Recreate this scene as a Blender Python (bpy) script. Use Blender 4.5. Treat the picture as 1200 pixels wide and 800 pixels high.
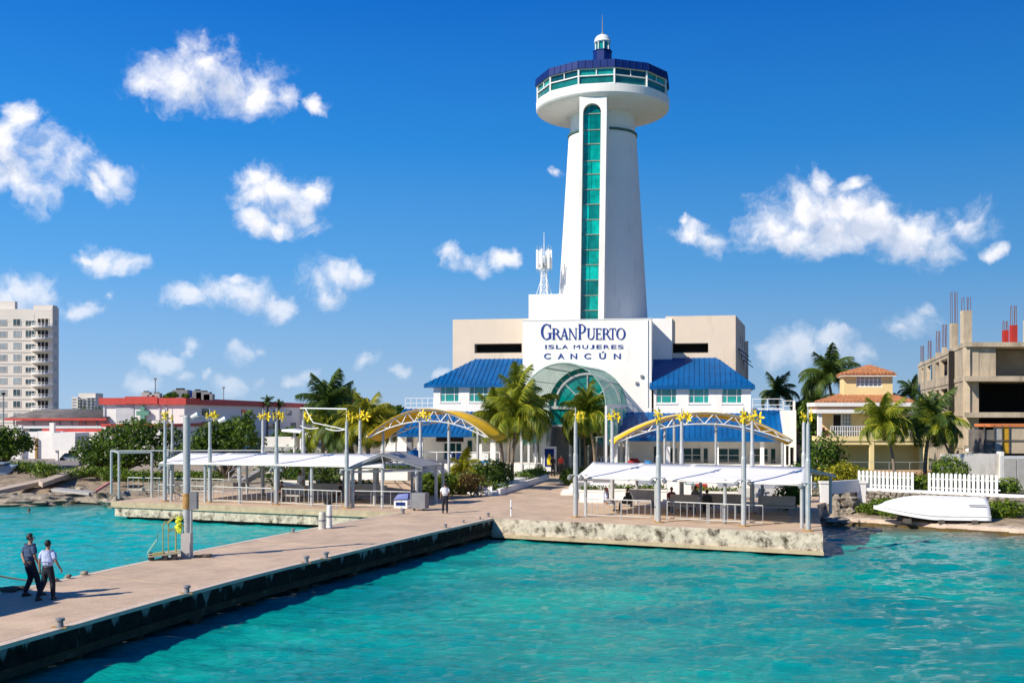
import bpy, bmesh, math, random
import numpy as np
from mathutils import Vector, Matrix, noise as mnoise
random.seed(7); np.random.seed(7)
for o in list(bpy.data.objects): bpy.data.objects.remove(o)
S = bpy.context.scene; COL = S.collection
# ------------------------------------------------------------------ camera
F = 1260.0; HY = 484.0; CZ = 6.6; DK = 1.1          # focal length in photo pixels, horizon row, eye height, deck height
cam = bpy.data.cameras.new('camera'); co = bpy.data.objects.new('camera', cam); COL.objects.link(co)
cam.sensor_width = 36; cam.lens = 36*F/1200; cam.shift_y = (HY-400)/1200; cam.clip_end = 6000; cam.clip_start = .1
co.location = (0, 0, CZ); co.rotation_euler = (math.radians(90), 0, 0); S.camera = co
S.render.resolution_x = 1024; S.render.resolution_y = 682
S.view_settings.view_transform = 'Standard'; S.view_settings.look = 'None'
S.view_settings.exposure = 0.2; S.view_settings.gamma = 1
# ------------------------------------------------------------------ sun
SUN_AZ = Vector((-.82, -.57)).normalized(); SUN_EL = math.radians(36)
sd = Vector((SUN_AZ.x*math.cos(SUN_EL), SUN_AZ.y*math.cos(SUN_EL), math.sin(SUN_EL)))
sl = bpy.data.lights.new('sun', 'SUN'); so = bpy.data.objects.new('sun', sl); COL.objects.link(so)
sl.energy = 5.0; sl.angle = math.radians(.53); sl.color = (1, .92, .79)
so.rotation_euler = sd.to_track_quat('Z', 'Y').to_euler(); so.location = (-40, -20, 60)
# ------------------------------------------------------------------ sky and clouds
W = bpy.data.worlds.new('World'); S.world = W; W.use_nodes = True
wn = W.node_tree; wn.nodes.clear()
def N(t, typ, **k):
    n = t.nodes.new(typ)
    for a, b in k.items(): setattr(n, a, b)
    return n
def pxdir(px, py): return Vector(((px-600)/F, 1, (HY-py)/F)).normalized()
ZS = 1.35
clouds = [  # (photo column, row, radius) of every puff
 (205,92,48),(240,78,42),(262,100,46),(168,104,30),(300,108,40),(335,115,24),(370,126,16),(235,55,20),
 (8,180,52),(48,178,44),(78,190,34),(20,140,24),(132,205,30),(112,212,20),(15,210,40),
 (318,222,40),(322,232,34),(338,245,30),(345,240,36),(300,255,28),(298,205,22),(365,222,22),(325,265,24),
 (372,330,30),(400,325,34),(418,322,20),(390,345,22),
 (262,345,30),(285,350,32),(318,362,24),(222,352,20),(275,332,18),
 (120,306,26),(145,308,24),(100,300,14),
 (25,340,34),(60,350,26),(100,360,22),(128,345,12),(5,350,30),
 (225,405,18),(215,412,12),(285,412,22),(305,410,14),(190,425,20),(355,450,18),(300,448,14),(210,445,14),(245,440,12),(430,425,14),(470,432,12),(270,452,18),(170,452,20),(340,447,12),
 (545,310,26),(560,318,20),(590,306,18),(535,295,16),
 (565,425,10),(520,440,10),
 (905,262,42),(948,246,44),(990,244,42),(1020,264,50),(1060,274,44),(1095,272,38),(1135,262,30),(1090,290,36),(965,212,22),(1000,212,15),(930,277,34),(970,277,38),
 (815,275,28),(835,285,22),(805,262,14),(1165,295,14),
 (905,412,30),(940,410,30),(975,395,34),(985,412,32),(1012,415,24),
 (1075,378,26),(1060,385,20),(1085,365,16),(650,204,10)]
grp = bpy.data.node_groups.new('cloud_density', 'ShaderNodeTree')
grp.interface.new_socket('Vector', in_out='INPUT', socket_type='NodeSocketVector')
grp.interface.new_socket('Density', in_out='OUTPUT', socket_type='NodeSocketFloat')
gi = N(grp, 'NodeGroupInput'); go = N(grp, 'NodeGroupOutput'); GL = grp.links
n1 = N(grp, 'ShaderNodeTexNoise'); n1.inputs['Scale'].default_value = 22; n1.inputs['Detail'].default_value = 4; n1.inputs['Roughness'].default_value = .6
GL.new(gi.outputs[0], n1.inputs['Vector'])
w1 = N(grp, 'ShaderNodeVectorMath', operation='SUBTRACT'); w1.inputs[1].default_value = (.5, .5, .5); GL.new(n1.outputs['Color'], w1.inputs[0])
w2 = N(grp, 'ShaderNodeVectorMath', operation='SCALE'); w2.inputs['Scale'].default_value = .04; GL.new(w1.outputs[0], w2.inputs[0])
w3 = N(grp, 'ShaderNodeVectorMath', operation='ADD'); GL.new(gi.outputs[0], w3.inputs[0]); GL.new(w2.outputs[0], w3.inputs[1])
w4 = N(grp, 'ShaderNodeVectorMath', operation='MULTIPLY'); w4.inputs[1].default_value = (1, 1, ZS); GL.new(w3.outputs[0], w4.inputs[0])
blobs = [(pxdir(px, py), r/F) for px, py, r in clouds]
rc = random.Random(3)
for k in range(26):                                   # the same kind of sky all round
    az = math.radians(rc.uniform(38, 322)); el = rc.uniform(.05, .6)
    for j in range(3):
        a2 = az+rc.uniform(-.06, .06); e2 = el+rc.uniform(-.02, .02)
        blobs.append((Vector((math.sin(a2)*math.cos(e2), math.cos(a2)*math.cos(e2), math.sin(e2))), rc.uniform(.02, .05)))
cur = None
for c, r in blobs:
    d = N(grp, 'ShaderNodeVectorMath', operation='DISTANCE'); d.inputs[1].default_value = (c.x, c.y, c.z*ZS); GL.new(w4.outputs[0], d.inputs[0])
    m = N(grp, 'ShaderNodeMath', operation='MULTIPLY_ADD'); m.inputs[1].default_value = -1/r; m.inputs[2].default_value = 1.0; GL.new(d.outputs['Value'], m.inputs[0])
    if cur is None: cur = m
    else:
        x = N(grp, 'ShaderNodeMath', operation='SMOOTH_MAX'); x.inputs[2].default_value = .25
        GL.new(cur.outputs[0], x.inputs[0]); GL.new(m.outputs[0], x.inputs[1]); cur = x
n2 = N(grp, 'ShaderNodeTexNoise'); n2.inputs['Scale'].default_value = 26; n2.inputs['Detail'].default_value = 9; n2.inputs['Roughness'].default_value = .6
n2.inputs['Distortion'].default_value = .25
GL.new(w3.outputs[0], n2.inputs['Vector'])
a1 = N(grp, 'ShaderNodeMath', operation='MULTIPLY_ADD'); a1.inputs[1].default_value = 2.7; a1.inputs[2].default_value = -1.36; GL.new(n2.outputs['Fac'], a1.inputs[0])
a2 = N(grp, 'ShaderNodeMath', operation='ADD'); GL.new(cur.outputs[0], a2.inputs[0]); GL.new(a1.outputs[0], a2.inputs[1])
GL.new(a2.outputs[0], go.inputs[0])
WL = wn.links
tc = N(wn, 'ShaderNodeTexCoord')
sky = N(wn, 'ShaderNodeTexSky', sky_type='NISHITA', sun_disc=False)
sky.sun_elevation = SUN_EL; sky.sun_rotation = math.atan2(SUN_AZ.x, SUN_AZ.y); sky.air_density = 1.0; sky.dust_density = .25; sky.ozone_density = 2.5; sky.altitude = 0
hs = N(wn, 'ShaderNodeHueSaturation'); hs.inputs['Saturation'].default_value = 1.28; hs.inputs['Value'].default_value = 1.0
WL.new(sky.outputs[0], hs.inputs['Color'])
tint = N(wn, 'ShaderNodeMix', data_type='RGBA', blend_type='MULTIPLY'); tint.inputs[0].default_value = 1
WL.new(hs.outputs[0], tint.inputs[6]); tint.inputs[7].default_value = (.55, .95, 1.25, 1)
sepz = N(wn, 'ShaderNodeSeparateXYZ'); WL.new(tc.outputs['Generated'], sepz.inputs[0])
grd_ = N(wn, 'ShaderNodeValToRGB'); WL.new(sepz.outputs['Z'], grd_.inputs[0]); ge = grd_.color_ramp.elements
ge[0].position = 0; ge[0].color = (.38, .54, .76, 1); ge[1].position = 1; ge[1].color = (.003, .05, .27, 1)
for p_, c_ in ((.05, (.27, .47, .76)), (.13, (.11, .375, .78)), (.24, (.026, .26, .73)), (.38, (.003, .138, .60))):
    q_ = ge.new(p_); q_.color = (*c_, 1)
gs = N(wn, 'ShaderNodeVectorMath', operation='SCALE'); WL.new(grd_.outputs[0], gs.inputs[0])
azm = N(wn, 'ShaderNodeMath', operation='MULTIPLY_ADD'); azm.inputs[1].default_value = -2.6; azm.inputs[2].default_value = 8.4; WL.new(sepz.outputs['X'], azm.inputs[0]); WL.new(azm.outputs[0], gs.inputs['Scale'])
tint2 = N(wn, 'ShaderNodeMix', data_type='RGBA'); tint2.inputs[0].default_value = .93; WL.new(tint.outputs[2], tint2.inputs[6]); WL.new(gs.outputs[0], tint2.inputs[7]); tint = tint2
g1 = N(wn, 'ShaderNodeGroup'); g1.node_tree = grp; WL.new(tc.outputs['Generated'], g1.inputs[0])
off = N(wn, 'ShaderNodeVectorMath', operation='ADD'); off.inputs[1].default_value = (-.012, 0, .018); WL.new(tc.outputs['Generated'], off.inputs[0])
g2 = N(wn, 'ShaderNodeGroup'); g2.node_tree = grp; WL.new(off.outputs[0], g2.inputs[0])
den = N(wn, 'ShaderNodeMapRange', interpolation_type='SMOOTHSTEP'); den.inputs['From Min'].default_value = -.14; den.inputs['From Max'].default_value = .95; WL.new(g1.outputs[0], den.inputs[0])
shd = N(wn, 'ShaderNodeMapRange', interpolation_type='SMOOTHSTEP'); shd.inputs['From Min'].default_value = .1; shd.inputs['From Max'].default_value = 1.0; WL.new(g2.outputs[0], shd.inputs[0])
ccol = N(wn, 'ShaderNodeMix', data_type='RGBA'); WL.new(shd.outputs[0], ccol.inputs[0])
CLB = 9.5
ccol.inputs[6].default_value = (CLB*.98, CLB*.97, CLB, 1); ccol.inputs[7].default_value = (CLB*.60, CLB*.66, CLB*.80, 1)
# distant clouds near the horizon sink into the air
sep = N(wn, 'ShaderNodeSeparateXYZ'); WL.new(tc.outputs['Generated'], sep.inputs[0])
air = N(wn, 'ShaderNodeMapRange'); air.inputs['From Min'].default_value = .0; air.inputs['From Max'].default_value = .16; air.inputs['To Min'].default_value = .25; air.inputs['To Max'].default_value = .97
WL.new(sep.outputs['Z'], air.inputs[0])
dm = N(wn, 'ShaderNodeMath', operation='MULTIPLY'); WL.new(den.outputs[0], dm.inputs[0]); WL.new(air.outputs[0], dm.inputs[1])
mx = N(wn, 'ShaderNodeMix', data_type='RGBA'); WL.new(dm.outputs[0], mx.inputs[0]); WL.new(tint.outputs[2], mx.inputs[6]); WL.new(ccol.outputs[2], mx.inputs[7])
bg = N(wn, 'ShaderNodeBackground'); bg.inputs['Strength'].default_value = .1; WL.new(mx.outputs[2], bg.inputs[0])
wo = N(wn, 'ShaderNodeOutputWorld'); WL.new(bg.outputs[0], wo.inputs[0])
W.cycles.sampling_method = 'MANUAL'; W.cycles.sample_map_resolution = 512

# ------------------------------------------------------------------ helpers
def P(px, py, Y): return Vector(((px-600)/F*Y, Y, CZ-(py-HY)/F*Y))
def G(px, py, z=DK):
    Y = (CZ-z)*F/(py-HY); return Vector(((px-600)/F*Y, Y, z))
LOCAL = set()
def props(o, label=None, cat=None, group=None, kind=None):
    if label: o['label'] = label
    if cat: o['category'] = cat
    if group: o['group'] = group
    if kind: o['kind'] = kind
    return o
def thing(name, label, cat, loc=(0, 0, 0), group=None, rz=0, local=False):
    o = bpy.data.objects.new(name, None); COL.objects.link(o); o.location = loc; o.rotation_euler.z = rz
    o.empty_display_size = .3
    if local: LOCAL.add(o.name)
    return props(o, label, cat, group)
def org(p):
    if p is None: return Vector((0, 0, 0))
    r = p
    while r.parent: r = r.parent
    return Vector((0, 0, 0)) if r.name in LOCAL else Vector(r.location)
class MB:
    def __init__(s): s.v = []; s.f = []
    def add(s, vs, fs):
        b = len(s.v); s.v += [tuple(v) for v in vs]; s.f += [tuple(i+b for i in f) for f in fs]; return s
    def box(s, x0, y0, z0, x1, y1, z1):
        if x0 > x1: x0, x1 = x1, x0
        if y0 > y1: y0, y1 = y1, y0
        if z0 > z1: z0, z1 = z1, z0
        return s.add([(x0,y0,z0),(x1,y0,z0),(x1,y1,z0),(x0,y1,z0),(x0,y0,z1),(x1,y0,z1),(x1,y1,z1),(x0,y1,z1)],
            [(0,3,2,1),(4,5,6,7),(0,1,5,4),(1,2,6,5),(2,3,7,6),(3,0,4,7)])
    def bar(s, p, q, w, h=None, up=(0, 0, 1)):
        p = Vector(p); q = Vector(q); h = h or w; d = (q-p).normalized(); up = Vector(up)
        if abs(d.dot(up)) > .98: up = Vector((0, 1, 0))
        x = d.cross(up).normalized(); y = x.cross(d).normalized(); vs = []
        for c in (p, q):
            for a, b in ((-1,-1),(1,-1),(1,1),(-1,1)): vs.append(c+x*a*w/2+y*b*h/2)
        return s.add(vs, [(0,1,2,3),(7,6,5,4),(0,4,5,1),(1,5,6,2),(2,6,7,3),(3,7,4,0)])
    def tube(s, pts, r, n=8, cap=True):
        pts = [Vector(p) for p in pts]; k = len(pts); rs = r if isinstance(r, (list, tuple)) else [r]*k; vs = []; fs = []
        ref = Vector((0, 0, 1))
        for i, p in enumerate(pts):
            d = (pts[min(i+1, k-1)]-pts[max(i-1, 0)]).normalized()
            rf = ref if abs(d.dot(ref)) < .95 else Vector((0, 1, 0))
            x = d.cross(rf).normalized(); y = d.cross(x)
            for j in range(n):
                a = 2*math.pi*j/n; vs.append(p+(x*math.cos(a)+y*math.sin(a))*rs[i])
        for i in range(k-1):
            for j in range(n): fs.append((i*n+j, i*n+(j+1) % n, (i+1)*n+(j+1) % n, (i+1)*n+j))
        if cap: fs.append(tuple(range(n))[::-1]); fs.append(tuple(range((k-1)*n, k*n)))
        return s.add(vs, fs)
    def cyl(s, x, y, z0, z1, r0, r1=None, n=12): return s.lathe([(r0, z0), (r0 if r1 is None else r1, z1)], x, y, n, True)
    def lathe(s, prof, cx=0, cy=0, n=24, cap=True, a0=0):
        vs = []; fs = []; k = len(prof)
        for r, z in prof:
            for j in range(n):
                a = a0+2*math.pi*j/n; vs.append((cx+r*math.cos(a), cy+r*math.sin(a), z))
        for i in range(k-1):
            for j in range(n): fs.append((i*n+j, i*n+(j+1) % n, (i+1)*n+(j+1) % n, (i+1)*n+j))
        if cap: fs.append(tuple(range(n))[::-1]); fs.append(tuple(range((k-1)*n, k*n)))
        return s.add(vs, fs)
    def poly(s, pts): return s.add(pts, [tuple(range(len(pts)))])
    def prism(s, pts, z0, z1):
        n = len(pts); vs = [(p[0], p[1], z0) for p in pts]+[(p[0], p[1], z1) for p in pts]
        return s.add(vs, [tuple(range(n))[::-1], tuple(range(n, 2*n))]+[(i, (i+1) % n, n+(i+1) % n, n+i) for i in range(n)])
    def sheet(s, pts, t):                    # planar polygon with thickness t along -normal
        pts = [Vector(p) for p in pts]; n = len(pts); nr = (pts[1]-pts[0]).cross(pts[-1]-pts[0]).normalized()
        vs = pts+[p-nr*t for p in pts]
        return s.add(vs, [tuple(range(n)), tuple(range(n, 2*n))[::-1]]+[(i, n+i, n+(i+1) % n, (i+1) % n) for i in range(n)])
    def blob(s, c, r, seg=8, ring=6, amp=.15, seed=0):
        vs = []; fs = []; c = Vector(c); r = Vector(r) if hasattr(r, '__len__') else Vector((r, r, r))
        for i in range(ring+1):
            th = math.pi*i/ring
            for j in range(seg):
                ph = 2*math.pi*j/seg; d = Vector((math.sin(th)*math.cos(ph), math.sin(th)*math.sin(ph), math.cos(th)))
                k = 1+amp*mnoise.noise(d*1.7+Vector((seed*3.7, seed, 0)))*2
                vs.append(c+Vector((d.x*r.x, d.y*r.y, d.z*r.z))*k)
        for i in range(ring):
            for j in range(seg): fs.append((i*seg+j, (i+1)*seg+j, (i+1)*seg+(j+1) % seg, i*seg+(j+1) % seg))
        return s.add(vs, fs)
    def wall(s, x0, x1, z0, z1, y0, y1, holes):      # a wall along x with rectangular holes (a, b, c, d) = x from a to b, z from c to d
        xs = sorted({x0, x1}|{h[0] for h in holes}|{h[1] for h in holes}); zs = sorted({z0, z1}|{h[2] for h in holes}|{h[3] for h in holes})
        xs = [x for x in xs if x0 <= x <= x1]; zs = [z for z in zs if z0 <= z <= z1]
        for a, b in zip(xs, xs[1:]):
            st = None
            for c, d in list(zip(zs, zs[1:]))+[(None, None)]:
                hol = c is None or any(h[0] <= (a+b)/2 <= h[1] and h[2] <= (c+d)/2 <= h[3] for h in holes)
                if not hol and st is None: st = c
                if hol and st is not None: s.box(a, y0, st, b, y1, last); st = None
                if c is not None: last = d
        return s
    def build(s, name, mat, parent=None, smooth=False, bevel=0, mw=None):
        o = org(parent)
        vs = [(v[0]-o.x, v[1]-o.y, v[2]-o.z) for v in s.v] if o.length > 0 else s.v
        me = bpy.data.meshes.new(name); me.from_pydata(vs, [], s.f); me.update()
        bm = bmesh.new(); bm.from_mesh(me)
        if smooth: bmesh.ops.remove_doubles(bm, verts=bm.verts, dist=1e-4)
        bmesh.ops.recalc_face_normals(bm, faces=bm.faces); bm.to_mesh(me); bm.free()
        if mat: me.materials.append(mat)
        if smooth: me.polygons.foreach_set('use_smooth', [True]*len(me.polygons))
        ob = bpy.data.objects.new(name, me); COL.objects.link(ob)
        if parent: ob.parent = parent
        if bevel:
            b = ob.modifiers.new('bevel', 'BEVEL'); b.width = bevel; b.segments = 2; b.limit_method = 'ANGLE'
        return ob
def single(mb, name, mat, label, cat, group=None, **k):   # a thing that is one mesh, origin at its base
    vs = np.array(mb.v); c = Vector((float(vs[:, 0].mean()), float(vs[:, 1].mean()), float(vs[:, 2].min())))
    mb.v = [(a-c.x, b-c.y, d-c.z) for a, b, d in mb.v]
    o = mb.build(name, mat, None, **k); o.location = c; return props(o, label, cat, group)
def struct(mb, name, mat, **k): return props(mb.build(name, mat, None, **k), kind='structure')
def copy_tree(o, parent=None):
    c = o.copy(); COL.objects.link(c); c.parent = parent
    for ch in list(o.children): copy_tree(ch, c)
    return c
def fast_mesh(name, verts, faces, mat, parent=None, cols=None, smooth=False):     # numpy arrays, quads
    me = bpy.data.meshes.new(name); nv = len(verts); nf = len(faces); k = faces.shape[1]
    me.vertices.add(nv); me.vertices.foreach_set('co', np.asarray(verts, dtype=np.float32).ravel())
    me.loops.add(nf*k); me.loops.foreach_set('vertex_index', faces.astype(np.int32).ravel())
    me.polygons.add(nf); me.polygons.foreach_set('loop_start', np.arange(0, nf*k, k, dtype=np.int32))
    if smooth: me.polygons.foreach_set('use_smooth', np.ones(nf, dtype=bool))
    me.update(calc_edges=True)
    if cols is not None:
        at = me.attributes.new('tone', 'FLOAT', 'FACE'); at.data.foreach_set('value', np.asarray(cols, dtype=np.float32))
    me.materials.append(mat); ob = bpy.data.objects.new(name, me); COL.objects.link(ob)
    if parent: ob.parent = parent
    return ob
# ------------------------------------------------------------------ materials
MC = {}
def mat(name, col, rough=.6, metal=0, var=.12, scale=1.5, bump=0, bscale=8, stain=None, sth=(.55, .7), sscale=1.2, streak=False, spec=None, alpha=None, trans=0):
    if name in MC: return MC[name]
    m = bpy.data.materials.new(name); m.use_nodes = True; t = m.node_tree; L = t.links; b = t.nodes['Principled BSDF']
    b.inputs['Roughness'].default_value = rough; b.inputs['Metallic'].default_value = metal
    if spec is not None: b.inputs['Specular IOR Level'].default_value = spec
    if alpha is not None: b.inputs['Alpha'].default_value = alpha
    if trans: b.inputs['Transmission Weight'].default_value = trans
    g = N(t, 'ShaderNodeNewGeometry')
    n = N(t, 'ShaderNodeTexNoise'); n.inputs['Scale'].default_value = scale; n.inputs['Detail'].default_value = 6; n.inputs['Roughness'].default_value = .65
    mp = N(t, 'ShaderNodeMapping'); L.new(g.outputs['Position'], mp.inputs[0]); L.new(mp.outputs[0], n.inputs['Vector'])
    cr = N(t, 'ShaderNodeMapRange'); cr.inputs['From Min'].default_value = .3; cr.inputs['From Max'].default_value = .7
    cr.inputs['To Min'].default_value = 1-var; cr.inputs['To Max'].default_value = 1+var; L.new(n.outputs['Fac'], cr.inputs[0])
    sc = N(t, 'ShaderNodeVectorMath', operation='SCALE'); sc.inputs[0].default_value = col[:3]; L.new(cr.outputs[0], sc.inputs['Scale']); out = sc.outputs[0]
    if stain:
        n2 = N(t, 'ShaderNodeTexNoise'); n2.inputs['Scale'].default_value = sscale; n2.inputs['Detail'].default_value = 8; n2.inputs['Roughness'].default_value = .7
        m2 = N(t, 'ShaderNodeMapping'); m2.inputs['Scale'].default_value = (1, 1, .18) if streak else (1, 1, 1); m2.inputs['Location'].default_value = (3, 7, 1)
        L.new(g.outputs['Position'], m2.inputs[0]); L.new(m2.outputs[0], n2.inputs['Vector'])
        r2 = N(t, 'ShaderNodeMapRange'); r2.inputs['From Min'].default_value = sth[0]; r2.inputs['From Max'].default_value = sth[1]; L.new(n2.outputs['Fac'], r2.inputs[0])
        mi = N(t, 'ShaderNodeMix', data_type='RGBA'); L.new(r2.outputs[0], mi.inputs[0]); L.new(out, mi.inputs[6]); mi.inputs[7].default_value = (*stain, 1); out = mi.outputs[2]
    L.new(out, b.inputs['Base Color'])
    if bump:
        nb = N(t, 'ShaderNodeTexNoise'); nb.inputs['Scale'].default_value = bscale; nb.inputs['Detail'].default_value = 6; L.new(g.outputs['Position'], nb.inputs['Vector'])
        bp = N(t, 'ShaderNodeBump'); bp.inputs['Strength'].default_value = bump; bp.inputs['Distance'].default_value = .05; L.new(nb.outputs['Fac'], bp.inputs['Height']); L.new(bp.outputs[0], b.inputs['Normal'])
    MC[name] = m; return m
def leafmat(name, dark, light, rough=.5):
    m = bpy.data.materials.new(name); m.use_nodes = True; t = m.node_tree; L = t.links; b = t.nodes['Principled BSDF']
    b.inputs['Roughness'].default_value = rough; b.inputs['Specular IOR Level'].default_value = .35
    a = N(t, 'ShaderNodeAttribute', attribute_name='tone')
    r = N(t, 'ShaderNodeMix', data_type='RGBA'); L.new(a.outputs['Fac'], r.inputs[0]); r.inputs[6].default_value = (*dark, 1); r.inputs[7].default_value = (*light, 1)
    L.new(r.outputs[2], b.inputs['Base Color'])
    tr = N(t, 'ShaderNodeBsdfTranslucent'); L.new(r.outputs[2], tr.inputs['Color'])
    ms = N(t, 'ShaderNodeMixShader'); ms.inputs[0].default_value = .38; L.new(b.outputs[0], ms.inputs[1]); L.new(tr.outputs[0], ms.inputs[2])
    L.new(ms.outputs[0], t.nodes['Material Output'].inputs[0]); return m
M_WHITE = mat('white_render', (.88, .85, .79), .75, var=.04, scale=.5, bump=.15, bscale=20, stain=(.58, .55, .48), sth=(.55, .85), sscale=.9, streak=True)
M_CREAM = mat('cream_render', (.72, .60, .47), .8, var=.05, scale=.4, bump=.15, bscale=20, stain=(.50, .41, .31), sth=(.52, .85), sscale=.9, streak=True)
M_BLUE = mat('blue_roof_metal', (.0, .095, .29), .5, var=.24, scale=.8, spec=.25)
M_NAVY = mat('navy_panel', (.002, .022, .15), .5, var=.15, spec=.25)
M_LET = mat('letter_blue', (.008, .035, .26), .5, var=.02)
M_TEAL = mat('teal_glass', (.01, .27, .235), .07, var=.45, scale=.7, spec=.8)
M_TEAL2 = mat('bright_teal_glass', (.0, .36, .30), .08, var=.35, scale=.5, spec=.8)
M_DKT = mat('dark_teal_glass', (.005, .06, .07), .06, var=.4, spec=.8)
M_VAULT = mat('vault_glass', (.20, .72, .55), .1, var=.1, spec=.5, alpha=.46)
M_FRAME = mat('white_metal', (.78, .78, .76), .4, var=.03)
M_GALV = mat('galvanised_steel', (.47, .48, .47), .5, metal=.2, var=.15, scale=3)
M_RUST = mat('rust', (.42, .24, .07), .8, var=.4, scale=10)
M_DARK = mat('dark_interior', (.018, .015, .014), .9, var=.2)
M_YEL = mat('yellow_paint', (.88, .64, .008), .5, var=.08)
M_YMEM = mat('yellow_membrane', (.85, .50, .008), .6, var=.1)
M_MEM = mat('white_membrane', (.84, .82, .77), .6, var=.04, scale=.6)
M_CONC = mat('pier_concrete', (.60, .44, .30), .85, var=.18, scale=.5, bump=.35, bscale=9, stain=(.43, .32, .22), sth=(.46, .74), sscale=.9)
M_EDGE = mat('kerb_concrete', (.64, .51, .40), .85, var=.12, scale=1.5, bump=.3, bscale=9)
M_QUAY = mat('quay_face', (.58, .50, .38), .9, var=.28, scale=2.4, bump=.7, bscale=5, stain=(.055, .04, .022), sth=(.48, .64), sscale=2.0)
M_QTAN = mat('quay_slab', (.48, .38, .24), .9, var=.2, scale=2, bump=.5, bscale=6, stain=(.12, .08, .04), sth=(.6, .74), sscale=2.0)
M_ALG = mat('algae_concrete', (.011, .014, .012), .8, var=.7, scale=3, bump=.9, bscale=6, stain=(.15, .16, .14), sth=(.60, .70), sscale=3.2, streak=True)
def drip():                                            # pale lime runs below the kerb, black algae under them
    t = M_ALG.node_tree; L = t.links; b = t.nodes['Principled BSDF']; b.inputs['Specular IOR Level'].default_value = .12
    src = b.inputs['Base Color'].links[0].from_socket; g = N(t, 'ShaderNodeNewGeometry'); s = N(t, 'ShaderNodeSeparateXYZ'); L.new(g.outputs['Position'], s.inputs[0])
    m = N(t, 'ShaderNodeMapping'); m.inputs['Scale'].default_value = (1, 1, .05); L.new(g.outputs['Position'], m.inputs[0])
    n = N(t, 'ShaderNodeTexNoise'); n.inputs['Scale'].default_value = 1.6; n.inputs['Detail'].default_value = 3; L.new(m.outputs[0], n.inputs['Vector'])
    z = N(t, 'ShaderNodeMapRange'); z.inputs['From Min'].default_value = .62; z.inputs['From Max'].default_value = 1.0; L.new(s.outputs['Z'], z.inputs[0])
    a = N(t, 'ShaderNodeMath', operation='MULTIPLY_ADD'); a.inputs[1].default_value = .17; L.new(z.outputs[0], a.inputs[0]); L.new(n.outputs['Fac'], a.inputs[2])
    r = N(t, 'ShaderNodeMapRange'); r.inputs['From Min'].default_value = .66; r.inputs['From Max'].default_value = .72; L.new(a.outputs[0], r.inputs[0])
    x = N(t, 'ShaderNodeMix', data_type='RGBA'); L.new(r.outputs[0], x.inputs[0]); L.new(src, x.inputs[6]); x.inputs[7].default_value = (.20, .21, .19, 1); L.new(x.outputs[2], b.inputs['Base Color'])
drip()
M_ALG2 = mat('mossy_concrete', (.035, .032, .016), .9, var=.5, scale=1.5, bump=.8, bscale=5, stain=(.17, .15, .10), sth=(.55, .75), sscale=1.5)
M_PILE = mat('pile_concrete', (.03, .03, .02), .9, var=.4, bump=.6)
M_SAND = mat('ground_soil', (.36, .29, .21), .95, var=.3, scale=.8, bump=.6, bscale=3, stain=(.09, .11, .03), sth=(.52, .62), sscale=.35)
M_ASPH = mat('far_ground', (.20, .19, .17), .95, var=.3, scale=.1, bump=.2)
M_SHORE = mat('shore_sand', (.34, .26, .17), .95, var=.4, scale=1.2, bump=1, bscale=3, stain=(.08, .055, .03), sth=(.5, .65), sscale=.7)
M_ROCK = mat('rock', (.33, .28, .21), .9, var=.4, scale=2, bump=1, bscale=4, stain=(.05, .045, .035), sth=(.5, .66), sscale=1.5)
M_STONE = mat('wall_stone', (.24, .21, .17), .9, var=.5, scale=2.5, bump=.8, bscale=6)
M_TRUNK = mat('palm_bark', (.22, .17, .12), .9, var=.3, scale=4, bump=.8, bscale=14)
M_BARK = mat('tree_bark', (.12, .09, .06), .9, var=.3, scale=4, bump=.8)
M_RAWC = mat('raw_concrete', (.54, .44, .31), .95, var=.2, scale=.6, bump=.4, bscale=5, stain=(.17, .14, .10), sth=(.52, .75), sscale=.5, streak=True)
M_HOUSE = mat('yellow_stucco', (.86, .68, .33), .85, var=.05, scale=.7)
M_TERR = mat('terracotta', (.52, .22, .09), .85, var=.5, scale=5, stain=(.22, .09, .05), sth=(.5, .7), sscale=3)
M_REDP = mat('red_parapet', (.55, .065, .05), .7, var=.15)
M_APT = mat('apartment_render', (.70, .65, .58), .85, var=.06, scale=.1)
M_APTD = mat('apartment_side', (.40, .37, .35), .85, var=.06, scale=.1)
M_WGL = mat('window_glass', (.05, .08, .09), .1, var=.5, scale=.8, spec=.7)
M_WGL2 = mat('pale_window_glass', (.30, .34, .36), .15, var=.3, scale=.4, spec=.6)
M_GREYR = mat('weathered_roof_sheet', (.17, .15, .13), .9, var=.4, scale=.6, stain=(.06, .05, .045), sth=(.5, .7), sscale=.6)
M_PINK = mat('faded_pink_paint', (.55, .18, .16), .7, var=.15)
M_SKIN = mat('skin', (.36, .19, .12), .55, var=.05)
M_HAIR = mat('black_hair', (.012, .010, .009), .6, var=.2)
M_SHIRT1 = mat('slate_blue_shirt', (.045, .085, .17), .85, var=.25, scale=7, bump=1, bscale=9)
M_SHIRT2 = mat('pale_blue_shirt', (.48, .56, .80), .85, var=.12, scale=7, bump=1, bscale=9)
M_SHIRT3 = mat('white_shirt', (.76, .77, .80), .85, var=.05)
M_TROU = mat('navy_trousers', (.012, .014, .025), .85, var=.3, scale=6, bump=1, bscale=9)
M_SHOE = mat('black_leather', (.012, .01, .01), .4, var=.1)
M_RED = mat('red_paint', (.40, .03, .02), .6, var=.1)
M_BTARP = mat('blue_tarpaulin', (.01, .22, .55), .55, var=.12, scale=3)
M_GREY = mat('grey_plastic', (.22, .22, .23), .6, var=.15)
M_BLK = mat('black_rubber', (.02, .02, .02), .7, var=.2)
M_GRNP = mat('green_paint', (.02, .28, .06), .6)
M_ORNG = mat('orange_board', (.65, .20, .06), .7)
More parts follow.
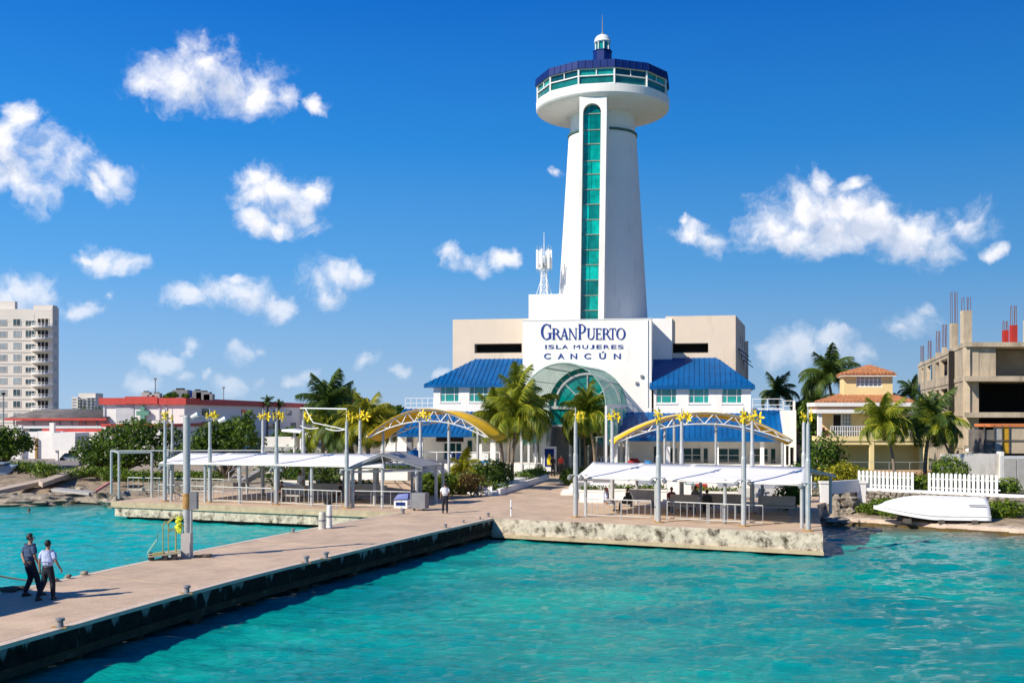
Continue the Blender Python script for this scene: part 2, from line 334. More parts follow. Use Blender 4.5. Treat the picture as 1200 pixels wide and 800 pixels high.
M_BOAT = mat('white_gelcoat', (.80, .80, .78), .4, var=.06, scale=1, stain=(.58, .55, .48), sth=(.55, .8), sscale=1.6)
M_BOATB = mat('faded_blue_gelcoat', (.25, .33, .42), .5, var=.15)
M_ROPE = mat('rope', (.35, .30, .2), .9)
M_MURAL = mat('map_mural_grey', (.33, .36, .42), .8, var=.15)
M_WOODD = mat('weathered_wood', (.10, .085, .07), .9, var=.3)
L_PALM = leafmat('palm_leaf', (.07, .15, .012), (.50, .47, .035))
L_PALMD = leafmat('palm_leaf_dark', (.035, .085, .018), (.16, .22, .035))
L_TREE = leafmat('broad_leaf', (.028, .075, .010), (.16, .25, .022))
L_HEDGE = leafmat('hedge_leaf', (.04, .10, .010), (.24, .33, .025))
L_YEL = leafmat('yellow_leaf', (.12, .17, .01), (.58, .50, .03))

# ------------------------------------------------------------------ water
def axis(lo, hi, a, b, st, grow=1.25):
    c = list(np.arange(a, b, st)); x = b; s = st
    while x < hi: c.append(x); s *= grow; x += s
    c.append(hi); x = a-st; s = st; pre = []
    while x > lo: pre.append(x); s *= grow; x -= s
    return np.array(sorted(pre+[lo])+c)
xs = axis(-2500, 2500, -26, 30, .16); ys = axis(-1500, 400, 22, 66, .14)
XX, YY = np.meshgrid(xs, ys); Z = np.zeros_like(XX); rw = np.random.RandomState(5)
for k in range(70):
    lam = .42*(9 ** rw.rand()); th = math.radians(-82+rw.randn()*30); amp = .0060*lam**.8
    kx, ky = math.cos(th)*2*math.pi/lam, math.sin(th)*2*math.pi/lam
    mod = .6+.4*np.sin(XX*rw.uniform(-.25, .25)+YY*rw.uniform(-.25, .25)+rw.rand()*6)
    Z += amp*mod*np.sin(kx*XX+ky*YY+rw.rand()*6.28+.6*np.sin(.35*XX+.2*YY+k))
fade = np.clip(1-(np.maximum(np.abs(XX)-32, 0))/12, 0, 1)*np.clip(1-np.maximum(YY-78, 0)/8, 0, 1)*np.clip((YY-12)/8, 0, 1)
Z *= fade
nx, ny = len(xs), len(ys); idx = np.arange(nx*ny).reshape(ny, nx)
fc = np.stack([idx[:-1, :-1], idx[:-1, 1:], idx[1:, 1:], idx[1:, :-1]], -1).reshape(-1, 4)
mw = bpy.data.materials.new('sea_water'); mw.use_nodes = True; t = mw.node_tree; L = t.links; b = t.nodes['Principled BSDF']
b.inputs['Roughness'].default_value = .06; b.inputs['IOR'].default_value = 1.33; b.inputs['Specular IOR Level'].default_value = .36
g = N(t, 'ShaderNodeNewGeometry')
n = N(t, 'ShaderNodeTexNoise'); n.inputs['Scale'].default_value = .11; n.inputs['Detail'].default_value = 5; n.inputs['Roughness'].default_value = .6; n.inputs['Distortion'].default_value = .6
mp = N(t, 'ShaderNodeMapping'); mp.inputs['Scale'].default_value = (1, 1.8, 1); mp.inputs['Location'].default_value = (2, 5, 0); L.new(g.outputs['Position'], mp.inputs[0]); L.new(mp.outputs[0], n.inputs['Vector'])
cr = N(t, 'ShaderNodeValToRGB'); e = cr.color_ramp.elements
e[0].position = .33; e[0].color = (.001, .23, .235, 1); e[1].position = .66; e[1].color = (.004, .39, .31, 1)
em = e.new(.5); em.color = (.0015, .275, .255, 1); L.new(n.outputs['Fac'], cr.inputs[0])
# sandy bottom showing through in the shallows towards either shore
sp = N(t, 'ShaderNodeSeparateXYZ'); L.new(g.outputs['Position'], sp.inputs[0])
n3 = N(t, 'ShaderNodeTexNoise'); n3.inputs['Scale'].default_value = .35; n3.inputs['Detail'].default_value = 5; L.new(g.outputs['Position'], n3.inputs['Vector'])
def lin(ax, ay, c):
    m1 = N(t, 'ShaderNodeMath', operation='MULTIPLY_ADD'); m1.inputs[1].default_value = ax; m1.inputs[2].default_value = c; L.new(sp.outputs['X'], m1.inputs[0])
    m2 = N(t, 'ShaderNodeMath', operation='MULTIPLY_ADD'); m2.inputs[1].default_value = ay; L.new(sp.outputs['Y'], m2.inputs[0]); L.new(m1.outputs[0], m2.inputs[2]); return m2
dr = lin(.6346, .7728, -60.2)        # grows towards the right-hand beach, 0 at a line 1.7 m off the waterline
m0 = N(t, 'ShaderNodeMath', operation='MULTIPLY_ADD'); m0.inputs[1].default_value = 6; L.new(n3.outputs['Fac'], m0.inputs[0]); L.new(dr.outputs[0], m0.inputs[2])
s1 = N(t, 'ShaderNodeMapRange', interpolation_type='SMOOTHSTEP'); s1.inputs['From Min'].default_value = -3; s1.inputs['From Max'].default_value = 6; L.new(m0.outputs[0], s1.inputs[0])
dl = lin(0, 1, -79.5); m0b = N(t, 'ShaderNodeMath', operation='MULTIPLY_ADD'); m0b.inputs[1].default_value = 7; L.new(n3.outputs['Fac'], m0b.inputs[0]); L.new(dl.outputs[0], m0b.inputs[2])
s2 = N(t, 'ShaderNodeMapRange', interpolation_type='SMOOTHSTEP'); s2.inputs['From Min'].default_value = -4; s2.inputs['From Max'].default_value = 5; L.new(m0b.outputs[0], s2.inputs[0])
sm = N(t, 'ShaderNodeMath', operation='MAXIMUM'); L.new(s1.outputs[0], sm.inputs[0]); L.new(s2.outputs[0], sm.inputs[1])
mi = N(t, 'ShaderNodeMix', data_type='RGBA'); L.new(sm.outputs[0], mi.inputs[0]); L.new(cr.outputs[0], mi.inputs[6]); mi.inputs[7].default_value = (.16, .145, .095, 1)
db = lin(-.93, .37, 0); s4 = N(t, 'ShaderNodeMapRange', interpolation_type='SMOOTHSTEP'); s4.inputs['From Min'].default_value = 23; s4.inputs['From Max'].default_value = 31; L.new(db.outputs[0], s4.inputs[0])
m4 = N(t, 'ShaderNodeMix', data_type='RGBA'); s5 = N(t, 'ShaderNodeMath', operation='MULTIPLY'); s5.inputs[1].default_value = .75; L.new(s4.outputs[0], s5.inputs[0]); L.new(s5.outputs[0], m4.inputs[0]); L.new(cr.outputs[0], m4.inputs[6]); m4.inputs[7].default_value = (.004, .42, .40, 1); L.new(m4.outputs[2], mi.inputs[6])
L.new(mi.outputs[2], b.inputs['Base Color'])
nb = N(t, 'ShaderNodeTexNoise'); nb.inputs['Scale'].default_value = 3.4; nb.inputs['Detail'].default_value = 6; nb.inputs['Roughness'].default_value = .62; nb.inputs['Distortion'].default_value = .4
mb_ = N(t, 'ShaderNodeMapping'); mb_.inputs['Scale'].default_value = (.55, 1.5, 1); mb_.inputs['Rotation'].default_value = (0, 0, .12); L.new(g.outputs['Position'], mb_.inputs[0]); L.new(mb_.outputs[0], nb.inputs['Vector'])
bp = N(t, 'ShaderNodeBump'); bp.inputs['Strength'].default_value = .9; bp.inputs['Distance'].default_value = .13; L.new(nb.outputs['Fac'], bp.inputs['Height']); L.new(bp.outputs[0], b.inputs['Normal'])
wat = fast_mesh('water', np.stack([XX.ravel(), YY.ravel(), Z.ravel()], -1), fc, mw, smooth=True); props(wat, kind='structure')

# ------------------------------------------------------------------ land
def wallpt(s, d=0):           # right-hand rock wall line: s metres along it from its left end, d metres towards the water
    a = Vector((22.3, 69.5)); u = Vector((6.7, -5.5)).normalized(); nrm = Vector((-u.y, u.x))
    p = a+u*s-nrm*d; return p.x, p.y
struct(MB().prism([(-2500, 101), (-27, 101), (-21.5, 77), (-20, 73.5), (20, 70.9), (22.6, 71), (22.6, 2500), (-2500, 2500)], -2, 1.085), 'ground', M_SAND)
yard = [wallpt(0.05, -.35), wallpt(70, -.35), (2500, 20), (2500, 2500), (22.61, 2500), (22.61, 71)]
struct(MB().prism(yard, -2, 1.72), 'yard', mat('lawn', (.05, .085, .02), .95, var=.4, scale=2, bump=1, stain=(.22, .18, .10), sth=(.5, .62), sscale=.3))
# quay: right and left halves meet at the root of the pier
ql = [(-25, 67), (-6.3, 59.7), (-3.4, 58), (-1.5, 73), (-21.6, 76.9)]
qr = [(-3.4, 58), (-1, 56.3), (14.2, 49.1), (18.3, 64.5), (21.9, 70.7), (-1.5, 73)]
def shrink(p, k):
    c = sum((Vector(q) for q in p), Vector((0, 0)))/len(p); return [tuple(Vector(q)+(c-Vector(q)).normalized()*k) for q in p]
q1 = struct(MB().prism(ql, .76, 1.1), 'quay', M_QTAN); q2 = MB().prism(shrink(ql, .25), .2, .76).build('quay_wall', M_QUAY, q1)
MB().prism(shrink(ql, 1.0), -2, .2).build('quay_footing', M_PILE, q1)
MB().prism(shrink(ql, .05), 1.1, 1.106).build('paving', M_CONC, q1)
q3 = struct(MB().prism(qr, .17, 1.1), 'quay', M_QUAY); MB().prism(shrink(qr, 1.0), -2, .17).build('quay_footing', M_PILE, q3)
MB().prism(shrink(qr, .04), 1.1, 1.106).build('paving', M_CONC, q3)
# lower projecting ledge of the right face
e0 = Vector((-1, 56.3)); e1 = Vector((14.2, 49.1)); du = (e1-e0).normalized(); nn = Vector((du.y, -du.x))
MB().prism([tuple(e0+nn*.0), tuple(e0+nn*.10), tuple(e1+nn*.10+du*.05), tuple(e1)], .12, .3).build('ledge', M_QTAN, q3)
# big paved approach between quay and building
struct(MB().prism([(-1.5, 73), (-1.3, 72.9), (10.5, 71.8), (9.6, 101), (2.6, 101), (1.5, 80), (-10, 75.8)], 1.0, 1.112), 'path', M_CONC)
# expansion joints on plaza: recessed dark strips as slim grooves
for a_, b_ in (((-9.6, 75.6), (9.9, 71.9)), ((2.0, 84.5), (10, 84.5))):
    struct(MB().prism([tuple(Vector(a_)), tuple(Vector(b_)), tuple(Vector(b_)+Vector((.05, .05))), tuple(Vector(a_)+Vector((.05, .05)))], 1.1, 1.118), 'joint', M_ALG2)
# ---- pier
pr = [Vector(p) for p in ((-17.6, 7), (-15.1, 15.4), (-12.1, 25.4), (-10.5, 31), (-8.7, 36.7), (-6.2, 43.2), (-3.6, 49.8), (-1, 56.3))]
pl = [Vector(p) for p in ((-23.3, 10), (-20.9, 17.4), (-17.9, 26.7), (-15.75, 33), (-13.5, 40.5), (-11.3, 46.9), (-8.9, 53.3), (-6.3, 59.7))]
def curve(ps, n):
    out = []
    for i in range(len(ps)-1):
        p0 = ps[max(i-1, 0)]; p1 = ps[i]; p2 = ps[i+1]; p3 = ps[min(i+2, len(ps)-1)]
        for k in range(n):
            t_ = k/n; out.append(.5*((2*p1)+(p2-p0)*t_+(2*p0-5*p1+4*p2-p3)*t_*t_+(3*p1-p0-3*p2+p3)*t_**3))
    return out+[ps[-1]]
PR = curve(pr, 4); PL = curve(pl, 4)
pier = thing('pier', 'long concrete pier running from the lower left to the quay with algae dark side', 'pier', (-12, 38, 0)); del pier['label']; del pier['category']; pier['kind'] = 'structure'
for i in range(0, len(PR)-1, 2):
    a, b_, c, d = PL[i], PR[i], PR[i+2] if i+2 < len(PR) else PR[-1], PL[i+2] if i+2 < len(PL) else PL[-1]
    cc = (a+b_+c+d)/4; g_ = .03; q = [p+(cc-p).normalized()*g_ for p in (a, b_, c, d)]
    q = [q[0]+(q[1]-q[0]).normalized()*.3, q[1]+(q[0]-q[1]).normalized()*.3, q[2]+(q[3]-q[2]).normalized()*.3, q[3]+(q[2]-q[3]).normalized()*.3]
    MB().prism([tuple(p) for p in q], .9, 1.1+.004*(i % 3)).build('slab', M_CONC, pier)
for ed, sg in ((PR, 1), (PL, -1)):
    oth = PL if sg == 1 else PR; k_ = MB(); w_ = MB(); w2_ = MB()
    inn = [p+(q-p).normalized()*.3 for p, q in zip(ed, oth)]; bk = [p+(q-p).normalized()*.35 for p, q in zip(ed, oth)]; lo = [p+(q-p).normalized()*.12 for p, q in zip(ed, oth)]
    for i in range(len(ed)-1):
        k_.prism([tuple(ed[i]), tuple(ed[i+1]), tuple(inn[i+1]), tuple(inn[i])], 1.0, 1.108)
        w_.prism([tuple(ed[i]+(oth[i]-ed[i]).normalized()*.03), tuple(ed[i+1]+(oth[i+1]-ed[i+1]).normalized()*.03), tuple(bk[i+1]), tuple(bk[i])], .5, 1.0)
        w2_.prism([tuple(lo[i]), tuple(lo[i+1]), tuple(bk[i+1]), tuple(bk[i])], .24, .5)
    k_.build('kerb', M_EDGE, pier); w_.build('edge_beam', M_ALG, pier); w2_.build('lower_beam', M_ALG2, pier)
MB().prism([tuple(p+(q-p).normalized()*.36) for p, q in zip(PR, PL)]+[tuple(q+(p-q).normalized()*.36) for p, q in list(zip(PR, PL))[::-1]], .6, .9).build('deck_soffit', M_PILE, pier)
for i in range(0, len(PR), 2):
    for ed, oth in ((PR, PL), (PL, PR)):
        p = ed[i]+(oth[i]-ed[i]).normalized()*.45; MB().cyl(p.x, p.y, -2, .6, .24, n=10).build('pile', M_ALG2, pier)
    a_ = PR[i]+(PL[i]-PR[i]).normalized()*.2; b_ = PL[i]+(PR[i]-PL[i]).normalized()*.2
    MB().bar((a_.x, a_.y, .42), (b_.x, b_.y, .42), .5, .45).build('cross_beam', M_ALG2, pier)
# ---- left shore and right beach as height fields
def hfield(name, x0, x1, y0, y1, st, fn, m):
    xs = np.arange(x0, x1+st/2, st); ys = np.arange(y0, y1+st/2, st); V = []
    for y in ys:
        for x in xs: V.append((x, y, fn(x, y)))
    nx, ny = len(xs), len(ys); idx = np.arange(nx*ny).reshape(ny, nx)
    return props(fast_mesh(name, np.array(V), np.stack([idx[:-1, :-1], idx[:-1, 1:], idx[1:, 1:], idx[1:, :-1]], -1).reshape(-1, 4), m, smooth=True), kind='structure')
def sstep(a, b, x): t_ = min(max((x-a)/(b-a), 0), 1); return t_*t_*(3-2*t_)
def hl(x, y):
    n_ = mnoise.fractal(Vector((x*.22, y*.3, 0)), 1, 2, 5); sh = 81.6+.8*mnoise.noise(Vector((x*.15, 3, 0)))
    return -1.0+1.35*sstep(sh-3, sh+.5, y)+.75*sstep(sh+1, 97, y)+.22*n_*sstep(sh-2, sh+2, y)*(1-sstep(96, 100.5, y))
hfield('shore', -110, -19, 77, 101.5, .5, hl, M_SHORE)
def hr(x, y):
    a = Vector((22.3, 69.5)); u = Vector((6.7, -5.5)).normalized(); nrm = Vector((-u.y, u.x)); d = -(Vector((x, y))-a).dot(nrm)
    n_ = mnoise.fractal(Vector((x*.5, y*.5, 4)), 1, 2, 4)
    return .62-.05*max(d, 0)-.45*sstep(4.4, 5.4, d+.4*mnoise.noise(Vector((x*.5, y*.5, 0))))-1.2*sstep(5.4, 10, d)+.07*n_
hfield('beach', 16.5, 50, 38, 71.4, .4, hr, M_SHORE)
o_ = MB(); top_a = []; w_a = []
for k in range(61):
    s_ = -1.5+k*.55; top_a.append(wallpt(s_, 5.3+.45*mnoise.noise(Vector((s_*.5, 0, 2))))); w_a.append(wallpt(s_, 5.75+.5*mnoise.noise(Vector((s_*.9, 4, 2)))))
for k in range(60):
    a_, b_ = wallpt(-1.5+k*.55, 3.2), wallpt(-1.5+(k+1)*.55, 3.2); o_.prism([a_, b_, top_a[k+1], top_a[k]], -.6, .33+.02*(k % 2))
struct(o_, 'shore_ledge', M_EDGE); props(COL.objects['shore_ledge'], kind='structure'); o_ = MB()
for k in range(60): o_.prism([top_a[k], top_a[k+1], w_a[k+1], w_a[k]], -.6, .12+.05*mnoise.noise(Vector((k*.7, 0, 0))))
struct(o_, 'weed_fringe', mat('brown_weed', (.12, .075, .02), .9, var=.4, scale=4, bump=1))
# ------------------------------------------------------------------ foliage tools
def leaves(name, ells, n, size, lm, parent, loc=Vector((0, 0, 0)), seed=0, shell=.55, flat=.5):
    r = np.random.RandomState(seed); tot = sum(e[3]*e[4]*e[5] for e in ells); V = []; T = []
    for (cx, cy, cz, rx, ry, rz) in ells:
        k = max(12, int(n*rx*ry*rz/tot)); d = r.randn(k, 3); d /= np.linalg.norm(d, axis=1)[:, None]
        rad = shell+(1.08-shell)*r.rand(k)**.6
        lump = np.array([mnoise.noise(Vector((a*2.6+cx, b_*2.6+cy, c*2.6+cz+seed))) for a, b_, c in d])
        rad *= 1+.42*lump
        p = d*rad[:, None]*np.array([rx, ry, rz])+np.array([cx, cy, cz])
        V.append((p, d)); T.append(np.clip(.42+.9*lump+.3*r.randn(k), 0, 1))
    p = np.concatenate([a for a, _ in V]); d = np.concatenate([a for _, a in V]); tn = np.concatenate(T); k = len(p)
    nrm = d+r.randn(k, 3)*.7; nrm /= np.linalg.norm(nrm, axis=1)[:, None]
    a = np.cross(nrm, r.randn(k, 3)); a /= np.linalg.norm(a, axis=1)[:, None]; b_ = np.cross(nrm, a)
    s = size*(.6+.8*r.rand(k))[:, None]
    q = np.stack([p-a*s, p+b_*s*flat, p+a*s, p-b_*s*flat], 1).reshape(-1, 3)-np.array(loc)
    return fast_mesh(name, q, np.arange(k*4).reshape(-1, 4), lm, parent, tn)
def frond_mesh(name, Lh, droop, seed, m, wid=.30, n=34):
    r = random.Random(seed); V = []; Fc = []; T = []; ax = []
    for i in range(n+1):
        t_ = i/n; a = math.radians(58)-droop*t_**1.25
        if i == 0: ax.append((0, 0)); continue
        ax.append((ax[-1][0]+math.cos(a)*Lh/n, ax[-1][1]+math.sin(a)*Lh/n))
    def add(q, tn): k = len(V); V.extend(q); Fc.append((k, k+1, k+2, k+3)); T.append(tn)
    for i in range(n):
        w_ = .035*(1-i/n)+.008; (x0, z0), (x1, z1) = ax[i], ax[i+1]
        add([(x0, -w_, z0), (x1, -w_, z1), (x1, w_, z1), (x0, w_, z0)], .9)
        add([(x0, 0, z0-w_), (x1, 0, z1-w_), (x1, 0, z1+w_), (x0, 0, z0+w_)], .9)
        if i < 4: continue
        t_ = i/n; ll = Lh*wid*math.sin(math.pi*min(1, .12+.92*t_))**.6*r.uniform(.85, 1.1)
        for sd_ in (-1, 1):
            for j in range(2):
                f = j/2; bx = x0+(x1-x0)*f; bz = z0+(z1-z0)*f; dr = r.uniform(.45, .95); fw = r.uniform(.45, .7)
                dx, dz = x1-x0, z1-z0; l_ = math.hypot(dx, dz); dx /= l_; dz /= l_; hw = Lh*.009
                tip = Vector((bx+dx*ll*fw, sd_*ll*.75, bz+dz*ll*fw-ll*dr)); mid = Vector((bx+dx*ll*fw*.5, sd_*ll*.45, bz+dz*ll*fw*.5-ll*dr*.25))
                b0 = Vector((bx-dx*hw, 0, bz-dz*hw)); b1 = Vector((bx+dx*hw, 0, bz+dz*hw)); tn = min(1, max(0, r.gauss(.32, .25)))
                e_ = Vector((dx, 0, dz))*hw*1.1; add([b0, b1, mid+e_, mid-e_], tn); add([mid-e_, mid+e_, tip+e_*.12, tip-e_*.12], tn)
    ob = fast_mesh(name, np.array([tuple(v) for v in V]), np.array(Fc), m, None, T); me = ob.data; bpy.data.objects.remove(ob); return me
FR = {}
for key, m in (('g', L_PALM), ('d', L_PALMD), ('y', L_YEL)):
    FR[key] = [frond_mesh('frond', 1.0, math.radians(dr), sdd, m) for dr, sdd in ((60, 1), (95, 2), (125, 3), (150, 4), (175, 5))]
def palm(base, top, Lf, nf, label, key='g', seed=0, r0=.17, cat='palm tree', group=None, rag=1.0, low=1.0):
    base = Vector(base); top = Vector(top); r = random.Random(seed)
    t_ = thing('palm_tree', label, cat, base, group)
    pts = [base+(top-base)*k/10+Vector((0, 0, 0))+(Vector((top.x-base.x, top.y-base.y, 0))*-.35*math.sin(math.pi*k/10)) for k in range(11)]
    mb = MB()
    h = (top-base).length; rings = []; nr_ = max(10, int(h/.14)); pp = []; rr = []
    for i in range(nr_+1):
        f = i/nr_*10; k = min(int(f), 9); p = pts[k].lerp(pts[k+1], f-k); pp.append(p); rr.append((r0*(1.35 if i < 2 else 1)*(1-.35*i/nr_))*(1.05 if i % 2 else .95))
    mb.tube(pp, rr, 8).build('trunk', M_TRUNK, t_, smooth=True)
    off = top-base; Lf *= 1.13; nf = int(nf*1.15)
    for i in range(nf):
        f = (i+.5)/nf; el = 1-f                              # young fronds upright, old ones hang
        me = FR[key][min(4, max(0, int(f*5*low+r.uniform(-.5, .5))))]
        o = bpy.data.objects.new('frond', me); COL.objects.link(o); o.parent = t_
        s = Lf*r.uniform(.82, 1.12)*(.75 if f < .1 else 1); o.scale = (s, s*r.uniform(.8, 1.1)*rag, s)
        pitch = math.radians(24*el-12+42*(1-f)**2-22*f*low+r.uniform(-8, 8))
        o.rotation_euler = (r.uniform(-.25, .25), -pitch, i*2.39996+r.uniform(-.2, .2)); o.location = off+Vector((0, 0, r.uniform(-.15, .1)))
    nuts = MB()
    for k in range(5): a = k*1.3+seed; nuts.blob(top+Vector((.2*math.cos(a), .2*math.sin(a), -.25-.08*(k % 2))), .13, 6, 4, .1, k)
    nuts.build('coconuts', mat('coconut', (.28, .22, .03), .6), t_, smooth=True)
    return t_
def tree(base, ells, n, size, label, lm=None, seed=0, group=None, cat='tree', trunks=1, r0=.2, name='broadleaf_tree'):
    base = Vector(base); t_ = thing(name, label, cat, base, group); r = random.Random(seed); mb = MB()
    for e_ in ells:
        c = Vector(e_[:3]); mid = base.lerp(c, .45)+Vector((r.uniform(-.3, .3), 0, .2)); mb.tube([base+Vector((r.uniform(-.1, .1)*trunks, 0, -.15)), mid, c+Vector((0, 0, e_[5]*.4))], [r0, r0*.6, r0*.15], 6)
    mb.build('trunk', M_BARK, t_, smooth=True)
    leaves('crown', ells, n, size, lm or L_TREE, t_, base, seed); return t_
def shrub(c, r, n, size, label, lm=None, seed=0, name='shrub', cat='shrub', group=None):
    c = Vector(c); t_ = thing(name, label, cat, c, group)
    rr = random.Random(seed); el = [(c.x+r[0]*.4*rr.uniform(-1, 1), c.y+r[1]*.4*rr.uniform(-1, 1), c.z+r[2]*rr.uniform(.45, .75), r[0]*rr.uniform(.5, .8), r[1]*rr.uniform(.5, .9), r[2]*rr.uniform(.45, .6)) for _ in range(5)]
    mb = MB()
    for e_ in el: mb.tube([c+Vector((0, 0, -.1)), Vector(e_[:3])], [.05, .02], 5)
    mb.build('stems', M_BARK, t_); leaves('foliage', el, n, size, lm or L_HEDGE, t_, c, seed, .5); return t_
def boxhedge(p, q, w, h, n, label, lm=None, seed=0, name='hedge', cat='hedge', group=None, size=.09):
    p = Vector(p); q = Vector(q); k = max(2, int((q-p).length/(w*.8))); rr = random.Random(seed)
    t_ = thing(name, label, cat, p, group); el = []; mb = MB()
    for i in range(k+1):
        c = p.lerp(q, i/k)+Vector((0, 0, h*.5)); el.append((c.x, c.y, c.z, w*.62, w*.55, h*.55*rr.uniform(.9, 1.15))); mb.tube([c-Vector((0, 0, h*.55)), c], [.04, .02], 5)
    mb.build('stems', M_BARK, t_); leaves('foliage', el, int(n*1.7), size*1.1, lm or L_HEDGE, t_, p, seed, .5); return t_
# ================================================================== terminal building (local frame: u along the front, v inwards)
A = math.radians(-10); OB = Vector((7, 100, 0)); UB = Vector((math.cos(A), math.sin(A))); VB = Vector((-math.sin(A), math.cos(A)))
def bp(px, py, v):
    t_ = (px-600)/F; u = (t_*(OB.y+v*VB.y)-OB.x-v*VB.x)/(UB.x-t_*UB.y); Y = OB.y+u*UB.y+v*VB.y
    return u, CZ-(py-HY)*Y/F
def bu(px, v): return bp(px, 400, v)[0]
def b2w(u, v, z): p = Vector((OB.x, OB.y))+UB*u+VB*v; return Vector((p.x, p.y, z))
TB = thing('terminal_building', 'white ferry terminal with blue metal roofs, large sign wall and glass barrel entrance', 'ferry terminal', OB, rz=A, local=True)
def ribs(mb, poly, sp, w=.05, h=.06, edge=0):      # standing seams up a convex roof plane; poly[0]-poly[1] is the eave
    pts = [Vector(p) for p in poly]; o = pts[0]; ex = (pts[1]-o).normalized(); nr = ex.cross(pts[-1]-o).normalized(); ey = nr.cross(ex)
    if nr.z < 0: nr = -nr
    q = [((p-o).dot(ex), (p-o).dot(ey)) for p in pts]; a = min(x for x, _ in q)+sp/2; mxx = max(x for x, _ in q)
    while a < mxx:
        ys = []
        for (x0, y0), (x1, y1) in zip(q, q[1:]+q[:1]):
            if (x0-a)*(x1-a) <= 0 and abs(x1-x0) > 1e-6: ys.append(y0+(y1-y0)*(a-x0)/(x1-x0))
        if len(ys) >= 2:
            y0, y1 = min(ys), max(ys)
            if y1-y0 > .1: mb.bar(o+ex*a+ey*y0+nr*h/2, o+ex*a+ey*y1+nr*h/2, w, h, up=nr)
        a += sp
def roof(parent, planes, sp, m=M_BLUE, name='roof', mr=None, th=.12):
    mb = MB(); rb = MB()
    for p in planes:
        pv = [Vector(q) for q in p]; n_ = (pv[1]-pv[0]).cross(pv[-1]-pv[0])
        mb.sheet(pv if n_.z > 0 else pv[::-1], th); ribs(rb, p, sp)
    r_ = mb.build(name, m, parent); props(rb.build('roof_seams', mr or m, r_), kind='stuff'); return r_
def window(parent, u0, u1, z0, z1, v, cols=(1,), rows=1, frame=M_FRAME, glass=M_TEAL, w=.07, name='window', dep=.1):
    mb = MB(); mb.box(u0, v, z0, u1, v+dep, z0+w); mb.box(u0, v, z1-w, u1, v+dep, z1); mb.box(u0, v, z0+w, u0+w, v+dep, z1-w); mb.box(u1-w, v, z0+w, u1, v+dep, z1-w)
    tot = sum(cols); x = u0; xs_ = []
    for c in cols: xs_.append((x, x+(u1-u0)*c/tot)); x += (u1-u0)*c/tot
    for a, b_ in xs_[:-1]: mb.box(b_-w/2, v+.005, z0+w, b_+w/2, v+dep-.005, z1-w)
    for k in range(1, rows): zz = z0+(z1-z0)*k/rows; mb.box(u0+w, v+.012, zz-w*.35, u1-w, v+dep-.01, zz+w*.35)
    f = mb.build(name, frame, parent)
    for a, b_ in xs_: MB().box(a+w*.4, v+dep*.5, z0+w*.5, b_-w*.4, v+dep*.5+.02, z1-w*.5).build('pane', glass, f)
    return f
# --- sign wall (front layer) with the arch-shaped opening left below, second layer behind to the right
uL, uR = bu(612.5, 0), bu(763.5, 0); ZT = bp(688, 375, 0)[1]; ZG = 1.2
ac, zc = bp(688, 476, 0); AR = 3.65                       # barrel vault centre and radius
mb = MB(); n_ = 24; arc = [(ac+AR*math.cos(math.pi*k/n_), zc+AR*math.sin(math.pi*k/n_)) for k in range(n_+1)]
def wallstrip(pts2, v0, v1):                                # polygon in (u,z) extruded through v
    k = len(pts2); vs = [(u, v0, z) for u, z in pts2]+[(u, v1, z) for u, z in pts2]
    mb.add(vs, [tuple(range(k)), tuple(range(k, 2*k))[::-1]]+[(i, (i+1) % k, k+(i+1) % k, k+i) for i in range(k)])
for (ua, za), (ub, zb) in zip(arc, arc[1:]): wallstrip([(ub, zb), (ua, za), (ua, ZT), (ub, ZT)], 0, 1.0)
mb.box(uL, 0, ZG, ac-AR, 1.0, ZT); mb.box(ac+AR, 0, ZG, uR, 4.0, ZT)
mb.build('sign_wall', M_WHITE, TB)
MB().box(uR-2.5, 4.01, ZG, bu(787.5, 4.01), 4.9, bp(780, 373, 4.01)[1]).build('side_layer', M_WHITE, TB)
MB().box(uL-.05, -.04, ZT, uR+.05, 1.05, ZT+.09).build('coping', M_FRAME, TB)
uh = bu(619.5, 3); uh1 = bu(655, 3)
MB().box(uh, 3, 8, uh1+3, 6.5, bp(620, 345, 3)[1]).build('roof_block', M_WHITE, TB)
for px_, py_ in ((622, 470), (752, 441), (746, 449)):
    u_, z_ = bp(px_, py_, -.1); MB().box(u_-.12, -.16, z_-.12, u_+.12, .0, z_+.14).build('wall_lamp', M_GREY, TB)
MB().tube([(uR-.35, -.06, ZT-.1), (uR-.35, -.06, 7.2)], .05, 6).build('downpipe', M_FRAME, TB)
# --- beige upper blocks with long dark openings
vb = 4.3; zb = bp(560, 374, vb)[1]
ul0, ul1 = bu(530.5, vb), bu(622, vb); ur0, ur1 = bu(780, vb), bu(862, vb)
hb = MB(); o1 = (bu(556, vb), bu(611.5, vb), bp(585, 413.5, vb)[1], bp(585, 402.5, vb)[1]); o2 = (bu(788.5, vb), bu(830, vb), bp(810, 413.5, vb)[1], bp(810, 402, vb)[1])
MB().wall(ul0, ul1, 1.2, zb, vb, vb+.35, [o1]).build('upper_wall', M_CREAM, TB)
MB().wall(ur0, ur1, 1.2, zb, vb, vb+.35, [o2]).build('upper_wall', M_CREAM, TB)
for o_ in (o1, o2):
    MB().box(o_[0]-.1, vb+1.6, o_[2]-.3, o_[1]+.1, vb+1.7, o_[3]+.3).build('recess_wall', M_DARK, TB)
    fr = MB(); fr.box(o_[0], vb+.05, o_[2], o_[1], vb+.12, o_[2]+.07); fr.box(o_[0], vb+.05, o_[3]-.08, o_[1], vb+.12, o_[3]); fr.build('opening_frame', M_WOODD, TB)
MB().box(ul0, vb+.35, 1.2, ul0+.35, vb+16, zb).build('upper_wall', M_CREAM, TB)
MB().box(ul0+.01, vb+.36, zb-.6, ur1-.01, vb+16, zb-.4).build('flat_roof', M_GREYR, TB)
MB().box(ul1-.01, vb+.4, 6, ur0+.01, vb+.8, zb-.5).build('upper_wall', M_CREAM, TB)
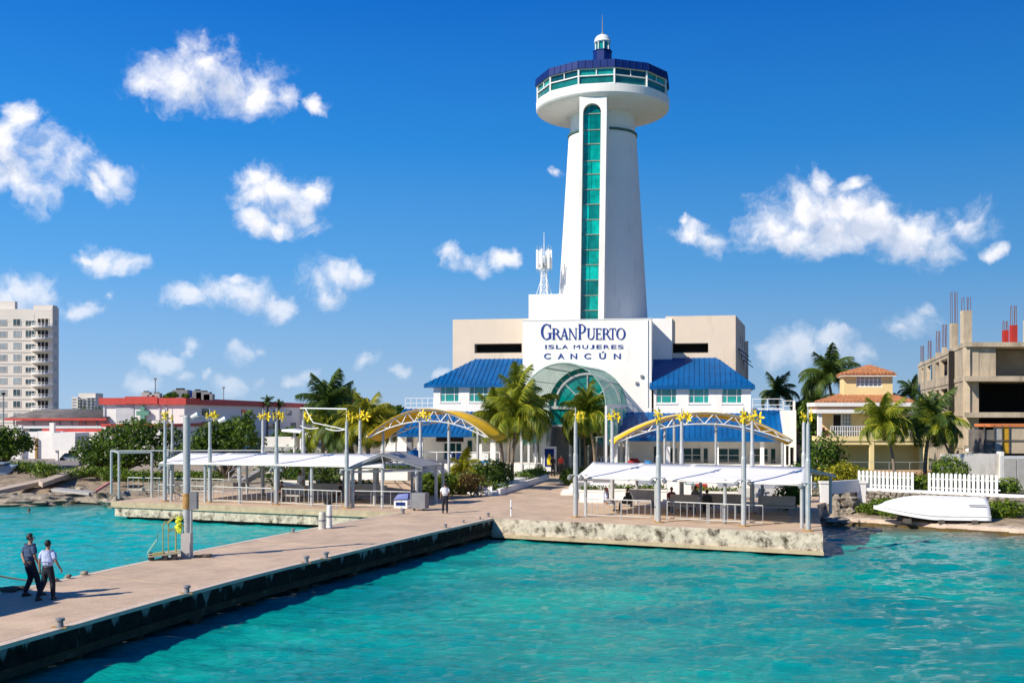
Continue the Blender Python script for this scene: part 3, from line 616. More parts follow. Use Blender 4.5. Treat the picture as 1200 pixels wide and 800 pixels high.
# slanting side wall of the right block and its lower step
sw = MB(); u2 = ur1+1.4; sw.prism([(ur1, vb), (ur1+.01, vb+.001), (u2, vb+13), (u2-.4, vb+13)], 1.2, zb-.01)
sw.build('side_wall', M_CREAM, TB); MB().box(u2-1.2, vb+13, 1.2, bu(877, vb+13), vb+20, zb-1.6).build('rear_block', M_CREAM, TB)
for k in range(3):
    v_ = vb+3.5+k*3.2; uu = ur1+1.4*(v_-vb)/13
    a_ = MB(); a_.prism([(uu-.1, v_), (uu+.1, v_+1.5), (uu-.1, v_+1.5)], 12, 13.3); a_.build('louvre', M_DKT, TB)
    s_ = MB(); s_.sheet([(uu+.03, v_, 13-.4*k), (uu+1.0, v_+.05, 12.2-.4*k), (uu+1.1, v_+1.6, 12.2-.4*k), (uu+.13, v_+1.6, 13-.4*k)], .06); s_.build('awning', M_BLUE, TB)
for v_, z0_, z1_ in ((vb+6, 13.6, 14.4), (vb+9, 13.4, 14.4), (vb+11.5, 13.2, 14)):
    MB().box(ur1+1.4*(v_-vb)/13-.1, v_, z0_, ur1+1.4*(v_-vb)/13+.06, v_+1.2, z1_).build('vent_grille', M_GREY, TB)
# --- upper wings: hip roofs, walls with teal windows
vE, vR, vW = -.6, 4.25, -.2
def wing(pe0, pe1, prdg, wl0, wl1, pye, pyr, wins, left):
    e0u, ze = bp(pe0, pye, vE); e1u, _ = bp(pe1, pye, vE); ze = bp((pe0+pe1)/2, pye, vE)[1]
    ru, zr = bp(prdg, pyr, vR); zr = bp((prdg+(uL if 0 else prdg))/2, pyr, vR)[1]
    inner = e1u if left else e0u
    if left: pl_ = [[(e0u, vE, ze), (e1u, vE, ze), (e1u, vR, zr), (ru, vR, zr)], [(e0u, vR+4.5, ze), (e0u, vE, ze), (ru, vR, zr)]]
    else: pl_ = [[(e0u, vE, ze), (e1u, vE, ze), (ru, vR, zr), (e0u, vR, zr)], [(e1u, vE, ze), (e1u, vR+4.5, ze), (ru, vR, zr)]]
    roof(TB, pl_, .47)
    f_ = MB(); f_.bar((e0u, vE-.03, ze-.16), (e1u, vE-.03, ze-.16), .07, .3)
    eo = e0u if left else e1u
    f_.bar((eo, vE, ze-.16), (eo, vR+4.5, ze-.16), .07, .298); f_.build('fascia', M_BLUE, TB)
    MB().box(min(eo, inner)+.05, vE+.05, ze-.3, max(eo, inner)-.05, vR, ze-.22).build('soffit', M_WHITE, TB)
    a, b_ = bu(wl0, vW), bu(wl1, vW); hs_ = []
    for w0, w1 in wins:
        hs_.append((bu(w0, vW), bu(w1, vW), bp(w0, 471 if left else 472.5, vW)[1], bp(w0, 452.5 if left else 454.5, vW)[1]))
    MB().wall(a, b_, 6.3, ze-.25, vW, vW+.3, hs_).build('wall', M_WHITE, TB)
    for h in hs_:
        window(TB, h[0], h[1], h[2], h[3], vW+.06, (.8, 1.5, .8), 2 if not left else 2, w=.075)
        MB().box(h[0]-.08, vW-.07, h[2]-.09, h[1]+.08, vW+.04, h[2]-.001).build('sill', M_WHITE, TB)
        bl = MB(); bl.box(h[0], vW+.24, h[2], h[1], vW+.29, h[3]); bl.build('window_backing', M_DKT, TB)
    eo2 = a if left else b_
    MB().box(eo2 if left else eo2-.3, vW+.3, 6.3, eo2+.3 if left else eo2, vR+4, ze-.25).build('wall', M_WHITE, TB)
    return ze
wing(497, 612, 558, 508, 612, 450, 420.5, [(516, 538), (550, 572), (584.5, 607)], True)
wing(761, 884.5, 839.5, 766, 880, 452, 419, [(769, 793), (807, 831), (846, 869.5)], False)
# --- lower roofs, porch columns, ground-floor walls
vl, vt = -4.6, .45
def lowroof(pl0, pl1, pt0, pt1, pye, pyt, left):
    a = bu(pl0, vl); b_ = bu(pl1, vl); ze = bp((pl0+pl1)/2, pye, vl)[1]; c = bu(pt0, vt); d = bu(pt1, vt); zt = bp((pt0+pt1)/2, pyt, vt)[1]
    roof(TB, [[(a, vl, ze), (b_, vl, ze), (d, vt, zt), (c, vt, zt)]], .47)
    f_ = MB(); f_.bar((a, vl-.04, ze-.15), (b_, vl-.04, ze-.15), .08, .32); f_.build('fascia', M_BLUE, TB)
    fl_ = MB(); fl_.bar((c, vt+.02, zt+.06), (d, vt+.02, zt+.06), .14, .14); fl_.build('flashing', M_FRAME, TB)
    MB().box(min(a, c)+.1, vl+.1, ze-.3, b_-.1, vt, ze-.22).build('soffit', M_WHITE, TB); return ze
zl = lowroof(450, 617, 474, 617, 508, 478.5, True); zr_ = lowroof(722, 917, 727, 917, 513, 480, False)
ZF = 2.1
lw0, lw1 = bu(484, 0), bu(625, 0)
dr = (bu(519, 0), bu(541, 0), ZF, bp(530, 518, 0)[1])
MB().wall(lw0, lw1, ZF, zl, .1, .4, [dr]).build('wall', M_WHITE, TB)
window(TB, dr[0], dr[1], dr[2], dr[3], .16, (1, 1, 1), 1, glass=M_DKT, w=.1, name='door')
MB().box(bu(511, 0), .02, bp(520, 517.5, 0)[1]+.02, bu(543, 0), .09, bp(520, 511.5, 0)[1]).build('transom_panel', M_DARK, TB)
MB().box(bu(548, 0), .02, ZF, bu(553, 0), .09, bp(550, 516, 0)[1]).build('door', M_DKT, TB)
for px in (461, 480, 493, 562, 578):
    MB().box(bu(px-3, -4), -4.2, ZF-.2, bu(px+3, -4), -3.7, zl-.3).build('column', M_WHITE if px != 480 else M_GREY, TB)
MB().box(lw0-3.2, -.1, ZF, lw0, .2, zl).build('wall', M_WHITE, TB)
rw0, rw1 = bu(722, 0), bu(918, 0); H_ = []
for a, b_, y0, y1 in ((800, 822, 524, 542), (823.5, 830.5, 524, 546), (840, 867, 524.5, 542), (882, 901, 524.5, 542), (902.5, 910, 524.5, 546), (765, 775, 522, 546), (780, 794, 524, 542)):
    H_.append((bu(a, 0), bu(b_, 0), bp(a, y1, 0)[1], bp(a, y0, 0)[1]))
MB().wall(rw0, rw1, ZF, zr_, .1, .4, H_).build('wall', M_CREAM if 0 else M_WHITE, TB)
for i, h in enumerate(H_): window(TB, h[0], h[1], h[2], h[3], .16, (1, 1) if h[1]-h[0] > 1.2 else (1,), 2 if h[1]-h[0] > 1.2 else 1, glass=M_DKT if i != 2 else M_DKT, w=.09, name='window' if h[1]-h[0] > 1.2 else 'door')
for px in (735, 783, 840, 893): MB().box(bu(px-2.3, -4), -4.2, ZF-.2, bu(px+2.3, -4), -3.85, zr_-.3).build('column', M_WHITE, TB)
# white stair block at the right end, terrace rails
we0, we1 = bu(918, -4.6), bu(933, -4.6)
MB().wall(we0, we1, 1.2, bp(925, 480.5, -4.6)[1], -4.6, .3, [(bu(921, -4.6), bu(924.5, -4.6), bp(925, 545, -4.6)[1], bp(925, 522, -4.6)[1]), (bu(926, -4.6), bu(930.5, -4.6), bp(925, 545, -4.6)[1], bp(925, 524, -4.6)[1])]).build('stair_block', M_WHITE, TB)
def railing(parent, pts, h, nb, m=M_FRAME, r=.035, mid=1, name='railing'):
    mb = MB()
    for p, q in zip(pts, pts[1:]):
        p = Vector(p); q = Vector(q)
        for k in range(mid+1): hh = h*(1-k/(mid+1)); mb.bar(p+Vector((0, 0, hh)), q+Vector((0, 0, hh)), r*1.5)
    rl = mb.build(name, m, parent)
    tot = 0
    for p, q in zip(pts, pts[1:]):
        p = Vector(p); q = Vector(q); n_ = max(1, int(round((q-p).length/nb)))
        for k in range(n_+1):
            c = p.lerp(q, k/n_); MB().bar(c, c+Vector((0, 0, h-.01)), r*1.4).build('post', m, rl)
    return rl
zt_ = bp(900, 481, -1)[1]
railing(TB, [(bu(882, -1), -1, zt_), (bu(917, -1), -1, zt_), (bu(917, -1)+.3, 3, zt_)], 1.05, 1.4)
railing(TB, [(bu(918.5, -4.5), -4.4, bp(925, 481, -4.6)[1]), (bu(932, -4.5), -4.4, bp(925, 481, -4.6)[1]), (bu(932, -4.5)+.1, -1, bp(925, 481, -4.6)[1])], .85, .7)
ztl = bp(490, 478, .4)[1]
railing(TB, [(bu(475, .4), .4, ztl), (bu(508, .4), .4, ztl)], .95, .55)
MB().box(bu(474, .5), .5, ZF, bu(509, .5), 6, ztl-.02).build('terrace_block', M_WHITE, TB)
# terrace plinths
MB().box(bu(440, -6), -6.5, 1.0, bu(628, -6), .1, ZF).build('plinth', M_WHITE, TB)
MB().box(bu(722, -6), -6.5, 1.0, bu(930, -6), .1, ZF).build('plinth', M_WHITE, TB)
# --- glass barrel vault entrance
VF = -9.5; gf = MB(); RV = 3.6; nA = 20
V_ = thing
va = [(ac+RV*math.cos(math.pi*k/nA), zc+RV*math.sin(math.pi*k/nA)) for k in range(nA+1)]
rib_n = 13
vault = MB()
for i in range(rib_n):
    v_ = VF+(0-VF)*i/(rib_n-1); thick = .07 if i in (0, rib_n-1) else .028
    vault.tube([(u, v_-.02, z) for u, z in va], thick, 6)
for k in (0, 4, 7, 10, 13, 16, 20): u, z = va[k]; vault.tube([(u, VF, z), (u, 0, z)], .055 if k in (0, 7, 13, 20) else .03, 6)
def shear(m): m.v = [(v[0]+(.105*v[1] if v[1] < 0 else 0), v[1], v[2]) for v in m.v]; return m
vf = shear(vault).build('vault_frame', mat('green_grey_steel', (.30, .42, .37), .5), TB)
segs = [0, 2, 4, 7, 10, 13, 16, 18, 20]
for i in range(0, rib_n-1, 2):
    for a, b_ in zip(segs, segs[1:]):
        pm = MB()
        for k in range(a, b_):
            (u0, z0), (u1, z1) = va[k], va[k+1]; pm.add([(u0, VF*(1-i/(rib_n-1)), z0), (u0, VF*(1-(i+2)/(rib_n-1)), z0), (u1, VF*(1-(i+2)/(rib_n-1)), z1), (u1, VF*(1-i/(rib_n-1)), z1)], [(0, 1, 2, 3)])
        shear(pm).build('vault_pane', M_VAULT, vf, smooth=True)
# side glazing below the springing, columns
for sg in (-1, 1):
    uu = ac+sg*RV; ffr = MB(); ffr.bar((uu, VF, zc), (uu, 0, zc), .16, .3)
    for k in range(5): v_ = VF*(1-k/4); ffr.box(uu-.09, v_-.09, 1.15, uu+.09, v_+.09, zc)
    s = shear(ffr).build('side_frame', M_FRAME, TB)
    for k in range(4):
        shear(MB().box(uu-.02, VF*(1-k/4)+.1, 3.9, uu+.02, VF*(1-(k+1)/4)-.1, zc-.16)).build('side_pane', M_VAULT, s)
# portal wall: white arch ring, teal fan light, transom, dark hall beyond
ring = MB(); r0_, r1_ = 2.95, 3.14
for k in range(24):
    a0, a1 = math.pi*k/24, math.pi*(k+1)/24
    q_ = [(ac+r_*math.cos(a_), zc+r_*math.sin(a_)) for r_, a_ in ((r0_, a0), (r1_, a0), (r1_, a1), (r0_, a1))]
    vs = [(u, .15, z) for u, z in q_]+[(u, .5, z) for u, z in q_]; ring.add(vs, [(0,1,2,3),(7,6,5,4),(0,3,7,4),(1,5,6,2),(0,4,5,1),(3,2,6,7)])
for ang in (45, 90, 135): a_ = math.radians(ang); ring.bar((ac, .25, zc), (ac+r0_*math.cos(a_), .25, zc+r0_*math.sin(a_)), .09)
ring.tube([(ac+1.5*math.cos(math.pi*k/12), .25, zc+1.5*math.sin(math.pi*k/12)) for k in range(13)], .04, 6)
ring.box(ac-3.6, .1, zc-.25, ac+3.6, .5, zc+.02); ring.box(ac-3.6, .1, zc-1.9, ac+3.6, .5, zc-1.7)
rg = ring.build('portal_frame', M_FRAME, TB)
for k in range(8):
    a0, a1 = math.pi*k/8, math.pi*(k+1)/8; q_ = [(ac, .36, zc)]+[(ac+r0_*math.cos(a0+(a1-a0)*j/3), .36+.001*k, zc+r0_*math.sin(a0+(a1-a0)*j/3)) for j in range(4)]
    MB().sheet(q_, .03).build('fanlight_pane', M_TEAL2, rg)
for k in range(12):
    a0, a1 = math.pi*k/12+.01, math.pi*(k+1)/12-.01; q_ = [(ac+r_*math.cos(a_), .4, zc+r_*math.sin(a_)) for r_, a_ in ((r1_, a0), (3.62, a0), (3.62, (a0+a1)/2), (3.62, a1), (r1_, a1), (r1_, (a0+a1)/2))]
    MB().sheet(q_, .03).build('rim_pane', M_VAULT if 0 else M_TEAL2, rg)
for k in range(5): MB().box(ac-3.5+k*1.4+.05, .3, zc-1.7, ac-3.5+(k+1)*1.4-.05, .34, zc-.25).build('transom_pane', M_TEAL2 if k % 2 else M_TEAL, rg)
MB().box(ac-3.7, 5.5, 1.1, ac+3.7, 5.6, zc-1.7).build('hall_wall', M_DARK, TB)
for uu in (ac-3.6, ac-1.6, ac+1.6, ac+3.5): MB().box(uu-.12, .1, 1.1, uu+.12, .4, zc-1.9).build('mullion', M_FRAME, TB)
for k in range(4): u0 = ac-1.55+k*.78; window(TB, u0, u0+.76, 1.15, 4.4, .9, (1,), 1, glass=M_DKT, w=.06, name='glass_door')
for px, m_ in ((628, M_GREY), (637.5, M_FRAME)):
    MB().box(bu(px-3, -3), -3.3, 1.1, bu(px+3, -3), -2.7, bp(px, 498, -3)[1]).build('column', m_, TB)
MB().box(bu(613, -2), -2.4, bp(600, 500, -3)[1], bu(640, -2), .0, bp(600, 488, -3)[1]).build('lintel', M_WHITE, TB)
MB().box(bu(718, -4), -4.6, 1.1, bu(724, -4), -3.9, bp(720, 480, -4)[1]).build('column', M_WHITE, TB)
# --- lettering
def letter_pts(name): pass
def rectg(x0, y0, x1, y1): return [(x0, y0), (x1, y0), (x1, y1), (x0, y1)]
def ringg(cx, cy, rx, ry, tx, ty, a0, a1, n=22):
    out = []
    for k in range(n):
        p = [math.radians(a0+(a1-a0)*j/n) for j in (k, k+1)]
        out.append([(cx+rx*math.cos(p[0]), cy+ry*math.sin(p[0])), (cx+rx*math.cos(p[1]), cy+ry*math.sin(p[1])), (cx+(rx-tx)*math.cos(p[1]), cy+(ry-ty)*math.sin(p[1])), (cx+(rx-tx)*math.cos(p[0]), cy+(ry-ty)*math.sin(p[0]))])
    return out
def ser(x, y, w): return rectg(x-w/2, y-.02 if y > .5 else y, x+w/2, y+.02 if y < .5 else y)
st = .19; th_ = .075; sf = .04
def stem(x, w=st): return [rectg(x, 0, x+w, 1), rectg(x-.06, 0, x+w+.06, sf), rectg(x-.06, 1-sf, x+w+.06, 1)]
GL_ = {
 'G': (.95, ringg(.5, .5, .5, .52, .20, .075, 42, 322)+[rectg(.70, .05, .88, .42), rectg(.60, .40, .98, .44), rectg(.80, .68, .86, .98)]),
 'R': (.92, stem(.06)+ringg(.28, .73, .42, .27, .18, .055, -90, 90)+[rectg(.1, .945, .3, 1), rectg(.1, .46, .3, .515), [(.38, .5), (.58, .5), (.98, 0), (.76, 0)], rectg(.74, 0, 1.02, sf)]),
 'A': (1.0, [[(.10, 0), (.18, 0), (.53, .92), (.47, 1.02)], [(.41, 1.02), (.56, 1.02), (.92, 0), (.70, 0)], rectg(.28, .30, .70, .365), rectg(0, 0, .28, sf), rectg(.62, 0, 1.0, sf)]),
 'N': (1.0, [rectg(.10, 0, .18, 1), rectg(.0, 0, .28, sf), rectg(.82, 0, .90, 1), rectg(.72, 1-sf, 1.0, 1), [(.0, 1), (.22, 1), (.90, 0), (.80, -.04), (.76, 0)]]),
 'P': (.85, stem(.06)+ringg(.28, .70, .50, .30, .19, .055, -90, 90)+[rectg(.1, .945, .3, 1), rectg(.1, .40, .3, .455)]),
 'U': (1.0, [rectg(.10, .3, .29, 1), rectg(.02, 1-sf, .37, 1), rectg(.78, .3, .86, 1), rectg(.68, 1-sf, .96, 1)]+ringg(.48, .32, .38, .34, .13, .10, 180, 360)),
 'E': (.78, stem(.06)+[rectg(.1, 0, .72, .06), rectg(.1, .94, .68, 1), rectg(.1, .48, .56, .54), rectg(.66, 0, .72, .22), rectg(.62, .78, .68, 1), rectg(.52, .40, .57, .62)]),
 'T': (.9, [rectg(.36, 0, .54, 1), rectg(.27, 0, .63, sf), rectg(.02, .94, .88, 1), rectg(.02, .76, .07, 1), rectg(.83, .76, .88, 1)]),
 'O': (1.0, ringg(.5, .5, .5, .52, .19, .07, 0, 360, 30)),
}
def serif(ch, x0, x1, y0, y1):
    w_, polys = GL_[ch]; ua, zt = bp(x0, y0, -.1); ub, _ = bp(x1, y0, -.1); zb_ = bp(x0, y1, -.1)[1]; mb = MB()
    for i, pg in enumerate(polys):
        q_ = [(ua+(x/w_)*(ub-ua), zb_+y*(zt-zb_)) for x, y in pg]; k = len(q_); va_ = -.05-.0015*(i % 5)
        mb.add([(u, va_, z) for u, z in q_]+[(u, 0.01, z) for u, z in q_], [tuple(range(k)), tuple(range(k, 2*k))[::-1]]+[(a, (a+1) % k, k+(a+1) % k, k+a) for a in range(k)])
    mb.build('letter', M_LET, TB)
def sx(x): return 620+x/9.23
def sy(y): return 365+y/9.23
for ch, a, b_, y0 in (('G', 125, 243, 135), ('R', 248, 345, 180), ('A', 332, 428, 180), ('N', 424, 518, 180), ('P', 530, 620, 135), ('U', 622, 716, 180), ('E', 718, 785, 180), ('R', 790, 882, 180), ('T', 866, 937, 180), ('O', 940, 1042, 180)):
    serif(ch, sx(a), sx(b_), sy(y0), sy(303))
def sans(ch, x0, x1, y0, y1, bold=.045):
    cu = bpy.data.curves.new('letter', 'FONT'); cu.body = ch; cu.extrude = .02; cu.offset = bold*.3; ob = bpy.data.objects.new('tmp', cu); COL.objects.link(ob)
    bpy.context.view_layer.update(); dg = bpy.context.evaluated_depsgraph_get(); me = bpy.data.meshes.new_from_object(ob.evaluated_get(dg)); bpy.data.objects.remove(ob)
    vs = np.array([v.co[:] for v in me.vertices]); mn, mxv = vs.min(0), vs.max(0)
    ua, zt = bp(x0, y0, -.1); ub, _ = bp(x1, y0, -.1); zb_ = bp(x0, y1, -.1)[1]
    for v in me.vertices:
        x, y, z = v.co; v.co = (ua+(x-mn[0])/(mxv[0]-mn[0])*(ub-ua), -z*1.0-.025, zb_+(y-mn[1])/(mxv[1]-mn[1])*(zt-zb_))
    me.materials.clear(); me.materials.append(M_LET); o = bpy.data.objects.new('letter', me); COL.objects.link(o); o.parent = TB
    bm = bmesh.new(); bm.from_mesh(me); bmesh.ops.recalc_face_normals(bm, faces=bm.faces); bm.to_mesh(me); bm.free()
for ch, a, b_ in (('I', 172, 188), ('S', 205, 270), ('L', 290, 345), ('A', 355, 420), ('M', 480, 548), ('U', 575, 635), ('J', 655, 703), ('E', 727, 783), ('R', 805, 868), ('E', 887, 942), ('S', 957, 1020)):
    sans(ch, sx(a), sx(b_), sy(360), sy(402), .0 if ch == 'M' else .03)
for ch, a, b_ in (('C', 160, 233), ('A', 308, 380), ('N', 446, 517), ('C', 595, 668), ('Ú', 757, 828), ('N', 915, 990)):
    sans(ch, sx(a), sx(b_), sy(452 if ch != 'Ú' else 430), sy(513), .06)
# --- entrance poster case, leaning left of the door
pc = thing('poster_case', 'white framed poster case with yellow and blue print left of the glass entrance', 'poster', b2w(bu(644, -5), -5, 1.1), rz=A, local=True)
pw = .45; MB().box(-pw-.17, -.1, .35, pw+.17, .1, 2.55).build('frame', M_FRAME, pc); MB().box(-pw+.03, -.115, .75, pw-.03, -.1, 2.35).build('print', M_NAVY, pc)
b_ = MB(); b_.lathe([(.03, -.02), (.2, -.02), (.22, .4), (.13, .75), (.05, .95)], 0, 0, 10); bb = b_; bb.v = [(x, -.122+y*.02, z+.95) for x, y, z in bb.v]; bb.build('bottle_picture', M_YEL, pc)
for s_ in (-1, 1): MB().box(s_*pw-.05, -.08, 0, s_*pw+.05, .08, .45).build('leg', M_FRAME, pc)
# ================================================================== observation tower
TW = thing('observation_tower', 'tall white tapering tower with round viewing deck, blue rim and teal glass strip', 'observation tower', b2w(bu(706, 8.3), 8.3, 0), rz=A, local=True)
tu, tv = bu(706, 8.3), 8.3; tY = b2w(tu, tv, 0).y; sc = F/tY
def zt(py): return CZ-(py-HY)/sc
RB, RTp = 52.6/sc, 39.6/sc
prof = [(RB*1.085, 1), (RB, zt(374)), (RTp, zt(158))]; zr1 = zt(158)
MB().lathe([(RB*1.2, 1.0), (RB, zt(374)), (RTp, zr1-.35)], 0, 0, 64, False).build('shaft', M_WHITE, TW, smooth=True)
MB().lathe([(RTp+.0, zr1-.35), (RTp+.1, zr1-.33), (RTp+.1, zr1-.12), (RTp-.02, zr1-.1)], 0, 0, 64, False).build('shaft_ring', mat('ring_green', (.05, .12, .10), .5), TW, smooth=True)
MB().lathe([(RTp-.12, zr1-.1), (RTp-.2, zr1+2)], 0, 0, 64, False).build('shaft_neck', M_WHITE, TW, smooth=True)
RD = 77.5/sc; zb0 = zt(130.5)
MB().lathe([(RTp-.4, zb0-.75), (RTp+.5, zb0-.7), (RD-.35, zb0-.28), (RD-.1, zb0-.12), (RD, zb0+.05)], 0, 0, 96, False).build('deck_underside', M_WHITE, TW, smooth=True)
zf = lambda py: CZ-(py-HY)*(tY-RD)/F          # heights read on the near rim
MB().lathe([(RD, zb0+.05), (RD+.02, zf(97.5)-.03), (RD-.06, zf(97.5)), (RD-1, zf(97.5)+.01)], 0, 0, 96, False).build('deck_band', M_WHITE, TW, smooth=False)
zg0, zg1, zgm = zf(97.5), zf(78), zf(87); ng = 12; ra = RD-.08; a00 = math.radians(-90+5+10)
fr = MB(); pts = [(ra*math.cos(a00+2*math.pi*k/ng), ra*math.sin(a00+2*math.pi*k/ng)) for k in range(ng)]
dfr = []
for k in range(ng):
    p, q = pts[k], pts[(k+1) % ng]; m_ = ((p[0]+q[0])/2, (p[1]+q[1])/2)
    for zz, w_ in ((zg0+.05, .1), (zgm, .1), (zg1-.05, .1)): fr.bar((p[0], p[1], zz), (q[0], q[1], zz), .12, w_)
    fr.bar((p[0], p[1], zg0), (p[0], p[1], zg1), .16); fr.bar((m_[0], m_[1], zgm), (m_[0], m_[1], zg1), .09)
df = fr.build('deck_window_frame', M_FRAME, TW)
for k in range(ng):
    p, q = Vector(pts[k]), Vector(pts[(k+1) % ng]); p, q = p*.985, q*.985; m_ = (p+q)/2
    MB().sheet([(p.x, p.y, zg0), (q.x, q.y, zg0), (q.x, q.y, zgm), (p.x, p.y, zgm)], .03).build('pane', mat('deck_glass', (.01, .15, .13), .06, var=.4, spec=.8), df)
    for a, b_ in ((p, m_), (m_, q)): MB().sheet([(a.x, a.y, zgm), (b_.x, b_.y, zgm), (b_.x, b_.y, zg1), (a.x, a.y, zg1)], .03).build('pane', M_TEAL if k % 2 else M_DKT, df)
zb1 = zf(69)
for k in range(ng):
    p, q = Vector(pts[k])*1.035, Vector(pts[(k+1) % ng])*1.035; nq = 5
    pan = MB(); pan.sheet([(p.x, p.y, zg1-.03), (q.x, q.y, zg1-.03), (q.x*.985, q.y*.985, zb1), (p.x*.985, p.y*.985, zb1)], .08)
    for j in range(nq): c = p.lerp(q, j/nq)*1.005; pan.bar((c.x, c.y, zg1-.02), (c.x*.985, c.y*.985, zb1), .035)
    pan.build('rim_panel', M_NAVY, TW)
MB().lathe([(RD-.05, zb1-.12), (1.0, zb1+1.4)], 0, 0, 12, False, a00).build('deck_roof', M_BLUE, TW)
zl0, zl1, zl2 = zt(72), zt(61.5), zt(50.5); rl_ = 11/sc
MB().lathe([(rl_, zb1+.6), (rl_, zl1), (rl_+.06, zl1), (rl_+.06, zl1+.08), (0.01, zl1+.08)], 0, 0, 8, False, a00).build('lantern_base', M_NAVY, TW)
lf = MB(); rr_ = 8.3/sc
for k in range(8): a_ = a00+k*math.pi/4; lf.bar((rr_*math.cos(a_), rr_*math.sin(a_), zl1), (rr_*math.cos(a_), rr_*math.sin(a_), zl2), .1)
lf.lathe([(rr_+.06, zl1+.02), (rr_+.06, zl1+.14), (rr_-.1, zl1+.14)], 0, 0, 8, False, a00)
ln = lf.build('lantern', M_FRAME, TW); MB().lathe([(rr_-.06, zl1), (rr_-.06, zl2)], 0, 0, 8, False, a00).build('lantern_glass', M_TEAL, ln)
rd_ = 9.8/sc; MB().lathe([(rr_-.1, zl2-.05), (rd_, zl2), (rd_, zl2+.12)]+[(rd_*.97*math.cos(a_), zl2+.12+rd_*.85*math.sin(a_)) for a_ in np.linspace(0, 1.5, 8)], 0, 0, 24).build('dome', M_FRAME, TW, smooth=True)
zd = zl2+.12+rd_*.85; MB().lathe([(.12, zd-.05), (.12, zd+.15), (.05, zd+.25), (.045, zt(27)), (.015, zt(17))], 0, 0, 8).build('spire', M_GREY, TW)
# stair box with arched glass strip
sbv = tv-(RD-.45); xl, xr = bu(679, sbv)-tu, bu(711, sbv)-tu; gl_, gr_ = bu(683.2, sbv)-tu, bu(704.3, sbv)-tu
yb0 = sbv-tv; gc = (gl_+gr_)/2; grd = (gr_-gl_)/2; ztop = zb0+.0; sY = b2w(tu+gc, sbv, 0).y; zz = lambda py: CZ-(py-HY)*sY/F
zsp = zz(121)-grd
# the strip leans out a little towards the ground, like the shaft
xs2 = .35
def lean(z): return xs2*(zsp-z)/(zsp-10)
mbx = MB()
def quadp(x0, x1, z0, z1, y0, y1): mbx.add([(x0-lean(z0), y0, z0), (x1-lean(z0), y0, z0), (x1-lean(z0), y1, z0), (x0-lean(z0), y1, z0), (x0-lean(z1), y0, z1), (x1-lean(z1), y0, z1), (x1-lean(z1), y1, z1), (x0-lean(z1), y1, z1)], [(0,3,2,1),(4,5,6,7),(0,1,5,4),(1,2,6,5),(2,3,7,6),(3,0,4,7)])
quadp(xl, gl_, 4, zsp, yb0, -1); quadp(gr_, xr, 4, zsp, yb0, -1)
for k in range(12):
    a0, a1 = math.pi*k/12, math.pi*(k+1)/12; u0, z0_ = gc+grd*math.cos(a0), zsp+grd*math.sin(a0); u1, z1_ = gc+grd*math.cos(a1), zsp+grd*math.sin(a1)
    q_ = [(u1, z1_), (u0, z0_), (u0, ztop), (u1, ztop)]; vs = [(u, yb0, z) for u, z in q_]+[(u, -1, z) for u, z in q_]; mbx.add(vs, [(0,1,2,3),(7,6,5,4),(0,4,5,1),(1,5,6,2),(2,6,7,3),(3,7,4,0)])
mbx.box(xl, yb0, zsp, gl_, -1, ztop); mbx.box(gr_, yb0, zsp, xr, -1, ztop)
mbx.build('stair_box', M_WHITE, TW)
zz_ = [zsp+grd*.98]+[zz(p) for p in (132, 151, 167.5, 187.5, 203, 221, 238.5, 256.5, 274, 292, 309.5, 327.5, 345.5, 363, 380, 400)]
gf = MB(); gy = yb0+.45
M_OLV = mat('olive_frame', (.20, .26, .20), .5)
for sx_ in (gl_, gr_-.05): gf.bar((sx_+.02-lean(zz_[-1]), gy+.03, zz_[-1]), (sx_+.02-lean(zz_[1]), gy+.03, zz_[1]), .05)
gfo = gf.build('strip_frame', M_OLV, TW)
for z_ in zz_[1:]: MB().box(gl_-lean(z_), gy-.06, z_-.05, gr_-lean(z_), gy+.04, z_+.05).build('transom', M_OLV, gfo)
tg = [mat('strip_glass_%s' % n_, c_, .06, var=.5, scale=.9, spec=.8) for n_, c_ in (('deep', (.0, .16, .14)), ('mid', (.0, .29, .24)), ('bright', (.0, .38, .31)))]
rg_ = random.Random(4)
for k in range(len(zz_)-1):
    z1_, z0_ = zz_[k], zz_[k+1]; half = gc+.1*rg_.uniform(-1, 2)-.15
    for a, b_ in ((gl_, half), (half, gr_)):
        ins = .55 if k == 0 else 0
        MB().sheet([(a-lean(z0_)+.02, gy+.01*k*0+rg_.uniform(0, .02), z0_+.05), (b_-lean(z0_)-.02, gy+.015, z0_+.05), (b_-lean(z1_)-.02-(ins if b_ == gr_ else 0), gy+.01, z1_-.05), (a-lean(z1_)+.02+(ins if a == gl_ else 0), gy, z1_-.05)], .03).build('pane', rg_.choice(tg), gfo)
MB().box(gl_-.4, gy+.3, 4, gr_+.1, gy+.4, zsp+grd+.1).build('strip_backing', M_DKT, TW)
# ================================================================== antenna mast on the roof block
am = thing('antenna_mast', 'white lattice telecom mast with panel aerials on the roof left of the tower', 'antenna', b2w(bu(637.5, 4.7), 4.7, bp(620, 345, 3)[1]), rz=A, local=True)
asc = F/b2w(bu(637, 4.7), 4.7, 0).y; hh = (345-270)/asc; lt = MB(); w_ = .36
for s1_, s2_ in ((-1, -1), (1, -1), (1, 1), (-1, 1)): lt.bar((s1_*w_, s2_*w_, 0), (s1_*.16, s2_*.16, hh*.62), .07)
for k in range(7):
    f0, f1 = k/7, (k+1)/7; a, b_ = w_+(0.16-w_)*f0, w_+(0.16-w_)*f1; z0_, z1_ = hh*.62*f0, hh*.62*f1
    for s_ in (-1, 1): lt.bar((-a, s_*a, z0_), (b_, s_*b_, z1_), .035); lt.bar((a, s_*a, z0_), (-b_, s_*b_, z1_), .035); lt.bar((s_*a, -a, z0_), (s_*b_, b_, z1_), .035); lt.bar((-b_, s_*b_, z1_), (b_, s_*b_, z1_), .04)
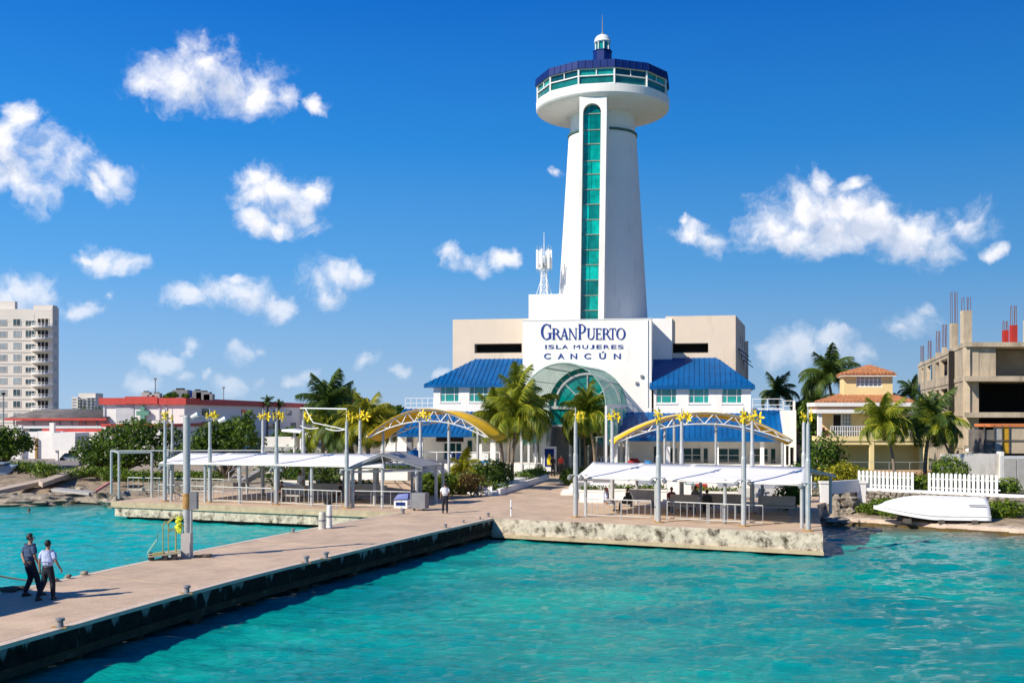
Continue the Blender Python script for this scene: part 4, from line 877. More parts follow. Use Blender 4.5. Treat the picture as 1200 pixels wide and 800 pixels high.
lt.build('lattice', M_FRAME, am); MB().tube([(0, 0, hh*.4), (0, 0, hh)], [.07, .02], 6).build('pole', M_FRAME, am)
for s_ in (-1, 1): MB().bar((s_*.1, 0, hh*.35), (s_*.8, 0, 0), .05).build('stay', M_FRAME, am)
MB().lathe([(.56, hh*.47), (.62, hh*.47), (.62, hh*.5), (.56, hh*.5)], 0, 0, 12).build('platform_ring', M_GALV, am)
for k in range(6):
    a_ = k*math.pi/3+.3; x, y = .68*math.cos(a_), .68*math.sin(a_)
    p_ = MB(); p_.box(x-.1, y-.08, hh*.42, x+.1, y+.08, hh*.42+1.9); p_.build('panel_aerial', M_FRAME, am)
    MB().tube([(x, y, hh*.36), (x, y, hh*.42+2.3)], .025, 5).build('aerial_rod', M_GALV, am)
#@@PART3
# ================================================================== arched truss canopies with yellow membrane
def arch_canopy(label, pL, pR, ytop, yend, Y, back, posts, group, thick=.75):
    a = P(pL, yend, Y); b_ = P(pR, yend, Y); top = P((pL+pR)/2, ytop, Y).z; rise = top-a.z
    t_ = thing('arched_canopy', label, 'canopy', (a.x*.5+b_.x*.5, Y, DK), group)
    n_ = 18; w_ = b_.x-a.x; cx = (a.x+b_.x)/2
    def up(f, k=1): x = a.x+w_*f; return Vector((x, Y, a.z+rise*(1-(2*f-1)**2)*k))
    def lo(f): return Vector((a.x+w_*(.02+.96*f), Y, a.z-.02+(rise-thick)*(1-(2*f-1)**2)))
    bk = Vector(back)
    for off, nm in ((Vector((0, 0, 0)), 0), (bk*.9, 1)):
        mb = MB(); mb.tube([up(k/n_)+off for k in range(n_+1)], .07, 6); mb.tube([lo(k/n_)+off for k in range(n_+1)], .055, 6)
        for k in range(n_): mb.tube([(lo(k/n_) if k % 2 else up(k/n_))+off, (up((k+1)/n_) if k % 2 else lo((k+1)/n_))+off], .035, 5)
        mb.build('truss', M_FRAME, t_)
    mem = MB(); m_ = 6
    for k in range(n_):
        for j in range(m_):
            q = []
            for kk, jj in ((k, j), (k+1, j), (k+1, j+1), (k, j+1)):
                g_ = jj/m_; sag = -.32*math.sin(math.pi*g_); q.append(up(kk/n_)+bk*g_+Vector((0, -.15, .09+sag)))
            mem.poly(q)
    me = mem.build('membrane', M_YMEM, t_, smooth=True); so_ = me.modifiers.new('thickness', 'SOLIDIFY'); so_.thickness = .03
    for px, yy in posts:
        x = (px-600)/F*yy; f = min(1, max(0, (x-a.x)/w_)); MB().cyl(x, yy, DK, up(f).z-.5, .10, n=8).build('post', M_GALV, t_)
    return t_
arch_canopy('arched white truss canopy with thin yellow membrane edge before the right blue roof', 722, 929, 484, 517, 78, (-.3, 2.4, -.05), [(779, 78.5), (839, 78.5), (917, 78.3), (735, 83), (790, 83)], None)
arch_canopy('arched white truss canopy with broad yellow membrane before the left blue roof', 430, 572, 480, 512, 74, (1.3, 2.6, -.1), [(449, 74.5), (526, 74.5), (560, 80)], None)
# ================================================================== white tensile shade canopies
def shade(label, pts_front, pts_ridge, rear, posts, n_=48):
    a, b_ = Vector(pts_front[0]), Vector(pts_front[1]); c, d = Vector(pts_ridge[0]), Vector(pts_ridge[1]); rr = Vector(rear)
    t_ = thing('shade_canopy', label, 'canopy', ((a.x+b_.x)/2, (a.y+b_.y)/2, DK)); mem = MB(); m_ = 5
    def grid(p0, p1, q0, q1):
        for k in range(n_):
            for j in range(m_):
                q = []
                for kk, jj in ((k, j), (k+1, j), (k+1, j+1), (k, j+1)):
                    f, g_ = kk/n_, jj/m_; p = p0.lerp(p1, f).lerp(q0.lerp(q1, f), g_); bay = math.sin(math.pi*f*4)**2; q.append(p+Vector((0, 0, -.05*math.sin(math.pi*g_)-.03*bay*(1-g_))))
                mem.poly(q)
    grid(a, b_, c, d); grid(c, d, a+rr*2, b_+rr*2)
    me = mem.build('membrane', M_MEM, t_, smooth=True); s_ = me.modifiers.new('thickness', 'SOLIDIFY'); s_.thickness = .02
    fr = MB()
    for k in range(5):
        f = k/4; p = a.lerp(b_, f); q = c.lerp(d, f); r_ = (a+rr*2).lerp(b_+rr*2, f); dz = Vector((0, 0, -.14)); fr.tube([p+dz, q+dz], .05, 6); fr.tube([q+dz, r_+dz], .05, 6)
    for p, q in ((a, b_), (c, d), (a+rr*2, b_+rr*2)): fr.tube([p+Vector((0, 0, -.08)), q+Vector((0, 0, -.08))], .04, 6)
    fr.build('frame', M_GALV, t_)
    for (x, y, z) in posts: MB().cyl(x, y, DK, z, .09, n=8).build('post', M_GALV, t_)
    return t_
def onq(px, Y, back=0): return Vector(((px-600)/F*Y, Y))
a = P(675, 558, 57.8); b_ = P(945, 566.5, 51.2); c = P(695, 541, 61.6); d = P(946, 547, 55.2); rv = Vector((1.9, 4, 0))
pp = []
for f in (0.03, .36, .66, .97):
    for g_ in (.02, .98): p = a.lerp(b_, f)+rv*2*g_; pp.append((p.x+.12, p.y, 3.3))
shade('long white fabric shade canopy on galvanised posts over the right quay', (a, b_), (c, d), rv, pp)
a = P(187, 541.5, 67); b_ = P(450, 546, 62.2); c = P(213, 530, 70.2); d = P(452, 531.5, 65.6); pp = []
for f in (0.04, .2, .36, .52, .68, .84, .98):
    for g_ in (.02, .98): p = a.lerp(b_, f)+rv*1.7*g_; pp.append((p.x+.1, p.y, 3.5))
shade('long white fabric shade canopy on galvanised posts over the left quay', (a, b_), (c, d), rv*.85, pp)
# grey gabled metal canopy at its right end
gc_ = thing('gabled_canopy', 'grey gabled metal roof canopy beside the standing man at the quay end', 'canopy', (P(450, 590, 61).x, 61, DK))
el, er, pk = P(406, 548, 62.4), P(495, 546, 63.6), P(447, 530.5, 63); bk = Vector((1.0, 2.2, 0))
for p, q, nm in ((el, pk, 0), (pk, er, 1)): MB().sheet([p, q, q+bk, p+bk] if 1 else 0, .05).build('roof_panel', mat('grey_sheet', (.30, .30, .30), .6, var=.15, scale=2), gc_)
g_ = MB(); dz = Vector((0, 0, -.12))
for k in range(4):
    o_ = bk*k/3; g_.bar(el+o_+dz, pk+o_+dz, .06, .1); g_.bar(pk+o_+dz, er+o_+dz, .06, .1); g_.bar(el+o_+dz*2.2, er+o_+dz*2.2, .05, .08); g_.bar(pk+o_+dz, (el+er)/2+o_+dz*2.2, .05)
g_.build('roof_frame', M_GALV, gc_)
for p in (el+Vector((.35, .1, 0)), er+Vector((-.35, .1, 0)), el+bk+Vector((.35, 0, 0)), er+bk+Vector((-.35, 0, 0))): MB().cyl(p.x, p.y, DK, p.z-.05, .10, n=8).build('post', M_GALV, gc_)
# ================================================================== lamp poles with yellow blossoms
def petals(mb, c, r, seed, tilt):
    R_ = Matrix.Rotation(tilt[0], 3, 'X') @ Matrix.Rotation(tilt[1], 3, 'Z') @ Matrix.Rotation(seed*.7, 3, 'Y')
    for k in range(5):
        a0 = 2*math.pi*k/5; vs = []
        for rr, w_ in ((.12, .10), (.55, .36), (.9, .26), (1.02, .05)):
            for s_ in (-1, 1):
                ang = a0+s_*w_/max(rr, .2)*.55; vs.append(Vector((rr*r*math.cos(ang), .22*r*math.sin(rr*2.2)*(1 if s_ > 0 else .8), rr*r*math.sin(ang))))
        vs2 = [c+R_ @ v for v in vs]+[c+R_ @ (v+Vector((0, .04, 0))) for v in vs]
        fs = [(0, 2, 3, 1), (2, 4, 5, 3), (4, 6, 7, 5)]; fs += [tuple(i+8 for i in f)[::-1] for f in fs]+[(0, 8, 10, 2), (2, 10, 12, 4), (4, 12, 14, 6), (1, 3, 11, 9), (3, 5, 13, 11), (5, 7, 15, 13), (6, 14, 15, 7)]
        mb.add(vs2, fs)
def blossom_pole(px, Y, label, ztop=None, fl=((.2, 6.35, 0),), seed=0, r=.125, lamps=True, grp_='poles with yellow metal blossoms'):
    x = (px-600)/F*Y; t_ = thing('blossom_pole', label, 'lamp pole', (x, Y, DK), grp_); zt_ = ztop or 6.9
    MB().lathe([(r, DK), (r, 4.4), (r*.8, 4.5), (r*.72, 6.1), (r*.3, 6.15), (r*.25, zt_)], x, Y, 10).build('shaft', M_GALV, t_, smooth=False)
    MB().lathe([(r*2.1, DK), (r*2.1, DK+.05), (r*1.2, DK+.07)], x, Y, 8).build('base_plate', M_RUST, t_)
    for i, (dx, z, sc_) in enumerate(fl):
        mb = MB(); c = Vector((x+dx, Y-.05, z)); petals(mb, c, .28+.03*(i % 2)+sc_, i+seed, ((i-1)*.35, (i-.5)*.6+seed*.3)); mb.blob(c+Vector((0, -.1, 0)), .07, 6, 4, 0)
        mb.bar((x, Y, z-.2), c, .03); mb.build('blossom', M_YEL, t_)
    if lamps:
        l_ = MB(); l_.bar((x-.35, Y-.1, 3.35), (x+.35, Y-.1, 3.35), .06); l_.build('cross_arm', M_GALV, t_)
        for s_ in (-1, 1):
            h_ = MB(); h_.lathe([(.05, 0), (.12, .05), (.13, .22), (.09, .24)], 0, 0, 8); h_.v = [(x+s_*.32+a_, Y-.1+c_*1.0, 3.18+b_) for a_, b_, c_ in h_.v]; h_.build('floodlight', M_GREY, t_)
    return t_
F3 = ((.18, 6.55, 0), (.42, 6.38, .02), (-.12, 6.4, -.03)); F2_ = ((.16, 6.55, 0), (.4, 6.36, .03))
blossom_pole(674.5, 56.8, 'blossom pole at the left front corner of the right shade canopy', fl=F2_, seed=1)
blossom_pole(771.5, 54.1, 'second front blossom pole from the left on the right quay', fl=((0, 6.6, 0), (.05, 6.3, -.02)), seed=2)
blossom_pole(871.5, 52.3, 'third front blossom pole on the right quay beside the concrete bench', fl=((.05, 6.6, .0), (.18, 6.42, 0), (-.02, 6.35, 0)), seed=3)
blossom_pole(947, 50.2, 'blossom pole at the outer right corner of the right quay', fl=((-.18, 6.45, 0), (.2, 6.5, .03)), seed=4)
blossom_pole(717.5, 63, 'rear blossom pole beside the palm right of the entrance path', fl=F3, seed=5, lamps=False)
blossom_pole(798.8, 60.8, 'rear blossom pole under the peak of the right arched truss', fl=F3, seed=6, lamps=False)
blossom_pole(881.5, 58.8, 'rear blossom pole just right of the third front pole', fl=F3, seed=7, lamps=False)
blossom_pole(193.4, 66.9, 'blossom pole furthest left at the open end of the left shade canopy', fl=((.02, 6.6, 0), (.05, 6.3, 0)), seed=1)
blossom_pole(246, 66.2, 'blossom pole just right of the lone rusty banded lamp post', fl=F3, seed=2)
blossom_pole(324, 64.6, 'blossom pole at the middle of the left quay railing', fl=F3, seed=3)
blossom_pole(406.3, 62.2, 'blossom pole at the right end of the left quay by the gabled canopy', fl=F2_, seed=5)
blossom_pole(202, 74, 'rear blossom pole before the dark tree on the left quay', fl=((.05, 6.25, 0),), seed=6, lamps=False)
blossom_pole(308, 72, 'rear blossom pole behind the middle of the left shade canopy', fl=F3, seed=7, lamps=False)
blossom_pole(355.5, 70.5, 'rear blossom pole left of the big left-hand palm', fl=F2_, seed=8, lamps=False)
blossom_pole(421.8, 68.5, 'rear blossom pole left of the left arched canopy', fl=F3, seed=9, lamps=False)
blossom_pole(492.6, 70, 'blossom pole standing under the peak of the left arched truss', fl=F3, seed=10, lamps=False)
blossom_pole(942, 57.5, 'grey pole with dark red cap at the right end of the right canopy', fl=(), ztop=6.2, lamps=False, grp_='plain poles')
# curved bracket wires between left poles
for (px, Y), (qx, Y2), lab in (((355, 70.5), (406.3, 62.2), 'curved white bracket frame spanning two poles before the left palm'),):
    a = P(px-3, 478, Y); b_ = P(qx, 479, Y2); t_ = thing('bracket_frame', lab, 'bracket', (a+b_)/2); mb = MB(); mb.tube([a, b_], .045, 6)
    for s_, e_ in ((a, b_), (b_, a)):
        pts = [s_.lerp(e_, f)+Vector((0, 0, -1.1*math.sin(math.pi*f*.5+1.2)**2-.2)) for f in np.linspace(0, .42, 7)]; mb.tube(pts, .03, 5)
    mb.tube([a.lerp(b_, .12)+Vector((0, 0, -.02)), a.lerp(b_, .3)+Vector((0, 0, -.9)), b_+Vector((0, 0, -1.2))], .03, 5); mb.build('tubes', M_FRAME, t_)
# ---- lone lamp post on the pier
x, y = G(218.8, 653).x, G(218.8, 653).y; lp = thing('lamp_post', 'tall grey lamp post with rusty band and two small floodlights on the pier', 'lamp post', (x, y, DK))
MB().lathe([(.135, DK+.02), (.135, 6.45), (.12, 6.5)], x, y, 14).build('shaft', M_GALV, lp, smooth=False)
MB().box(x-.17, y-.17, DK, x+.19, y+.17, DK+.95).build('base_sleeve', mat('grey_paint', (.50, .47, .44), .6, var=.1, scale=3), lp)
MB().tube([(x+.17, y-.02, DK+.95), (x+.17, y-.02, 3.0)], .06, 8).build('conduit', M_GALV, lp)
MB().lathe([(.142, 2.95), (.15, 2.98), (.15, 3.5), (.142, 3.55)], x, y, 14).build('rust_band', M_RUST, lp)
MB().box(x+.15, y-.16, 2.95, x+.42, y+.12, 3.6).build('switch_box', M_GREY, lp)
MB().bar((x, y, 6.42), (x+1.3, y+.3, 6.36), .04).build('arm', M_GALV, lp)
for dx, z_ in ((.3, 6.5), (1.35, 6.34)):
    MB().tube([(x+dx-.12, y, z_-.06), (x+dx+.14, y-.02, z_+.06)], [.07, .1], 8).build('floodlight', M_FRAME, lp)
MB().bar((x-.3, y+.1, 6.5), (x+.0, y+.1, 6.5), .05).build('arm', M_GALV, lp)
# gangway steps with yellow rails beside it
gx, gy = x-.62, y-.45; gw = thing('boarding_steps', 'small wheeled boarding steps with yellow handrails against the rusty banded lamp post', 'boarding steps', (gx, gy, DK))
ux = Vector((.95, .30, 0)).normalized(); o_ = Vector((gx, gy, DK))
def gl(a_, b_, c_): v = Vector((-ux.y, ux.x, 0)); return o_+ux*a_*.55+v*b_*.8+Vector((0, 0, c_))
M_YG = mat('worn_yellow_green', (.34, .32, .10), .6, var=.2, scale=8)
p_ = MB(); p_.bar(gl(-1.2, 0, .16), gl(.9, 0, .28), .85, .06); p_.build('platform', mat('worn_boards', (.45, .38, .26), .8, var=.2), gw)
p_ = MB(); p_.bar(gl(-.9, -.2, .23), gl(-.2, -.2, .27), .5, .05); p_.build('tread', M_YG, gw)
for s_ in (-.36, .36):
    MB().tube([gl(-1.25, s_, .25), gl(-.62, s_, .75), gl(-.55, s_, 1.0)], .025, 6).build('side_rail', mat('turquoise_rail', (.15, .40, .33), .5), gw)
    MB().tube([gl(-.25, s_, .25), gl(-.25, s_, 1.25), gl(-.12, s_, 1.4), gl(.05, s_, 1.4), gl(.12, s_, 1.25), gl(.12, s_, .25)], .02, 6).build('handrail', M_YG, gw)
    MB().tube([gl(.05, s_, 1.35), gl(.6, s_, 1.65), gl(.75, s_, 1.65)], .025, 6).build('handrail', M_YG, gw)
    MB().tube([gl(.6, s_, .25), gl(.6, s_, 1.1), gl(.1, s_, 1.1)], .03, 6).build('handrail', M_YG, gw)
for a_, b__ in ((-1.0, -.4), (-.1, -.45), (.5, -.45), (-1.0, .4), (.5, .4)):
    w_ = MB(); w_.lathe([(.11, -.05), (.13, 0), (.11, .05)], 0, 0, 12); c_ = gl(a_, b__, .12); w_.v = [(c_.x+p, c_.y+r_, c_.z+q) for p, q, r_ in w_.v]; w_.build('wheel', M_BLK, gw)
v_ = thing('life_vest', 'crumpled yellow vest hanging on the rusty banded lamp post', 'vest', (x-.28, y-.1, DK+.9))
mb = MB()
for k in range(5): mb.blob((x-.23-.05*(k % 2), y-.14, DK+1.05+.11*k), (.12, .07, .10), 7, 5, .4, k)
mb.build('cloth', mat('hi_vis_yellow', (.62, .66, .03), .8, var=.3, scale=9), v_)
# ================================================================== quay railings
def qrail(label, p0, p1, sp, h=1.0, mid=False, m=M_GALV):
    a = Vector((p0.x, p0.y, DK)); b_ = Vector((p1.x, p1.y, DK)); t_ = thing('railing', label, 'railing', a); mb = MB(); up = Vector((0, 0, h)); mb.tube([a+up, b_+up], .03, 6)
    mb.tube([a+up*.16, b_+up*.16], .022, 6)
    mb.build('rail', m, t_); n_ = int((b_-a).length/sp)
    for k in range(n_+1):
        c = a.lerp(b_, k/n_); big = k % 6 == 0; MB().cyl(c.x, c.y, DK if big else DK+.16*h, DK+h-.01, .032 if big else .016, n=6).build('post' if big else 'baluster', m, t_)
    return t_
qrail('white railing along the front of the right quay, left bay', G(687, 606.5), G(763, 609.5), .31)
qrail('white railing along the front of the right quay, middle bay', G(782, 610.5), G(861, 614.5), .34)
qrail('short low railing on the right quay ending left of the concrete bench', G(831, 613), G(894, 616.2), .62, 1.0)
qrail('railing along the left quay, bay left of the lone lamp post', G(186, 586), G(240, 588.5), .33)
qrail('railing along the left quay, long middle bay', G(250, 589), G(318, 591.6), .33)
qrail('railing along the left quay between the two middle blossom poles', G(330, 592), G(400, 595.5), .33)
qrail('open two bar railing at the right end of the left quay', G(412, 595), G(481, 596.5), 1.05)
qrail('railing on the rear edge of the left quay platform', G(150, 576), G(262, 578.5), .4)
# white pipe frame at the far left end
pf = thing('pipe_frame', 'bare white pipe frame standing at the left end of the left quay', 'frame', (-25, 68, DK)); A_ = [G(139.5, 584), G(178, 583), G(130.5, 578)]
zt_ = P(139, 530.5, A_[0].y).z
for p in A_+[G(197, 578)]: MB().cyl(p.x, p.y, DK, zt_, .09, n=8).build('post', M_GALV, pf)
mb = MB(); Bk = [Vector((p.x, p.y, zt_)) for p in A_]; mb.tube([Bk[2], Bk[0], Bk[1]], .06, 6); far = P(330, 530.5, 74); far.z = zt_; mb.tube([Bk[2], Vector((Bk[2].x+.4, 73, zt_)), far], .05, 6); mb.build('top_rail', M_GALV, pf)
# ================================================================== pier bollards and posts
def bollard(p, label, s=1.0, kind=0, m=M_GREY, grp_=None):
    t_ = thing('bollard', label, 'bollard', p, grp_)
    if kind == 0:
        MB().lathe([(.16*s, DK), (.16*s, DK+.02), (.1*s, DK+.03), (.09*s, DK+.2*s), (.14*s, DK+.22*s), (.14*s, DK+.28*s), (.1*s, DK+.3*s)], p.x, p.y, 12).build('post', m, t_)
        MB().box(p.x-.25*s, p.y-.12*s, DK, p.x+.22*s, p.y+.12*s, DK+.025).build('base_plate', M_RUST, t_)
    return t_
GB = 'mooring bollards along the pier edge'
for (px, py), lb, s_ in (((70.5, 735), 'grey mooring bollard nearest the camera at the lower left of the pier', 1), ((219, 695), 'grey mooring bollard on the pier edge, second from the camera', 1.0),
        ((359, 659), 'grey mooring bollard on the pier edge with a rusty plate, left one of a pair', 1), ((382, 654), 'grey mooring bollard on the pier edge, right one of a pair', 1),
        ((522, 618.5), 'small dark mooring bollard just before the inner quay corner', .8), ((543, 612.5), 'low mooring bollard near the quay corner, next to last', .6), ((562.5, 608.5), 'low mooring bollard near the quay corner with rounded top', .6), ((572, 605.5), 'dark upright mooring bollard right at the quay corner', .9),
        ((343.5, 624), 'small pale mooring ring on the far pier edge left of the white posts', .8), ((472, 602), 'dark stump with white top near the gabled canopy', 1.2)):
    bollard(G(px, py), lb, s_*.85, grp_=GB)
def wpost(px, py, hpx, lab, r, m=M_FRAME):
    p = G(px, py); h = hpx*p.y/F; t_ = thing('white_post', lab, 'post', p); MB().lathe([(r*1.15, DK), (r*1.1, DK+.06), (r, DK+.08), (r, DK+h-.1), (r*.8, DK+h), (0.02, DK+h+.01)], p.x, p.y, 14).build('barrel', m, t_, smooth=False)
    MB().lathe([(r*1.02, DK+h*.45), (r*1.03, DK+h*.55)], p.x, p.y, 14, False).build('strap', M_GREY, t_)
wpost(386, 618, 26, 'taller white round post at the inner left corner of the pier', .13)
wpost(377.5, 619.5, 20, 'shorter grey white round post beside the taller white one', .17, mat('aged_white', (.55, .54, .46), .7, var=.15, scale=4))
for px, py, h_, lb in ((599, 604.5, 19, 'thin white post standing alone on the plaza above the quay corner'), (558, 577, 17, 'thin white post before the left hedge, nearest the white sign'), (572, 576, 18, 'thin white post before the left hedge beside the planter steps')):
    wpost(px, py, h_, lb, .045 if px > 590 else .09)
# debris and ropes on the left pier edge
for i, (px, py) in enumerate(((240, 655), (99, 675.5), (64, 683), (80, 679.5), (22, 693), (9, 695.5))):
    p = G(px, py-2); o = MB(); o.blob(p+Vector((0, 0, .07)), (.35 if i in (0, 4, 5) else .13, .11, .07), 8, 5, .4, i); single(o, 'driftwood' if i in (0, 4, 5) else 'stone', M_WOODD if i in (0, 4, 5) else M_ROCK, ['dark plank scrap lying on the pier edge right of the lamp post', 'small stone on the pier kerb right of the two walking men', 'small stone on the pier kerb just beside the right walking man', 'middle one of three small stones on the pier kerb', 'coiled dark fender on the pier edge left of the two men', 'dark fender at the left frame edge on the pier kerb'][i], 'debris', smooth=True)
for i, (a_, b__) in enumerate((((-15.0, 34.8, 1.15), (-17.9, 33.2, 2.4)), ((-15.5, 33.4, 1.15), (-18.3, 32.0, 2.4)))):
    o = MB(); a_ = Vector(a_); b__ = Vector(b__); o.tube([a_.lerp(b__, f)+Vector((0, 0, -.25*math.sin(math.pi*f))) for f in np.linspace(0, 1, 12)], .03, 6)
    single(o, 'mooring_rope', M_ROPE, ['upper mooring rope running off the pier to the left', 'lower mooring rope running off the pier to the left'][i], 'rope')
# the moored ferry beyond the left frame edge, to which the ropes run and whose shadow falls on the pier
fb = thing('moored_ferry', 'white ferry moored left of the pier, just outside the frame', 'ferry', (-20.6, 25.3, 0), rz=math.radians(-18))
ORG_ = fb
def ferry():
    V = []; st_ = [(-9, 1.8), (-6, 2.0), (2, 2.0), (6, 1.4), (9, .1)]
    mb = MB()
    for (y0, w0), (y1, w1) in zip(st_, st_[1:]): mb.add([(-w0*.8, y0, -.6), (w0*.8, y0, -.6), (w0, y0, 2.2), (-w0, y0, 2.2), (-w1*.8, y1, -.6), (w1*.8, y1, -.6), (w1, y1, 2.4), (-w1, y1, 2.4)], [(0,1,2,3),(7,6,5,4),(0,4,5,1),(1,5,6,2),(2,6,7,3),(3,7,4,0)])
    LOCAL.add(fb.name); mb.build('hull', M_BOAT, fb); MB().box(-1.75, -7, 2.3, 1.75, 5.2, 5.0).build('cabin', M_BOAT, fb); MB().box(-1.9, -7.4, 5.0, 1.9, 3.5, 5.2).build('upper_deck', M_BOAT, fb)
    MB().box(-1.2, -5, 5.2, 1.2, -1.5, 6.8).build('wheelhouse', M_BOAT, fb)
    for k in range(5):
        for s_ in (-1, 1): MB().box(s_*1.74, -6.3+k*1.9, 3.2, s_*1.79, -5+k*1.9, 4.1).build('window', M_WGL, fb)
    railing(fb, [(-1.8, -7.3, 5.2), (-1.8, 3.4, 5.2), (1.8, 3.4, 5.2), (1.8, -7.3, 5.2)][:2], 1, 1.4)
ferry()
# ================================================================== things under the canopies
M_BENCH = mat('bench_concrete', (.42, .40, .37), .85, var=.12, scale=2)
def bench(p, w_, label, rz=-.4, back=True, m=M_BENCH):
    t_ = thing('bench', label, 'bench', (p.x, p.y, DK), 'benches', rz, local=True)
    MB().box(-w_/2, -.25, .38, w_/2, .25, .48).build('seat', m, t_)
    if back: MB().sheet([(-w_/2, .22, .5), (w_/2, .22, .5), (w_/2, .40, 1.0), (-w_/2, .40, 1.0)], .06).build('backrest', m, t_)
    for s_ in (-1, 1): MB().box(s_*(w_/2-.2)-.06, -.22, 0, s_*(w_/2-.2)+.06, .3, .38).build('leg', M_GREY, t_)
    return t_
bench(G(909, 603), 2.0, 'pale grey bench with slanted backrest at the right end of the right quay')
bench(G(845, 600), 2.3, 'low grey bench with backrest under the right canopy, left of the pale one', back=True)
bench(G(800, 601), 1.6, 'bench facing away in the middle of the right canopy')
bench(G(752, 594), 1.8, 'long bench under the left half of the right canopy'); bench(G(885, 592), 2.2, 'bench in the rear row under the right canopy')
bench(G(378, 585), 2.2, 'bench in the rear row under the left canopy'); bench(G(430, 587), 2.4, 'bench beside the gabled canopy with clutter behind'); bench(G(340, 588), 1.6, 'bench nearest the middle of the left railing')
def planter(px, py, Y, w_, h_, label, plants=True, lm=None, m=M_WHITE, d=.7):
    p = Vector(((px-600)/F*Y, Y, DK)); t_ = thing('planter', label, 'planter', p, 'white planters', -.2, local=True)
    mb = MB(); mb.box(-w_/2, -d/2, 0, w_/2, d/2, h_); mb.box(-w_/2-.04, -d/2-.04, h_-.1, w_/2+.04, d/2+.04, h_+.02); mb.build('trough', m, t_)
    MB().box(-w_/2+.08, -d/2+.08, h_+.02, w_/2-.08, d/2-.08, h_+.04).build('soil', M_SAND, t_)
    if plants: leaves('foliage', [(x_, 0, h_+.12, .35, .3, .2) for x_ in np.arange(-w_/2+.3, w_/2-.1, .5)], int(160*w_), .08, L_HEDGE, t_, Vector((0, 0, 0)), int(px), .3)
    return t_
planter(694, 0, 66.5, 1.5, .75, 'white block planter at the left end of the right canopy'); planter(748, 0, 68, 3.6, .7, 'long white planter with green plants behind the seated people')
planter(843, 0, 66, 3.2, .7, 'long white planter behind the dark seated figure'); planter(912, 0, 62.5, 1.0, .5, 'small white planter at the foot of the round hedge on the right quay')
planter(405, 0, 72.5, 4.5, .75, 'long white planter wall behind the left canopy', True); planter(352, 0, 75, 3, .8, 'white planter behind the white shirted figure on the left', False)
planter(452, 0, 73, 4.2, .9, 'long cream planter beside the gabled canopy', False, m=mat('peach_paint', (.62, .46, .34), .8)); planter(440, 0, 77, 5, 1.5, 'pale sloping topped block behind the gabled canopy', True)
# mural wall and small notice panels
wp = thing('mural_wall', 'low white wall painted with grey map shapes behind the right canopy', 'wall', (9.5, 72.2, DK), rz=-.10, local=True)
MB().box(-2.6, 0, 0, 10.4, .25, 1.55).build('wall', M_WHITE, wp); MB().box(-2.7, -.05, 1.55, 10.5, .3, 1.65).build('coping', M_WHITE, wp)
def blobpoly(cx, cz, rx, rz_, sd):
    n_ = 26; return [(cx+rx*math.cos(2*math.pi*k/n_)*(1+.6*mnoise.noise(Vector((math.cos(2*math.pi*k/n_)*1.6, math.sin(2*math.pi*k/n_)*1.6, sd)))), -.012, cz+rz_*math.sin(2*math.pi*k/n_)*(1+.6*mnoise.noise(Vector((math.cos(2*math.pi*k/n_)*1.6+5, math.sin(2*math.pi*k/n_)*1.6, sd))))) for k in range(n_)]
for i, (cx, cz, rx, rz_) in enumerate(((-.2, 1.1, 1.0, .5), (4.9, .95, .9, .35), (7.3, .95, 1.3, .5), (8.6, .9, .7, .4))): MB().sheet(blobpoly(cx, cz, rx, rz_, i*3.3), .02).build('map_shape', M_MURAL, wp)
def panel(px, py, Y, w_, h_, m, label, m2=None):
    c = P(px, py, Y); t_ = thing('notice_panel', label, 'sign', (c.x, c.y, c.z-h_/2), rz=-.1, local=True); MB().box(-w_/2, -.03, 0, w_/2, .03, h_).build('frame', m, t_)
    if m2: MB().box(-w_/2+.07, -.04, .07, w_/2-.07, -.03, h_-.07).build('sheet', m2, t_)
panel(808, 564, 71.6, .55, .42, mat('teal_board', (.03, .22, .26), .5), 'small teal framed notice with white centre on the mural wall', M_FRAME)
panel(822, 570, 71.6, .78, .38, M_RED, 'red notice panel right of the teal framed one'); panel(727, 567, 72.6, .38, .3, M_RED, 'left one of two small red squares on the mural wall', M_PINK); panel(735, 567, 72.6, .38, .3, M_RED, 'right one of two small red squares on the mural wall', M_PINK)
panel(726.5, 560.5, 72.6, .3, .16, M_GRNP, 'tiny green sign above the red squares')
# play kiosk and blue drum on the right terrace
kx = P(743, 530, 80); ki = thing('play_house', 'small red play house with climbing bars on the terrace left of the blue drum', 'play house', (kx.x, 80, 2.1), rz=-.15, local=True)
MB().box(-.45, -.4, 0, .45, .4, .7).build('body', mat('dull_red', (.30, .04, .03), .7, var=.3, scale=5), ki); MB().add([(-.6, -.5, .7), (.6, -.5, .7), (.6, .5, .7), (-.6, .5, .7), (-.25, 0, 1.15), (.25, 0, 1.15)], [(0, 1, 5, 4), (1, 2, 5), (2, 3, 4, 5), (3, 0, 4), (0, 3, 2, 1)]).build('roof', M_RED, ki)
mb = MB(); [mb.bar((-1.4+.3*k, -.6, 0), (-1.4+.3*k, -.6, .5), .07) for k in range(9)]; mb.bar((-1.45, -.6, .5), (1.05, -.6, .5), .1); mb.build('fence_bars', mat('wood_tan', (.5, .35, .2), .7), ki)
MB().blob((-1.0, .1, .45), (.5, .4, .4), 10, 8, .1).build('green_drum', mat('lime_paint', (.30, .38, .03), .6), ki, smooth=True); MB().box(.75, -.5, .0, .95, -.3, 1.1).build('white_panel', M_FRAME, ki)
o = MB(); c = P(760, 545, 79); o.lathe([(.3, 0), (.33, .1), (.33, .8), (.25, .95), (.05, 1.0)], c.x, c.y, 14); o.v = [(a_, b__, d_+2.1) for a_, b__, d_ in o.v]; single(o, 'blue_drum', M_BTARP, 'bright blue drum on the right terrace beside the red play house', 'drum', smooth=True)
